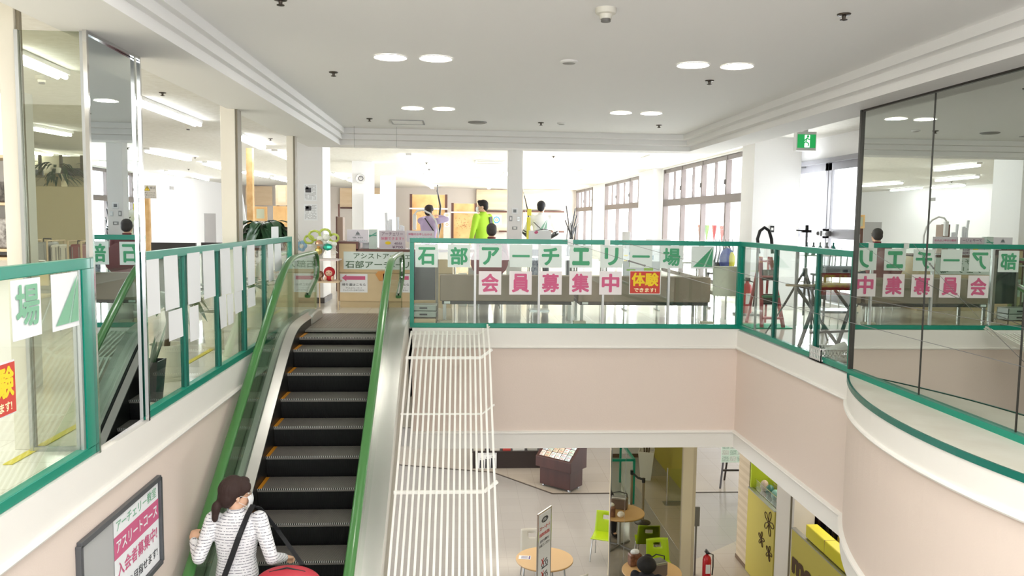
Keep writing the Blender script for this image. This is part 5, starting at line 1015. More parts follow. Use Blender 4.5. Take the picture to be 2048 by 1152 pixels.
# tripods
mTRI = mat('dark_tripod_metal', '4b4a4c', .4, .5)
def tripod(px, y, ph0, feet, label, head=1):
    x = XY(px, y); zt = ZY(px, ph0, y); o = thing('tripod', label, 'tripod', (x, y, 0)); hub = .78
    MB().cyl((0, 0, .25), (0, 0, zt-.05), .013, n=8).build('centre_column', mTRI, o)
    for dx, dy in feet: s = MB(); s.cyl((dx*.04, dy*.04, hub), (dx*.55, dy*.55, hub*.45), .014, n=8); s.cyl((dx*.5, dy*.5, hub*.5), (dx, dy, .012), .01, n=8); s.ball((dx, dy, .012), .014, 8, 5); s.build('leg', mTRI, o)
    MB().cyl((0, 0, hub-.05), (0, 0, hub+.05), .03, n=10).build('hub', mBLACK, o)
    if head: s = MB(); s.box((-.06, -.02, zt-.06), (.05, .02, zt-.03)); s.box((-.015, -.015, zt-.05), (.015, .015, zt+.03)); s.cyl((-.13, 0, zt-.035), (.0, 0, zt-.04), .008, n=6); s.build('head', mBLACK, o)
tripod(1612, 9.5, 455, ((-.40, .15), (.12, -.42), (.3, .3)), 'dark camera tripod in front of the glass door', 1)
# folding work stand with timber and tools
yk2 = 8.5; xk = XY(1668, yk2); o = thing('folding_work_stand', 'black folding work stand with crossed legs carrying timber offcuts', 'work stand', (xk, yk2, 0)); zt = ZY(1668, 572, yk2)
for u in (-.17, .25): s = MB(); s.bar((u-.28, -.2, 0), (u+.1, .12, zt), .03); s.build('leg', mTRI, o); s = MB(); s.bar((u+.22, -.2, 0), (u-.2, .12, zt), .03); s.build('leg', mTRI, o)
MB().box((-.32, -.2, zt-.03), (.38, .2, zt)).build('work_top', mBLACK, o, bevel=.006); MB().bar((-.3, -.16, .2), (.32, -.16, .23), .025).build('brace', mTRI, o)
for k, (x0, y0, x1, y1, z, wd_, l) in enumerate(((-.55, -.08, .36, -.16, .012, .06, 'long pale timber board across the folding work stand'), (-.2, .02, .38, -.02, .012, .05, 'shorter timber offcut on the folding work stand'), (-.1, .12, .36, .1, .012, .07, 'broad timber offcut at the back of the folding work stand'))):
    tag(MB().bar((xk+x0, yk2+y0, zt+z), (xk+x1, yk2+y1, zt+z), wd_, .022).build('timber_board', mat('weathered_timber', 'b3a98c', .7, noise=(9, '8f8468', .5))), l, 'timber')
# rolling tool table with dark bag beyond
yt2 = 9.9; x = XY(1682, yt2); zt = ZY(1682, 548, yt2); o = thing('tool_trolley', 'dark tool trolley behind the folding work stand', 'trolley', (x, yt2, 0)); MB().box((-.3, -.2, zt-.03), (.3, .2, zt)).build('tray', mTRI, o); MB().box((-.28, -.18, .25), (.28, .18, .28)).build('lower_tray', mTRI, o)
for a_ in (-.27, .27):
    for b_ in (-.17, .17): MB().cyl((a_, b_, .03), (a_, b_, zt-.03), .014, n=8).build('leg', mTRI, o); MB().cyl((a_-.01, b_, .03), (a_+.01, b_, .03), .03, n=12).build('caster', mBLACK, o)
tag(MB().box((x-.26, yt2-.15, zt), (x+.28, yt2+.15, zt+.1)).build('tool_bag', mat('navy_cloth', '3c4658', .8), bevel=.03), 'dark navy tool bag lying on the tool trolley', 'bag')
rn = random.Random(2)
for k in range(7): xx = x-.24+k*.08; tag(MB().cyl((xx, yt2+.16, zt+.001), (xx+rn.uniform(-.05, .05), yt2+.16, zt+rn.uniform(.2, .42)), .012, .005, n=7).build('hand_tool', mBLACK if k % 2 else mGREY), 'slim hand tool upright at the back of the tool trolley, %s from left' % ['first', 'second', 'third', 'fourth', 'fifth', 'sixth', 'seventh'][k], 'tool', 'upright hand tools on the trolley')
# clear rack with bottles by the door
yr = 10.3; x = XY(1640, yr); o = thing('wire_rack', 'white wire rack with small bottles in front of the glass door', 'rack', (x, yr, 0)); s = MB()
for z in (.25, .6, .95):
    for k in range(6): s.cyl((-.22+k*.088, -.12, z), (-.22+k*.088, .12, z), .004, n=5)
    for y in (-.12, .12): s.cyl((-.23, y, z), (.23, y, z), .005, n=6)
s.build('shelf_wire', mRIM, o)
for a_ in (-.23, .23):
    for b_ in (-.12, .12): MB().cyl((a_, b_, 0), (a_, b_, 1.0), .008, n=8).build('upright', mRIM, o)
for k in range(5): tag(MB().lathe([(.028, 0), (.03, .1), (.012, .13), (.012, .17)], 12).build('bottle', mat(['teal_bottle', 'grey_bottle'][k % 2], ['3b8f86', '8a9094'][k % 2], .3), loc=(x-.18+k*.09, yr, .956)), 'small %s bottle on top of the white wire rack, %s from left' % (['teal', 'grey'][k % 2], ['first', 'second', 'third', 'fourth', 'fifth'][k]), 'bottle', 'small bottles on the wire rack')
# plastic basket with rolled cloth
q = onfl(1662, 712); yb_ = 7.75; x = XY(1663, yb_); o = thing('plastic_basket', 'white slotted plastic basket on the floor behind the right railing', 'basket', (x+.06, yb_, 0)); w, d, h = .36, .26, .14; mBK = mat('white_plastic', 'e9e9e4', .4)
s = MB(); s.box((-w/2, -d/2, 0), (w/2, d/2, .012))
for z0, z1 in ((0, .03), (.065, .08), (.115, h)):
    for y in (-d/2, d/2-.008): s.box((-w/2, y, z0), (w/2, y+.008, z1))
    for x_ in (-w/2, w/2-.008): s.box((x_, -d/2, z0), (x_+.008, d/2, z1))
for k in range(11):
    x_ = -w/2+k*(w-.01)/10
    for y in (-d/2, d/2-.008): s.box((x_, y, 0), (x_+.01, y+.008, h))
for k in range(8):
    y_ = -d/2+k*(d-.01)/7
    for x_ in (-w/2, w/2-.008): s.box((x_, y_, 0), (x_+.008, y_+.01, h))
s.build('slotted_body', mBK, o); s = MB(); s.box((-w/2-.01, -d/2-.01, h-.01), (w/2+.01, -d/2, h)); s.box((-w/2-.01, d/2, h-.01), (w/2+.01, d/2+.01, h)); s.build('rim', mBK, o)
bk = Vector((x+.06, yb_, 0))
tag(MB().cyl((-.12, 0, .06), (.14, .02, .15), .045, n=12).build('rolled_cloth', mat('white_cloth', 'eceae6', .8), loc=bk, smooth=50), 'rolled white cloth lying in the plastic basket', 'cloth')
tag(MB().box((-.14, -.1, .014), (.05, .1, .05)).build('paper_pack', mPAPER, loc=bk), 'flat white pack in the bottom of the basket', 'pack')
# bow cluster and blue bag at the long table
yB = 12.6; rn = random.Random(21); x0 = XY(1430, yB); mBOW = mat('black_bow_limb', '222226', .4)
bows = thing('bow_rack', 'metal rack for bows behind the cream chair', 'rack', (XY(1452, yB), yB, 0)); MB().bar((-.3, 0, .55), (.3, 0, .55), .03).build('cross_rail', mALU, bows)
for x_ in (-.28, .28): MB().bar((x_, 0, 0), (x_, 0, .57), .03).build('post', mALU, bows); MB().bar((x_, -.15, .015), (x_, .15, .015), .03).build('foot', mALU, bows)
for k in range(6):
    x_ = XY(1432+k*7, yB); o = thing('recurve_bow', '%s bow hanging in the rack behind the cream chair' % ['first dark', 'second dark', 'third dark', 'fourth dark', 'fifth dark', 'sixth dark'][k], 'bow', (x_, yB+.03+.01*k, .18), group='bows in the rack behind the cream chair'); L = .92
    MB().tube([(0, -.02, 0), (.03, .02, L*.2), (.0, .03, L*.45), (.0, .03, L*.6), (.03, .02, L*.82), (-.01, -.03, L)], [.006, .01, .018, .018, .01, .006], 8).build('limbs', mBOW, o, smooth=60); MB().box((-.02, -.02, L*.45), (.02, .05, L*.6)).build('grip', mBOW if k % 2 else mGREY, o); MB().cyl((-.02, -.04, .01), (-.01, -.04, L-.01), .002, n=4).build('string', mPAPER, o)
a = at(1463, 490, yB-.3); o = thing('backpack', 'navy blue backpack with yellow panel hanging on the bow rack', 'bag', (a.x, yB-.12, .568)); MB().ball((0, 0, .2), (.13, .09, .2)).build('body', mat('navy_bag', '2c3f8c', .7), o, smooth=80); MB().ball((.05, -.07, .2), (.055, .04, .14)).build('panel', mat('yellow_cloth', 'd8cf4a', .7), o, smooth=80); MB().tube([(-.05, 0, .38), (0, .02, .46), (.05, 0, .38)], .012, 6).build('strap', mBLACK, o)
# arrow/bow stand by the far windows
yS = 17; x = XY(1141, yS); o = thing('bow_stand', 'tall dark stand bristling with bows left of the far window', 'stand', (x, yS, 0)); rn = random.Random(6)
MB().lathe([(.25, 0), (.25, .04), (.03, .06), (.03, .9), (0, .9)], 16).build('base', mBOW, o, smooth=40)
for k in range(12): t = rn.random()*6.28; r = .05+rn.random()*.1; MB().tube([(r*math.cos(t), r*math.sin(t), .05), (r*1.2*math.cos(t), r*1.2*math.sin(t), .8), (rn.uniform(-.16, .16), rn.uniform(-.1, .1), rn.uniform(1.2, 1.75))], .012, 6).build('bow_limb', mBOW if k % 3 else mGREY, o)
for k, (px, py) in enumerate(((1502, 330),)):
    p = W(1505, 300, X=XW-.01); q = W(1503, 362, X=XW-.01); tag(MB().box((XW-.02, p.y-.05, W(1505, 361, X=XW).z), (XW-.012, p.y+.3, W(1505, 318, X=XW).z)).build('red_sticker', mat('sticker_red', 'c5304a', .6)), 'red and white sticker on the nearest big window', 'sticker')
# bunting seen outside through the window
o = thing('bunting', 'string of red and green pennants with a yellow streamer outside the big window', 'bunting', (5.75, 19.2, 1.3)); s = MB()
for k, c in enumerate((0, 1, 0, 0)): s.add([(0, -k*.55, .0), (0, -k*.55-.35, .0), (0, -k*.55-.17, -.4)], [(0, 1, 2)], c); s.add([(.01, -k*.55-.35, .0), (.01, -k*.55, .0), (.01, -k*.55-.17, -.4)], [(0, 1, 2)], c)
s.build('pennants', [mat('pennant_red', 'd05a60', .7), mat('pennant_green', '7fbf7a', .7)], o); MB().tube([(0, .2+.0-k*.35, .55+.02*(k % 2)) for k in range(7)], .03, 6).build('streamer', mat('yellow_cloth'), o)
for y in (20.0, 16.9): tag(MB().cyl((5.75, y, -.3), (5.75, y, 2.2), .03, n=8).build('bunting_pole', mALU), 'thin pole outside the big window carrying the pennants, %s one' % ('far' if y > 18 else 'near'), 'pole')
slab('ground_outside', (6.62, -3, -.35), (20, 40, -.3), mat('pale_concrete', 'd8d6d2', .8)); slab('floor_balcony', (XW+.3, 13.3, -.35), (6.62, 40, -.3), mat('pale_concrete'))
s = MB(); s.cyl((5.74, 16.8, 1.3), (5.74, 20.05, 1.3), .006, n=5); s.cyl((5.74, 16.8, 1.86), (5.74, 20.05, 1.86), .006, n=5); s.build('cord', mPAPER, bpy.data.objects['bunting'], world=True)
# ================================================================ lower floor
ZL = ZLOW
XS = 5.2
def area2(nm, x, y, sx, sy, e, c=(1, .9, .76), z=ZFB-.03): area(nm, (x, y, z), (0, 0, 0), sx, sy, e, c)
mWARM = emis('warm_lamp_glow', 'fff0d6', 6)
for k, (x, y) in enumerate(((-1, 13.5), (1.2, 13.5), (3.4, 15.2), (1.2, 17.5), (3.4, 19.5), (6.4, 17.5), (-1, 19.5), (6.6, 12.5), (6.4, 10.5), (1.2, 21.5))):
    o = thing('ceiling_lamp', 'flat warm ceiling lamp of the lower floor, hidden above the opening edge', 'light', (x, y, ZFB), group='warm lamps of the lower ceiling'); MB().box((-.6, -.15, -.03), (.6, .15, 0)).build('housing', mRIM, o); MB().box((-.57, -.12, -.034), (.57, .12, -.03)).build('diffuser', mWARM, o)
area2('lower_fill', 1.5, 16, 5, 5, 60); area2('lower_shop_fill', 6.5, 12, 2, 4, 45)  # unseen warm fill added to brighten the lower floor and its shop
# mirrored partition standing on the lower floor
YM = 13.5; m0, m1, m2 = W(1221, 1000, Y=YM).x, W(1363, 1000, Y=YM).x, W(1389, 1000, Y=YM).x
struct(MB().box((m0, YM+.004, ZL), (m2, YM+.1, ZFB)).build('wall_mirror_partition', mat('beige_partition', 'c9bc9f', .6)))
mML = mat('mirror_silver_warm', 'd6cfae', .0, 1); mML.node_tree.nodes['Principled BSDF'].inputs['Base Color'].default_value = (.74, .71, .60, 1)
sm = W(1250, 1000, Y=YM).x
for a, b in ((m0+.01, sm-.003), (sm+.003, m1)): struct(MB().box((a, YM-.002, ZL+.02), (b, YM+.004, ZFB)).build('wall_mirror_lower', mML))
s = MB(); s.bar((m0+.005, YM, ZL), (m0+.005, YM, ZFB), .02, .03); s.bar((sm, YM-.002, ZL), (sm, YM-.002, ZFB), .008, .006); struct(s.build('trim_mirror_lower', mCHROME))
s = MB(); s.box((m1, YM-.05, ZL), (m2-.03, YM+.1, ZFB)); s.box((m2-.05, YM-.055, ZL), (m2, YM+.1, ZFB), 1); struct(s.build('pillar_partition_jamb', [mat('cream_jamb', 'ded2b4', .5), mat('beige_partition')]))
# shop front on the right of the lower floor
mSTR = mat('striped_beige_wall', 'c4b59b', .6); nt = mSTR.node_tree; tc = nt.nodes.new('ShaderNodeTexCoord'); wv = nt.nodes.new('ShaderNodeTexWave'); wv.bands_direction = 'Z'; wv.inputs['Scale'].default_value = 2.2; rp = nt.nodes.new('ShaderNodeValToRGB'); rp.color_ramp.interpolation = 'CONSTANT'
rp.color_ramp.elements[0].color = lin('bfb096'); rp.color_ramp.elements[1].color = lin('cabca4'); rp.color_ramp.elements[1].position = .5; nt.links.new(tc.outputs['Object'], wv.inputs[0]); nt.links.new(wv.outputs['Fac'], rp.inputs[0]); nt.links.new(rp.outputs[0], nt.nodes['Principled BSDF'].inputs['Base Color'])
struct(MB().box((XS, 13.7, ZL), (XS+.35, 14.24, ZFB)).build('wall_striped', mSTR)); struct(MB().box((XS-.012, 13.7, ZL), (XS, 14.25, ZL+.08)).box((XS-.012, 14.24, ZL), (XS+.36, 14.252, ZL+.08)).build('baseboard_striped', mat('brown_baseboard', '6e5a46', .5)))
mLIME = mat('lime_wall_paint', 'a9bd26', .6); mYW = mat('mustard_yellow_panel', 'c2b552', .45)
struct(MB().box((XS+.35, 14.1, ZL), (9, 14.24, ZFB)).build('wall_shop_side', mLIME)); struct(MB().box((7.6, 5, ZL), (7.7, 14.1, ZFB)).build('wall_shop_back', mat('shop_wall_grey', 'bdb6a8', .7))); struct(MB().box((XS+.012, 13.64, ZL), (XS+2, 13.69, ZFB)).build('wall_lime_panel', mLIME))
p0, p1 = 11.92, 12.46; struct(MB().box((XS-.0, p0, ZL), (XS+.4, p1, ZFB)).box((XS+.02, p0-.1, ZL), (XS+.3, p0, ZFB)).build('pillar_shop', mat('white_pillar', 'e9e4da', .5)))
struct(MB().box((XS-.004, p0-.02, ZL), (XS+.02, p0, ZFB)).build('trim_pillar_edge', mat('bronze_edge')))  # thin bronze strip along the near edge of the pillar
struct(MB().box((XS, 5, ZL), (XS+.1, 9.6, ZFB)).build('wall_yellow_shop', mat('mustard_wall', 'bdb04a', .6)))
struct(MB().box((3.6, 6.3, ZL), (XS, 6.4, ZFB)).build('wall_lower_near', mWHITE)); struct(MB().box((3.6, 6.4, ZL), (XS, 6.415, ZL+.1)).build('baseboard_lower_near', mat('brown_baseboard')))
def yboard(ya, yb, zt, label, deco):
    o = thing('shop_front_board', label, 'board', (XS, (ya+yb)/2, ZL)); MB().box((-.02, (ya-yb)/2, .02), (.03, (yb-ya)/2, zt-ZL)).build('panel', mYW, o); MB().box((-.03, (ya-yb)/2, zt-ZL), (.04, (yb-ya)/2, zt-ZL+.02)).build('top_trim', mALU, o)
    s = MB(); deco(s, o); s.build('lettering', mat('brown_print', '4a3218', .6), o); return o
def flower(s, cy, cz, r, rot):
    for k in range(5):
        t = rot+2*PI*k/5; pts = []
        for i in range(14): a = 2*PI*i/14; u = r*.55+r*.45*math.cos(a); v = r*.2*math.sin(a)*(1.1 if math.cos(a) > 0 else .8); pts.append((-.024, cy+u*math.cos(t)-v*math.sin(t), cz+u*math.sin(t)+v*math.cos(t)))
        s.tube(pts, .008, 5, closed=True)
def deco1(s, o):
    for px, py, r in ((1538, 1046, .215), (1523, 1078, .135), (1538, 1106, .135)): p = W(px, py, X=XS-.02); flower(s, p.y-o.location.y, p.z-o.location.z, r*1.0, .3+px*.01)
yboard(12.47, 13.69, -3.36, 'mustard yellow shop board with three outlined brown flowers', deco1)
def deco2(s, o):
    p = W(1586, 1140, X=XS-.02); c = (-.024, 11.15-o.location.y, -3.845-o.location.z)
    put_text(s, 'me S', -.0, 0, .38, c, (0, -1, 0), (0, 0, 1), 0, w=1.15, bold=.06)
yboard(9.75, 11.78, -3.36, 'mustard yellow shop board with the large brown letters me', deco2)
o = thing('yellow_sign_box', 'long glossy yellow box lying on the lettered shop board', 'box', (XS+.1, 10.75, -3.33)); MB().box((-.09, -.62, 0), (.09, .62, .2)).build('body', mat('glossy_yellow', 'd6cb34', .25), o, bevel=.015); MB().box((-.092, -.002, .001), (.092, .002, .202)).build('seam', mBRN, o)
# glass case with cat shaped goods over the first board
o = thing('glass_counter_case', 'open glass display case above the flowered shop board', 'display case', (XS+.18, 13.1, -3.335)); s = MB(); s.box((-.12, -.5, 0), (-.115, .5, .17)); s.box((.115, -.5, 0), (.12, .5, .17)); s.build('glass_pane', mGLASS, o); s = MB(); s.bar((-.118, -.5, .17), (-.118, .5, .17), .008); s.bar((.118, -.5, .17), (.118, .5, .17), .008); s.box((-.13, -.51, -.004), (.13, .51, .0)); s.build('edge_trim', mCHROME, o)
for k, (y, c, l) in enumerate(((13.45, 'b8a79a', 'greyish round goods jar in the glass case'), (13.2, '3d6e66', 'dark teal goods jar in the glass case'), (12.95, '7fb0a8', 'pale teal goods jar in the glass case'), (12.72, '9a5f58', 'reddish goods jar at the near end of the glass case'))): tag(MB().lathe([(.05, 0), (.075, .06), (.06, .15), (.03, .18), (0, .19)], 14).build('goods_jar', mat('jar_'+c, c, .3), loc=(XS+.18, y, -3.334), smooth=50), l, 'jar')
for k, y in enumerate((13.3, 13.02)):
    o = thing('black_figurine', 'black %s shape standing behind the jars' % ['leaf-eared', 'long-necked'][k], 'figurine', (XS+.42, y, ZL)); MB().box((-.08, -.1, 0), (.08, .1, 1.5)).build('plinth', mRIM, o); s = MB(); s.ball((0, 0, 1.62), (.05, .06, .12)); s.ball((0, -.02, 1.8), (.045, .05, .09)); s.build('figure', mBLACK, o, smooth=80)
# goods racks inside the shop
rn = random.Random(31)
for k, (y, l) in enumerate(((13.2, 'nearest the white pillar'), (12.5, 'in the middle'), (11.8, 'nearest the right photo side'))):
    o = thing('goods_rack', 'dark perforated goods rack inside the yellow shop, %s' % l, 'rack', (XS+.9, y, ZL)); s = MB(); s.box((-.02, -.33, 0), (.02, .33, 2.2)); s.build('perforated_panel', mat('dark_mesh', '2c2a2c', .5, noise=(120, '8b8a8c', .5)), o); MB().box((-.3, -.33, 0), (.3, .33, .05)).build('foot', mBLACK, o)
    for j in range(4): MB().box((-.3, -.32, 1.0+.3*j), (0, .32, 1.015+.3*j)).build('shelf', mBLACK, o)
    for j in range(6):
        c = ['b5262e', '2a2430', '3a2a3a', 'c8b23a', '403a48', '1f1c22'][(j+k) % 6]; tag(MB().lathe([(.04, 0), (.045, .12), (.02, .16), (.02, .2), (0, .2)], 10).build('cosmetic_bottle', mat('cosm_'+c, c, .35), loc=(XS+.7, y-.25+.1*j, ZL+(1.315 if j % 2 else 1.615))), 'small %s bottle on the goods rack %s' % ({'b5262e': 'red', 'c8b23a': 'yellow'}.get(c, 'dark')+' '+['far', 'second', 'third', 'fourth', 'fifth', 'near'][j], l), 'bottle', 'bottles on the dark goods racks')
tag(MB().box((XS+.42, 12.2, ZL), (XS+.44, 12.42, -3.0)).build('red_banner_stand', mat('orange_red_card', 'd0482c', .5)), 'orange red card stand beside the white shop pillar', 'stand')
# brochure rack
RB = Vector((2.40, 18.28, ZL)); ang = math.atan2(17.862-18.436, 2.56-1.921); mMAH = mat('dark_mahogany', '4a2a24', .35, noise=(3, '3a201c', .5, (1, 1, .2))); ra = thing('brochure_rack', 'dark mahogany brochure rack on casters covered with leaflets', 'rack', RB, ang); w = .86; d = .52
MB().box((-w/2, -d/2, .07), (w/2, d/2, .52)).build('base_cabinet', mMAH, ra, bevel=.006)
s = MB(); pr = [(-d/2-.08, .5), (-d/2-.08, .74), (d/2+.0, 1.22), (d/2+.06, 1.22), (d/2+.06, .5)]; s.prism(pr, w+.14, (0, 0, 0), (0, 1, 0), (0, 0, 1)); s.build('sloping_top', mMAH, ra, bevel=.006)
for x in (-w/2+.07, w/2-.07):
    for y in (-d/2+.07, d/2-.07): MB().cyl((x-.015, y, .035), (x+.015, y, .035), .035, n=12).build('caster', mALU, ra)
rn = random.Random(8); cols = ['e9ebe6', 'dfe6ea', 'c9d9d0', 'e4d9d4', 'b6c9b4', 'e8c9cf', 'f2f2ee', '4a62a8', 'd6c7b2', 'cdd8e2']
lab = ['green and white', 'pale blue', 'mint', 'pinkish', 'leaf green', 'pink', 'plain white', 'blue', 'tan', 'grey-blue']
for r in range(4):
    for c in range(6):
        u = -w/2+.03+(c+.5)*(w-.0)/6-.02; v = .09+r*.155; y = -d/2-.07+v*.86; z = .755+v*.655; k = rn.randrange(10); o = thing('leaflet', '%s leaflet in the %s row of the brochure rack, %s from its left' % (lab[k], ['front', 'second', 'third', 'back'][r], ['first', 'second', 'third', 'fourth', 'fifth', 'last'][c]), 'leaflet', RB+Matrix.Rotation(ang, 3, 'Z') @ Vector((u, y, z+.004)), ang, 'leaflets on the brochure rack')
        n = Vector((0, .80, .61)); lw, ll = .125, .15; MM = Matrix.Rotation(math.atan2(.61, .80)+rn.uniform(-.02, .05), 4, 'X') @ Matrix.Rotation(rn.uniform(-.08, .08), 4, 'Z'); s = MB(); s.box((-lw/2, -ll/2, 0), (lw/2, ll/2, .006), 0, MM)
        for j in range(4): s.box((-lw*.4, -ll*.4+j*ll*.2, .006), (lw*rn.uniform(0, .4), -ll*.4+j*ll*.2+ll*.08, .0075), 1+(j+c) % 3, MM)
        s.build('sheet', [mat('leaf_'+cols[k], cols[k], .5), mGRYP, mat('leaf_red', 'b5584a', .6), mat('leaf_green', '6f9a78', .6)], o)
# low dark stage table with a poster
o = thing('low_display_table', 'long low dark display table at the back of the lower floor', 'table', (1.2, 20.0, ZL)); MB().box((-.85, -.3, 0), (1.0, .4, .42)).build('body', mat('near_black_brown', '2a201e', .4), o, bevel=.005); MB().box((-.87, -.32, .42), (1.02, .42, .45)).build('top', mat('near_black_brown'), o)
for k, (x, w_, c, l) in enumerate(((.5, .28, 'c8c2b4', 'pale tray of goods'), (.9, .24, 'd8d4cc', 'small white card stack'), (1.2, .2, 'b8443c', 'little red box'), (1.5, .3, 'c9c9c4', 'grey leaflet tray'), (1.85, .25, 'a9a8a0', 'dull metal tray'))): tag(MB().box((x-w_/2, 19.75, ZL+.451), (x+w_/2, 20.05, ZL+.5)).build('display_item', mat('item_'+c, c, .5)), l+' on the low dark display table', 'tray')
o = thing('event_poster', 'white poster with three figures in black leaning on the low dark table', 'poster', (.72, 19.66, ZL+.2)); MB().box((-.25, 0, -.18), (.22, .012, .22)).build('sheet', mPAPER, o); s = MB()
for x, h in ((-.15, .1), (-.01, .13), (.13, .15)): s.add([(x-.06, -.002, -.17), (x+.06, -.002, -.17), (x+.05, -.002, h-.06), (x-.05, -.002, h-.06)], [(0, 1, 2, 3)]); s.add([(x+.03*math.cos(t), -.002, h-.025+.036*math.sin(t)) for t in [2*PI*i/12 for i in range(12)]], [tuple(range(12))])
s.box((-.1, -.003, .19), (.2, -.001, .2)); s.build('figures', mBLKP, o)
# round tables
mTT = mat('light_maple_top', 'd9b47e', .35); mEDG = mat('maple_edge', 'b58d58', .5)
def round_table(x, y, r, label, ped):
    o = thing('round_table', label, 'table', (x, y, ZL)); s = MB(); s.lathe([(0, .67), (r-.01, .67), (r, .68), (r, .69), (0, .69)], 48, mi=1); s.lathe([(0, .69), (r, .69), (r-.004, .70), (0, .70)], 48); s.build('table_top', [mTT, mEDG], o, smooth=40)
    if ped:
        MB().cyl((0, 0, .03), (0, 0, .67), .035).build('column', mALU, o, smooth=40)
        for k in range(4): t = PI/4+k*PI/2; MB().bar((0, 0, .05), (.36*math.cos(t), .36*math.sin(t), .02), .05, .03).build('foot', mGREY, o, bevel=.004)
    else:
        for k in range(4): t = PI/4+.3+k*PI/2; MB().cyl((.72*r*math.cos(t), .72*r*math.sin(t), .67), (.84*r*math.cos(t), .84*r*math.sin(t), 0), .014, n=10).build('leg', mALU, o)
    return o
round_table(1.42, 12.72, .475, 'round maple table with thin legs behind the banner stand', 0)
round_table(3.09, 12.2, .475, 'round maple table on a pedestal in front of the lower mirror', 1)
a = W(1040, 1115, Z=ZL+.701); o = thing('desk_notice', 'small printed card lying on the round table', 'card', (a.x+.08, a.y, ZL+.701), -.15); s = MB(); s.box((-.1, -.07, 0), (.1, .07, .002), 0)
for j in range(5): s.box((-.06, -.05+j*.022, .002), (.05, -.042+j*.022, .003), 1)
s.box((.065, -.06, .002), (.09, .06, .003), 1); s.build('sheet', [mPAPER, mat('violet_print', '6a5a94', .6)], o)
# moulded chairs
def shell_chair(x, y, rz, m_, label, grp='green moulded chairs'):
    o = thing('moulded_chair', label, 'chair', (x, y, ZL), rz, grp); w = .42
    def P(u, v):   # v 0..1 seat front -> seat back -> backrest top ; local: faces +Y, back at -Y
        if v < .5: yy = .21-.42*(v/.5); z = .44-.02*math.sin(PI*v/.5); 
        else: t = (v-.5)/.5; yy = -.21-.07*t; z = .44+.38*t
        xx = (u-.5)*w*(1-.12*abs(v-.5)); return (xx, yy-.03*(1-(2*u-1)**2)*(1 if v > .5 else 0)*((v-.5)*2), z)
    nu, nv = 12, 20; s = MB(); vs = [Vector(P(i/nu, j/nv)) for j in range(nv+1) for i in range(nu+1)]; fs = []
    for j in range(nv):
        for i in range(nu):
            if j in (16, 17) and 4 <= i <= 7: continue
            fs.append((j*(nu+1)+i, j*(nu+1)+i+1, (j+1)*(nu+1)+i+1, (j+1)*(nu+1)+i))
    s.add(vs, fs); b = s.build('seat_shell', m_, o, smooth=60); so = b.modifiers.new('solid', 'SOLIDIFY'); so.thickness = .012
    for sx in (-1, 1):
        MB().tube([(sx*.12, .15, .425), (sx*.17, .17, .40), (sx*.2, .2, 0)], .01, 8).build('leg', mALU, o, smooth=60); MB().tube([(sx*.12, -.12, .425), (sx*.17, -.15, .40), (sx*.2, -.24, 0)], .01, 8).build('leg', mALU, o, smooth=60)
    return o
mCG = mat('lime_plastic', 'a6c414', .35); mCW = mat('white_chair_plastic', 'e2e0d6', .4)
shell_chair(2.68, 14.25, 2.75, mCG, 'lime green moulded chair left of the lower mirror, half hidden by its edge')
shell_chair(3.45, 12.93, PI+.1, mCG, 'lime green moulded chair behind the bag, its back against the mirror side')
shell_chair(1.3, 13.42, PI, mCW, 'white moulded chair behind the round table with thin legs', 'white moulded chairs'); shell_chair(1.72, 12.05, .4, mCW, 'white moulded chair cut by the bottom photo edge', 'white moulded chairs')
# banner stand seen edge-on
A_ = W(1076, 1030, Y=11.72); B_ = W(1102, 1012, Y=12.08); H_ = A_.z-ZL; A_.z = B_.z = 0; d = (B_-A_); L_ = d.length; ang = math.atan2(d.y, d.x); bs = thing('banner_stand', 'tall narrow notice stand with red and black prohibition pictures', 'sign', (A_+B_)/2+Vector((0, 0, ZL)), ang)
s = MB(); s.bar((-L_/2, 0, .05), (-L_/2, 0, H_), .02); s.bar((L_/2, 0, .05), (L_/2, 0, H_), .02); s.bar((-L_/2-.01, 0, H_), (L_/2+.01, 0, H_), .022); s.bar((-L_/2, 0, .5), (L_/2, 0, .5), .02); s.build('frame', mCHROME, bs); s = MB(); s.bar((-L_/2, -.18, .015), (-L_/2, .18, .015), .03); s.bar((L_/2, -.18, .015), (L_/2, .18, .015), .03); s.bar((-L_/2, 0, .02), (-L_/2, 0, .06), .03); s.bar((L_/2, 0, .02), (L_/2, 0, .06), .03); s.build('foot', mBLACK, bs)
MB().box((-L_/2+.012, -.006, .52), (L_/2-.012, .006, H_-.03)).build('panel', mPAPER, bs); s = MB(); O = (0, -.007, 0); ax, bz = (1, 0, 0), (0, 0, 1)
poly(s, [(.11*math.cos(t), H_-.13+.045*math.sin(t)) for t in [2*PI*i/20 for i in range(20)]], O, ax, bz, 1); put_text(s, 'お願い', 0, H_-.13, .05, O, ax, bz, 2, bold=.01, lift=.003)
put_text(s, 'スケートボード', 0, H_-.25, .06, O, ax, bz, 0, w=.34, bold=.03); put_text(s, '自転車の持込禁止', 0, H_-.35, .06, O, ax, bz, 0, w=.34, bold=.03); put_text(s, '店内では静かに', 0, H_-.45, .045, O, ax, bz, 1, w=.3, bold=.03); put_text(s, 'お過ごしください', 0, H_-.52, .045, O, ax, bz, 1, w=.34, bold=.03)
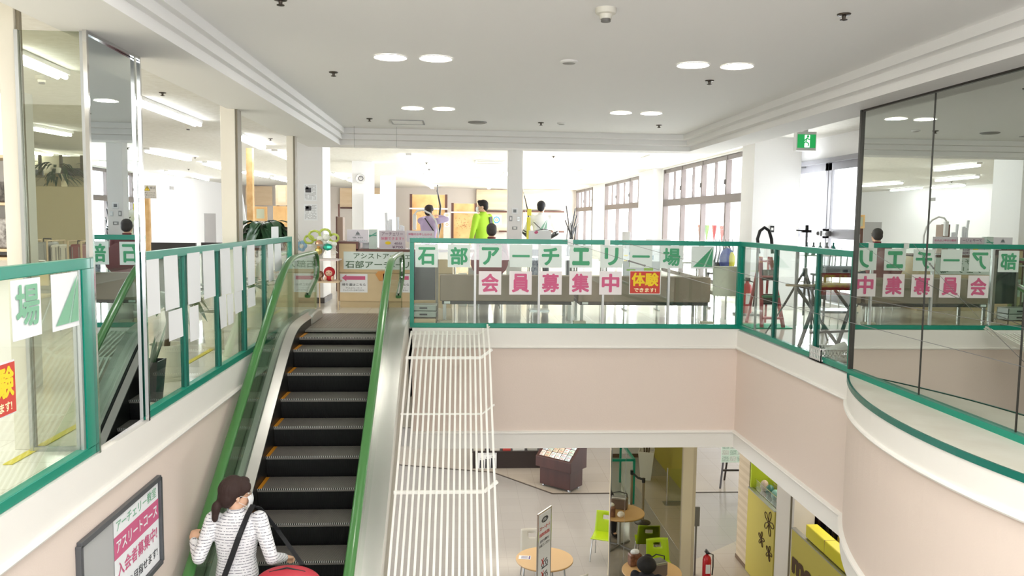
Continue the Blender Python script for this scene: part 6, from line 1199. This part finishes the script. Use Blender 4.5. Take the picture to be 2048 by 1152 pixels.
for k, z in enumerate((.98, .78, .62)):
    for x in (-.05, .08): s.tube([(x+.035*math.cos(t), -.008, z+.035*math.sin(t)) for t in [2*PI*i/14 for i in range(14)]], .006, 4, 1, closed=True)
    s.bar((-.05, -.009, z+.03), (.09, -.009, z+.07), .012, .004, 1, up=(0, 1, 0)); s.bar((-.09, -.01, z+.1), (-.02, -.01, z+.0), .014, .004, 0, up=(0, 1, 0)); s.bar((-.02, -.01, z+.1), (-.09, -.01, z+.0), .014, .004, 0, up=(0, 1, 0)); s.box((-.08, -.009, z-.06), (.12, -.007, z-.045), 1)
s.build('lettering', [mREDP, mBLKP, mPAPER], bs)
# bag on the pedestal table and one bag of brown wrapping
bg_ = thing('shoulder_bag', 'grey-brown glossy bag standing on the pedestal table', 'bag', (3.12, 12.02, ZL+.701), .35); MB().box((-.16, -.09, 0), (.16, .09, .24)).build('body', mat('grey_brown_leather', '6e625c', .3), bg_, bevel=.03, seg=3); MB().tube([(-.12, 0, .22), (-.13, 0, .3), (0, .02, .34), (.14, 0, .3), (.15, 0, .1)], .01, 8).build('strap', mBLACK, bg_, smooth=60); MB().box((-.14, -.1, .2), (.14, .1, .245)).build('zip_band', mALU, bg_, bevel=.01)
o = thing('brown_gift_bag', 'brown bag of wrapped sweets standing on the pedestal table', 'bag', (2.86, 12.42, ZL+.701), .2); MB().box((-.1, -.07, 0), (.1, .07, .2)).build('body', mat('chocolate_foil', '5c3a2a', .35, noise=(20, '8a6048', .5)), o, bevel=.02); MB().ball((0, 0, .22), (.08, .05, .05), 10, 7).build('clear_wrap', mat('clear_tape'), o)
MB_ = tag(MB().ball((0, 0, .06), (.07, .06, .06), 10, 7).build('crumpled_wrapper', mat('white_cloth'), loc=(3.05, 12.5, ZL+.701)), 'small white crumpled wrapper beside the brown bag', 'wrapper')
# objects seen in the lower mirror
def qpole(x, y, l): 
    o = thing('queue_barrier_post', l, 'barrier', (x, y, ZL)); MB().lathe([(0, 0), (.17, 0), (.17, .012), (.05, .04), (.03, .06), (0, .06)], 24).build('base', mat('barrier_base', '4a4742', .35, .6), o, smooth=40); MB().cyl((0, 0, .04), (0, 0, .88), .028).build('pole', mat('barrier_pole', 'a59a85', .3, .7), o, smooth=40); MB().cyl((0, 0, .86), (0, 0, .95), .036).build('head', mBLACK, o)
qpole(3.83, 10.98, 'queue barrier post with its belt, nearer one in the lower mirror'); qpole(3.70, 10.45, 'queue barrier post with its belt, farther one in the lower mirror')
tag(MB().bar((3.83, 10.95, ZL+.91), (3.77, 10.7, ZL+.87), .006, .05).bar((3.77, 10.7, ZL+.87), (3.70, 10.48, ZL+.91), .006, .05).build('barrier_belt', mBLACK), 'short black belt between the two queue barrier posts', 'belt')
o = thing('palm_planter', 'palm in a tall tapered white planter, seen in the lower mirror', 'plant', (4.55, 8.2, ZL), .3); s = MB(); s.lathe([(.17, 0), (.27, .72), (.24, .72), (.23, .66)], 4, M=Matrix.Rotation(PI/4, 4, 'Z')); s.build('planter', mRIM, o); 
for k in range(4): t = k*1.6; MB().tube([(.05*math.cos(t), .05*math.sin(t), .62), (.1*math.cos(t), .1*math.sin(t), 1.3), (.22*math.cos(t), .22*math.sin(t), 1.9)], .018, 7).build('stem', mSTEM, o)
leafcluster(o, 'leaves', mLEAF, (0, 0, 1.95), 30, .25, .5, .06, .8, 12)
tc_ = thing('teal_glass_case', 'glass case with teal frame, seen in the lower mirror', 'case', (3.2, 9.3, ZL)); X0, X1, Y0, Y1, H = -.75, .67, -.9, .58, 1.0; s = MB()
for p, q in (((X0, Y1, H), (X1, Y1, H)), ((X0, Y0, H), (X1, Y0, H)), ((X0, Y0, H), (X0, Y1, H)), ((X1, Y0, H), (X1, Y1, H)), ((X0, Y1, 0), (X0, Y1, H)), ((X1, Y1, 0), (X1, Y1, H)), ((X0, Y0, 0), (X0, Y0, H)), ((X1, Y0, 0), (X1, Y0, H))): s.bar(p, q, .05)
s.build('frame', mTEAL, tc_); s = MB(); s.box((X0, Y1-.003, .03), (X1, Y1+.003, H)); s.box((X1-.003, Y0, .03), (X1+.003, Y1, H)); s.build('glass_pane', mGLASS, tc_)
gs = thing('glass_screen', 'low clear screen with a chrome pole, seen in the lower mirror', 'screen', (4.75, 9.9, ZL)); MB().box((-.1, -.004, .04), (.35, .004, .8)).build('glass_pane', mGLASS, gs); MB().cyl((-.12, 0, 0), (-.12, 0, .82), .02).build('pole', mCHROME, gs, smooth=40); MB().box((-.2, -.15, 0), (.38, .15, .012)).build('foot', mGREY, gs)
# easel far right and fire extinguisher
o = thing('easel', 'dark wooden easel with printed sheets at the back of the lower floor', 'easel', (6.45, 18.2, ZL)); s = MB(); s.bar((-.3, -.15, 0), (-.12, .05, 1.3), .035); s.bar((.32, -.15, 0), (.12, .05, 1.3), .035); s.bar((0, .45, 0), (0, .08, 1.3), .035); s.bar((-.22, -.06, .42), (.24, -.06, .42), .04); s.build('frame', mat('near_black_brown'), o)
s = MB(); s.box((-.28, -.1, .62), (.3, -.085, 1.25), 0); rn = random.Random(4)
for r in range(4):
    for c in range(3): x = -.26+c*.185; z = .65+r*.15; s.box((x, -.104, z), (x+.16, -.1, z+.12), 1+(r+c) % 2)
s.build('sheets', [mat('mint_sheet', 'd6e6e0', .6), mat('green_grey_print', '7fa096', .6, noise=(60, 'dfe9e4', .5)), mat('grey_sheet_print', 'a9b0ae', .6, noise=(60, 'e8ecea', .5))], o)
extinguisher(4.36, 13.35, ZL+.0, 'red fire extinguisher beside the jamb of the lower mirror')
tag(MB().box((4.16, 13.52, ZL+.9), (4.26, 13.56, ZL+1.25)).box((4.19, 13.53, ZL), (4.22, 13.55, ZL+.9)).build('extinguisher_sign', mGREY), 'small grey sign plate on a post above the lower fire extinguisher', 'sign')
# ================================================================ people
def remesh(o, v, sm=6, f=.5):
    m = o.modifiers.new('remesh', 'REMESH'); m.mode = 'VOXEL'; m.voxel_size = v; m.use_smooth_shade = True
    s = o.modifiers.new('smooth', 'SMOOTH'); s.factor = f; s.iterations = sm
def limb(b, pts):
    """pts: (x,y,z,r) ; tapered tube with rounded ends"""
    b.tube([p[:3] for p in pts], [p[3] for p in pts], 14)
    for p in pts: b.ball(p[:3], p[3]*.985, 12, 8)
def hand(b, w, d, n, side, curl=.5, k=1.0):
    """w wrist, d finger direction, n back-of-hand normal, side = direction of the thumb"""
    w = Vector(w); d = Vector(d).normalized(); n = Vector(n); n = (n-d*n.dot(d)).normalized(); s = Vector(side); s = (s-d*s.dot(d)-n*s.dot(n)).normalized()
    def ell(c, a, bb, cc):
        M = Matrix(((d.x, s.x, n.x, c.x), (d.y, s.y, n.y, c.y), (d.z, s.z, n.z, c.z), (0, 0, 0, 1))); b.ball((0, 0, 0), (a, bb, cc), 12, 8, M=M)
    ell(w+d*.045*k, .055*k, .041*k, .017*k); ell(w+d*.01*k, .03*k, .027*k, .02*k)
    for i, (off, L) in enumerate(((.029, .066), (.010, .074), (-.010, .069), (-.029, .054))):
        p = w+d*.085*k+s*off*k; pts = [p-d*.02*k, p]; a = 0
        for j, f in enumerate((.45, .3, .25)): a += curl*(.55+.25*j); p = p+(d*math.cos(a)-n*math.sin(a))*L*f*k; pts.append(p)
        r = .0088*k; b.tube(pts, [r*1.05, r*1.1, r, r*.93, r*.8], 8)
        for q, rr in zip(pts[1:], (1.1, 1., .93, .8)): b.ball(q, r*rr, 8, 6)
    p = w+d*.028*k+s*.028*k; pts = [p, p+(s*.75+d*.6).normalized()*.033*k-n*.006*k, p+(s*.62+d*1.2).normalized()*.06*k-n*.02*k*(.5+curl)]
    b.tube(pts, [.0125*k, .0105*k, .0085*k], 8)
    for q, rr in zip(pts, (.0125, .0105, .0085)): b.ball(q, rr*k, 8, 6)
def headM(c, yaw, pitch=0): return Matrix.Translation(Vector(c)) @ Matrix.Rotation(yaw, 4, 'Z') @ Matrix.Rotation(pitch, 4, 'X')
def head_mesh(b, M):
    """skull, jaw, nose, ears; faces +Y in its own frame, centre between the ears"""
    b.ball((0, -.008, .035), (.074, .094, .085), 18, 12, M=M); b.ball((0, .028, -.03), (.056, .062, .078), 14, 10, M=M); b.ball((0, .058, -.075), (.026, .026, .022), 10, 7, M=M)
    b.ball((0, .092, -.015), (.011, .02, .018), 8, 6, M=M); b.ball((0, .084, .008), (.008, .014, .028), 8, 6, M=M); b.ball((0, .075, .03), (.045, .014, .01), 10, 6, M=M)
    b.ball((0, .082, -.052), (.022, .011, .006), 8, 5, M=M); b.ball((0, .08, -.064), (.018, .012, .006), 8, 5, M=M)
    for sx in (-1, 1): b.ball((sx*.075, -.008, -.008), (.009, .017, .03), 8, 7, M=M @ Matrix.Rotation(0, 4, 'X')); b.ball((sx*.03, .055, -.02), (.02, .02, .02), 8, 6, M=M)
def person(label, loc, rz, J, top, legs, hair, shoe, skin='e2b596', vox=.012, sleeve=1.0, hcurl=.5, mask=True, hairstyle='short', k=1.0, topmat=None):
    """J: joints in the person's frame (faces +Y). hip, waist, chest, neck, head=(x,y,z,yaw,pitch), L/R shoulder, elbow, wrist, hand dirs; hipL.. ankle"""
    o = thing('person', label, 'person', loc, rz); mS = mat('skin_'+skin, skin, .55)
    hip, waist, chest, neck, hd = J['hip'], J['waist'], J['chest'], J['neck'], J['head']
    V_ = Vector
    def torso(b, g, tz=0):
        secs = [(V_(hip)-V_((0, 0, .07)), .150+g, .105+g), (V_(hip)+V_((0, 0, .03)), .152+g, .110+g), (V_(waist), .132+g, .098+g), ((V_(waist)+V_(chest))/2, .147+g, .107+g), (V_(chest), .165+g, .112+g), (V_(chest)+(V_(neck)-V_(chest))*.6, .135+g, .085+g), (V_(neck), .062+g, .058+g)]
        n = 18; vs = []
        for c, a, d in secs:
            for j in range(n):
                t = 2*PI*j/n; ct = math.cos(t); st = math.sin(t); vs.append((c.x+a*k*math.copysign(abs(ct)**.85, ct), c.y+d*k*math.copysign(abs(st)**.85, st), c.z))
        fs = [(i*n+j, i*n+(j+1) % n, (i+1)*n+(j+1) % n, (i+1)*n+j) for i in range(len(secs)-1) for j in range(n)]+[tuple(range(n))[::-1], tuple((len(secs)-1)*n+j for j in range(n))]; b.add(vs, fs)
    b = MB(); torso(b, -.008); M = headM(hd[:3], hd[3], hd[4]); head_mesh(b, M); limb(b, [V_(neck).to_tuple()+(.055*k,), (hd[0], hd[1]-.01, hd[2]-.05, .05*k)])
    for S in 'LR':
        sh, el, wr = J['sh'+S], J['el'+S], J['wr'+S]; limb(b, [sh+(.05*k,), el+(.038*k,)]); limb(b, [el+(.038*k,), tuple((V_(el)*.6+V_(wr)*.4))+(.036*k,), wr+(.025*k,)])
        dd = J.get('hd'+S, tuple(V_(wr)-V_(el))); nn = J.get('hn'+S, (0, 0, 1)); ss = J.get('hs'+S, (1 if S == 'L' else -1, 0, 0)); hand(b, wr, dd, nn, ss, J.get('curl'+S, hcurl), k)
        hp, kn, an = J['hp'+S], J['kn'+S], J['an'+S]; limb(b, [hp+(.085*k,), tuple((V_(hp)+V_(kn))/2)+(.072*k,), kn+(.055*k,)]); limb(b, [kn+(.054*k,), tuple(V_(kn)*.7+V_(an)*.3)+(.055*k,), an+(.036*k,)]); t = J.get('toe'+S, (an[0], an[1]+.14, an[2]-.04)); limb(b, [an+(.035*k,), (an[0], an[1]+.02, an[2]-.03, .035*k), t+(.03*k,)])
    bo = b.build('body', mS, o); remesh(bo, vox, 4)
    # shirt
    b = MB(); torso(b, .012)
    for S in 'LR':
        sh, el, wr = J['sh'+S], J['el'+S], J['wr'+S]; limb(b, [tuple(V_(chest)*.35+V_(sh)*.65)+(.062*k,), sh+(.066*k,)]); limb(b, [sh+(.066*k,), tuple((V_(sh)+V_(el))/2)+(.057*k,), el+(.05*k,)])
        if sleeve > .6: e = tuple(V_(el)*.06+V_(wr)*.94); limb(b, [el+(.05*k,), tuple((V_(el)+V_(e))/2)+(.045*k,), e+(.034*k,)])
    so = b.build('shirt', topmat or mat('top_'+top, top, .8), o); remesh(so, vox*.95, 6)
    MB().lathe([(.062*k, 0), (.066*k, .03), (.058*k, .032), (.054*k, 0)], 20, c=(neck[0], neck[1], neck[2]-.005), cap=False).build('collar', topmat or mat('top_'+top), o, smooth=50)
    # trousers
    b = MB(); c = V_(hip); b.ball((c.x, c.y, c.z-.02), (.168*k, .125*k, .13*k), 18, 12)
    for S in 'LR':
        hp, kn, an = J['hp'+S], J['kn'+S], J['an'+S]; e = tuple(V_(kn)*.06+V_(an)*.94); limb(b, [hp+(.1*k,), tuple((V_(hp)+V_(kn))/2)+(.088*k,), kn+(.07*k,)]); limb(b, [kn+(.07*k,), e+(.055*k,)])
    to = b.build('trousers', mat('legs_'+legs, legs, .85), o); remesh(to, vox, 6)
    for S in 'LR':
        an = J['an'+S]; t = J.get('toe'+S, (an[0], an[1]+.14, an[2]-.04)); b = MB(); d = V_(t)-V_(an); b.ball((an[0], an[1]-.01, an[2]-.02), (.043, .055, .05), 12, 8); z0 = min(an[2], t[2])-.045; limb(b, [(an[0], an[1], t[2], .04), t+(.036,)]); sh_ = b.build('shoe', mat('shoe_'+shoe, shoe, .5), o); remesh(sh_, .012, 4)
    # hair
    mH = mat('hair_'+hair, hair, .75, bump=(60, .5, (1, 1, .15))); b = MB()
    b.ball((0, -.018, .052), (.085, .100, .088), 18, 12, M=M); b.ball((0, -.055, .005), (.074, .062, .085), 14, 10, M=M)
    for sx in (-1, 1): b.ball((sx*.058, .0, .05), (.026, .06, .05), 10, 8, M=M)
    b.ball((0, .045, .10), (.062, .05, .035), 12, 8, M=M)
    if hairstyle == 'pony':
        b.ball((0, -.11, -.03), (.03, .035, .035), 10, 8, M=M); b.ball((.0, -.145, -.085), (.036, .034, .06), 12, 8, M=M); b.ball((.005, -.15, -.14), (.028, .026, .045), 10, 8, M=M); b.ball((.06, .062, .07), (.022, .03, .045), 8, 6, M=M); b.ball((-.055, .065, .075), (.024, .03, .04), 8, 6, M=M); b.ball((.0, -.03, .125), (.05, .06, .03), 10, 6, M=M)
    if hairstyle in ('pony', 'bob'): b.ball((0, -.03, .05), (.094, .108, .095), 18, 12, M=M); b.ball((0, -.07, .0), (.083, .066, .088), 14, 10, M=M)
    if hairstyle == 'bob': b.ball((0, -.04, .02), (.15, .13, .125), 18, 12, M=M)
    if hairstyle != 'bald': ho = b.build('hair', mH, o); remesh(ho, .009, 3)
    else:
        b = MB(); b.ball((0, -.05, .0), (.08, .062, .07), 14, 10, M=M); [b.ball((sx*.062, -.02, .02), (.022, .055, .045), 10, 8, M=M) for sx in (-1, 1)]; b.ball((0, -.03, .055), (.082, .088, .078), 16, 10, M=M); ho = b.build('hair', mH, o); remesh(ho, .01, 3)
    s = MB()
    for sx in (-1, 1): s.ball((sx*.03, .079, .012), (.013, .008, .009), 10, 7, M=M)
    s.build('eye', mat('eye_white', 'f2efea', .2), o, smooth=80); s = MB()
    for sx in (-1, 1): s.ball((sx*.03, .0865, .012), (.006, .002, .006), 8, 6, M=M); s.box((sx*.03-.017, .083, .028), (sx*.03+.017, .088, .034), 0, M)
    s.build('iris', mat('dark_brown', '2a1a12', .3), o)
    if mask:
        s = MB(); s.grid(lambda u, v: tuple(M @ Vector(((u-.5)*.125, .062+.05*math.sin(PI*u)+.012*math.sin(PI*v), -.088+.085*v+.012*math.sin(PI*u)*(v-.3)))), 14, 8); mo = s.build('face_mask', mat('mask_white', 'f4f5f6', .8), o, smooth=80); q = mo.modifiers.new('solid', 'SOLIDIFY'); q.thickness = .003
        s = MB()
        for sx in (-1, 1): s.tube([M @ Vector(p) for p in ((sx*.062, .062, -.01), (sx*.078, .01, .012), (sx*.08, -.02, -.005), (sx*.075, .0, -.035), (sx*.06, .062, -.075))], .0016, 5)
        s.build('ear_loop', mat('mask_white'), o)
    return o, M
def stand_joints(H=1.7, arms=None, hd=(0, 0)):
    s = H/1.7
    J = dict(hip=(0, 0, .92*s), waist=(0, 0, 1.08*s), chest=(0, .01, 1.30*s), neck=(0, -.01, 1.46*s), head=(0, .015, 1.575*s, hd[0], hd[1]), shL=(-.175*s, 0, 1.39*s), shR=(.175*s, 0, 1.39*s), hpL=(-.085*s, 0, .88*s), hpR=(.085*s, 0, .88*s), knL=(-.1*s, .02, .49*s), knR=(.1*s, .02, .49*s), anL=(-.11*s, -.02, .085), anR=(.11*s, -.02, .085),
             elL=(-.23*s, -.02, 1.10*s), elR=(.23*s, -.02, 1.10*s), wrL=(-.24*s, .06, .86*s), wrR=(.24*s, .06, .86*s))
    for a in 'LR': J['toe'+a] = (J['an'+a][0]*1.1, J['an'+a][1]+.15, .04)
    if arms: J.update(arms)
    return J
# --- woman on the escalator
SK = 9; sy, sz = 8.72-.332*SK, -.32-.208*SK
wx, wy = -1.65, sy+.165
mSTP = mat('white_dashed_shirt', 'f3f3f5', .85); nt = mSTP.node_tree; b_ = nt.nodes['Principled BSDF']; tc = nt.nodes.new('ShaderNodeTexCoord')
wv = nt.nodes.new('ShaderNodeTexWave'); wv.bands_direction = 'Z'; wv.inputs['Scale'].default_value = 15; wv.inputs['Distortion'].default_value = .6; wv.inputs['Detail Scale'].default_value = .6
nz = nt.nodes.new('ShaderNodeTexNoise'); nz.inputs['Scale'].default_value = 90; nz.inputs['Detail'].default_value = 0
g1 = nt.nodes.new('ShaderNodeMath'); g1.operation = 'GREATER_THAN'; g1.inputs[1].default_value = .84; g2 = nt.nodes.new('ShaderNodeMath'); g2.operation = 'GREATER_THAN'; g2.inputs[1].default_value = .42; mu = nt.nodes.new('ShaderNodeMath'); mu.operation = 'MULTIPLY'; mx = nt.nodes.new('ShaderNodeMix'); mx.data_type = 'RGBA'; mx.inputs[6].default_value = lin('f3f3f5'); mx.inputs[7].default_value = lin('8b8b94')
nt.links.new(tc.outputs['Object'], wv.inputs[0]); nt.links.new(tc.outputs['Object'], nz.inputs['Vector']); nt.links.new(wv.outputs['Fac'], g1.inputs[0]); nt.links.new(nz.outputs[0], g2.inputs[0]); nt.links.new(g1.outputs[0], mu.inputs[0]); nt.links.new(g2.outputs[0], mu.inputs[1]); nt.links.new(mu.outputs[0], mx.inputs[0]); nt.links.new(mx.outputs[2], b_.inputs['Base Color'])
hw = W(395, 1046, X=-1.975); hz = track(hw.y, .90)+.035
wl = Vector((-1.985, hw.y-.07, hz+.02))-Vector((wx, wy, sz))
J = stand_joints(1.62, dict(wrL=tuple(wl), elL=(-.245, -.1, 1.07), elR=(.275, -.08, 1.05), wrR=(.33, .1, .98), hdL=(-.12, .85, .45), hnL=(-.1, -.3, 1), hsL=(1, 0, 0), curlL=.75, curlR=.9), hd=(-1.05, -.05))
wo, wM = person('person in a white dashed shirt riding the escalator, left hand on the green handrail', (wx, wy, sz), 0, J, 'f3f3f5', '3a3d4a', '33201b', '2a2a2c', vox=.0075, hairstyle='pony', topmat=mSTP, k=.95)
s = MB()
for sx in (-1, 1): s.tube([wM @ Vector((sx*.03+.021*math.cos(t), .098, .012+.017*math.sin(t))) for t in [2*PI*i/16 for i in range(16)]], .0012, 5, closed=True); s.tube([wM @ Vector(p) for p in ((sx*.051, .097, .015), (sx*.074, .06, .018), (sx*.078, 0, .01))], .0012, 5)
s.build('glasses', mat('thin_gold', 'b7a283', .3, .8), wo)
# bag and strap carried by the woman
bag = thing('shoulder_bag', 'red shoulder bag with a black strap at the right hip of the escalator rider', 'bag', (wx+.44, wy-.30, sz+.83)); mRB = mat('red_nylon', 'b8323f', .6)
s = MB(); s.ball((0, 0, .13), (.24, .11, .13), 20, 12); s.box((-.2, -.09, 0), (.2, .09, .12)); r = s.build('body', mRB, bag); remesh(r, .012, 8); MB().tube([(-.23, -.02, .16), (-.12, -.03, .23), (0, -.035, .262), (.12, -.03, .23), (.23, -.02, .16)], .006, 6).build('zip', mBLACK, bag)
wr_ = Vector((wx, wy, sz)); q = lambda x, y, z: wr_+Vector((x, y, z)); sp = [q(.13, -.02, 1.435), q(.11, -.1, 1.39), q(.06, -.155, 1.25), q(-.0, -.16, 1.08), q(-.06, -.165, .92), q(-.1, -.17, .86), q(.05, -.22, .88), q(.26, -.32, .98)]
s = MB(); vs = []; 
for i, p in enumerate(sp): d = (sp[min(i+1, len(sp)-1)]-sp[max(i-1, 0)]).normalized(); nrm = Vector((0, -1, 0)) if i > 1 else Vector((0, -.3, 1)); sd = d.cross(nrm).normalized(); vs += [p-sd*.02-nrm*.0, p+sd*.02, p+sd*.02+nrm*.006, p-sd*.02+nrm*.006]
s.add([v-bag.location for v in vs], [(i*4+j, i*4+(j+1) % 4, (i+1)*4+(j+1) % 4, (i+1)*4+j) for i in range(len(sp)-1) for j in range(4)]); s.build('strap', mat('black_webbing', '15161a', .7), bag)
s = MB(); s.add([v-bag.location for v in (q(.13, -.02, 1.43), q(.17, -.02, 1.43), q(.17, .08, 1.38), q(.13, .08, 1.38), q(.26, .1, 1.2), q(.30, .09, 1.2), q(.5, -.2, 1.05), q(.54, -.2, 1.05))], [(0, 1, 2, 3), (3, 2, 5, 4), (4, 5, 7, 6)]); st2 = s.build('strap', mat('black_webbing'), bag); z_ = st2.modifiers.new('solid', 'SOLIDIFY'); z_.thickness = .005
# --- archers and others at the shooting line
def place(px, py_top, Y, H): v = W(px, py_top, Y=Y); return (v.x, Y, 0)
J = stand_joints(1.73, dict(elR=(.245, -.05, 1.12), elL=(-.245, .02, 1.12), wrL=(-.2, .14, .9), wrR=(.22, .1, .9)), hd=(.7, -.05))
go, gM = person('person in a lime green jacket with a face mask, standing in profile', place(966, 403, 15.3, 1.73), .75, J, 'b4e33f', '2b2b30', '1c1718', '333333', vox=.014)
for sx in (-1,): MB().bar((.09, -.12, 1.42), (.15, -.135, .95), .07, .014, up=(0, 1, 0)).build('black_stripe', mBLACK, go)
J = stand_joints(1.62, dict(elR=(.3, .2, 1.36), wrR=(.12, .32, 1.42), elL=(-.2, .3, 1.36), wrL=(-.1, .58, 1.42), hnL=(0, -.3, 1), curlL=1.0), hd=(-.1, .05))
place_p = place(858, 415, 15.6, 1.62)
po, pM = person('person in a lilac long-sleeved top drawing a bow, seen from behind', place_p, -.25, J, 'b3a2c4', '2f2f38', '2a1d1c', '333333', vox=.014, mask=False)
MB().bar((-.05, -.112, 1.38), (.14, -.12, 1.12), .02, .006, up=(0, 1, 0)).build('chest_strap', mBLACK, po)
bw = thing('recurve_bow', 'dark bow held up by the archer in lilac', 'bow', (place_p[0]+.14, 15.6+.64, 1.42), -.2); MB().tube([(.02, -.06, .62), (.0, .0, .5), (.06, .03, .2), (.04, .04, 0), (.06, .03, -.2), (0, 0, -.5), (.02, -.06, -.6)], [.01, .014, .02, .022, .02, .014, .01], 8).build('limbs', mBOW, bw, smooth=60); MB().cyl((.02, -.06, .6), (.02, -.06, -.58), .002, n=4).build('string', mPAPER, bw)
J = stand_joints(1.73, dict(elL=(-.31, .1, 1.13), wrL=(-.24, .3, 1.05), elR=(.31, .08, 1.12), wrR=(.2, .28, 1.02)), hd=(-.25, -.1))
ap = place(1083, 403, 15.4, 1.73); ao, aM = person('person in a white shirt with black sleeves and a chest strap, seen from behind', ap, 0, J, 'f2f3f2', '33343c', '17161a', '333333', vox=.014, mask=False, sleeve=.4)
for S in 'LR': s = MB(); el, wr = Vector(J['el'+S]), Vector(J['wr'+S]); limb(s, [tuple(el+(Vector(J['sh'+S])-el)*.12)+(.053,), tuple(el)+(.05,), tuple(wr*.9+el*.1)+(.036,)]); s.build('under_sleeve', mBLACK, ao, smooth=60)
s = MB(); s.tube([(-.16, -.13, 1.33), (-.02, -.145, 1.2), (.2, -.125, 1.17)], .007, 6); s.tube([(-.16, -.13, 1.16), (-.05, -.143, 1.18), (.02, -.143, 1.19)], .006, 6); s.build('chest_strap', mBLACK, ao)
s = MB(); poly(s, [(-.07, -.08), (.08, .13), (.0, -.05)], (.02, -.15, 1.26), (1, 0, 0), (0, 0, 1)); poly(s, [(.02, -.06), (.085, .13), (.075, -.06)], (.02, -.15, 1.26), (1, 0, 0), (0, 0, 1)); s.build('back_emblem', mat('faded_green_print', '8fb8a4', .8), ao)
qv = thing('arrow_quiver', 'yellow arrow quiver at the left side of the archer in white', 'quiver', (ap[0]-.25, 15.32, 0)); MB().box((-.035, -.03, .95), (.035, .03, 1.42)).build('tube', mat('yellow_cloth'), qv, bevel=.012); MB().box((-.03, -.025, 1.45), (.02+.03, .025, 1.58)).build('pocket', mat('yellow_cloth'), qv, bevel=.01); MB().bar((0, 0, 0), (0, 0, 1.0), .02).build('support_rod', mGREY, qv)
bw = thing('recurve_bow', 'tall bow standing upright left of the archer in white', 'bow', (ap[0]-.24, 15.62, 0)); MB().tube([(.12, 0, .0), (.06, .02, .3), (.03, .03, .8), (.05, .03, 1.1), (.0, .02, 1.55), (-.09, 0, 1.9)], [.008, .014, .02, .02, .014, .007], 8).build('limbs', mBOW, bw, smooth=60); MB().cyl((.12, -.02, .02), (-.09, -.02, 1.88), .002, n=4).build('string', mPAPER, bw); MB().tube([(-.07, 0, 1.84), (-.11, 0, 2.0), (-.16, 0, 2.3)], .006, 6).build('pale_tip', mRIM, bw)
# seated man
def sit_joints(H=1.7, arms=None, hd=(0, 0), seat=.46):
    J = dict(hip=(0, 0, seat+.1), waist=(0, -.02, seat+.25), chest=(0, .0, seat+.46), neck=(0, .0, seat+.61), head=(0, .03, seat+.725, hd[0], hd[1]), shL=(-.18, 0, seat+.55), shR=(.18, 0, seat+.55), hpL=(-.09, .03, seat+.08), hpR=(.09, .03, seat+.08), knL=(-.12, .43, seat+.03), knR=(.12, .43, seat+.03), anL=(-.12, .42, .085), anR=(.12, .42, .085),
             elL=(-.24, .05, seat+.29), elR=(.24, .05, seat+.29), wrL=(-.15, .28, seat+.29), wrR=(.15, .28, seat+.29))
    for a in 'LR': J['toe'+a] = (J['an'+a][0], J['an'+a][1]+.15, .04)
    if arms: J.update(arms)
    return J
sx_ = W(983, 455, Y=12.55).x
person('person with thin grey hair and a dark red top, seated with back to the railing', (sx_, 12.5, 0), 0, sit_joints(hd=(0, .1)), '7e3840', '3a3a40', '4a4644', '2a2a2a', vox=.014, mask=False, hairstyle='bald')
red_chair(978, 12.47, PI, 'dark red chair under the seated person with grey hair')
# seated guest on the lower floor
gx, gy = 2.80, 11.34
Jg = sit_joints(arms=dict(wrL=(-.1, .36, .78), wrR=(.12, .36, .78), elL=(-.25, .12, .74), elR=(.25, .12, .74)), hd=(-.1, .25))
person('person in black with dark hair seated at the pedestal table by the lower mirror', (gx, gy, ZL), -.45, Jg, '1a1a20', '232328', '14110f', '17130f', vox=.013, mask=False, hairstyle='bob')
shell_chair(gx-.02, gy-.02, -.45, mCG, 'lime green moulded chair under the person in black')
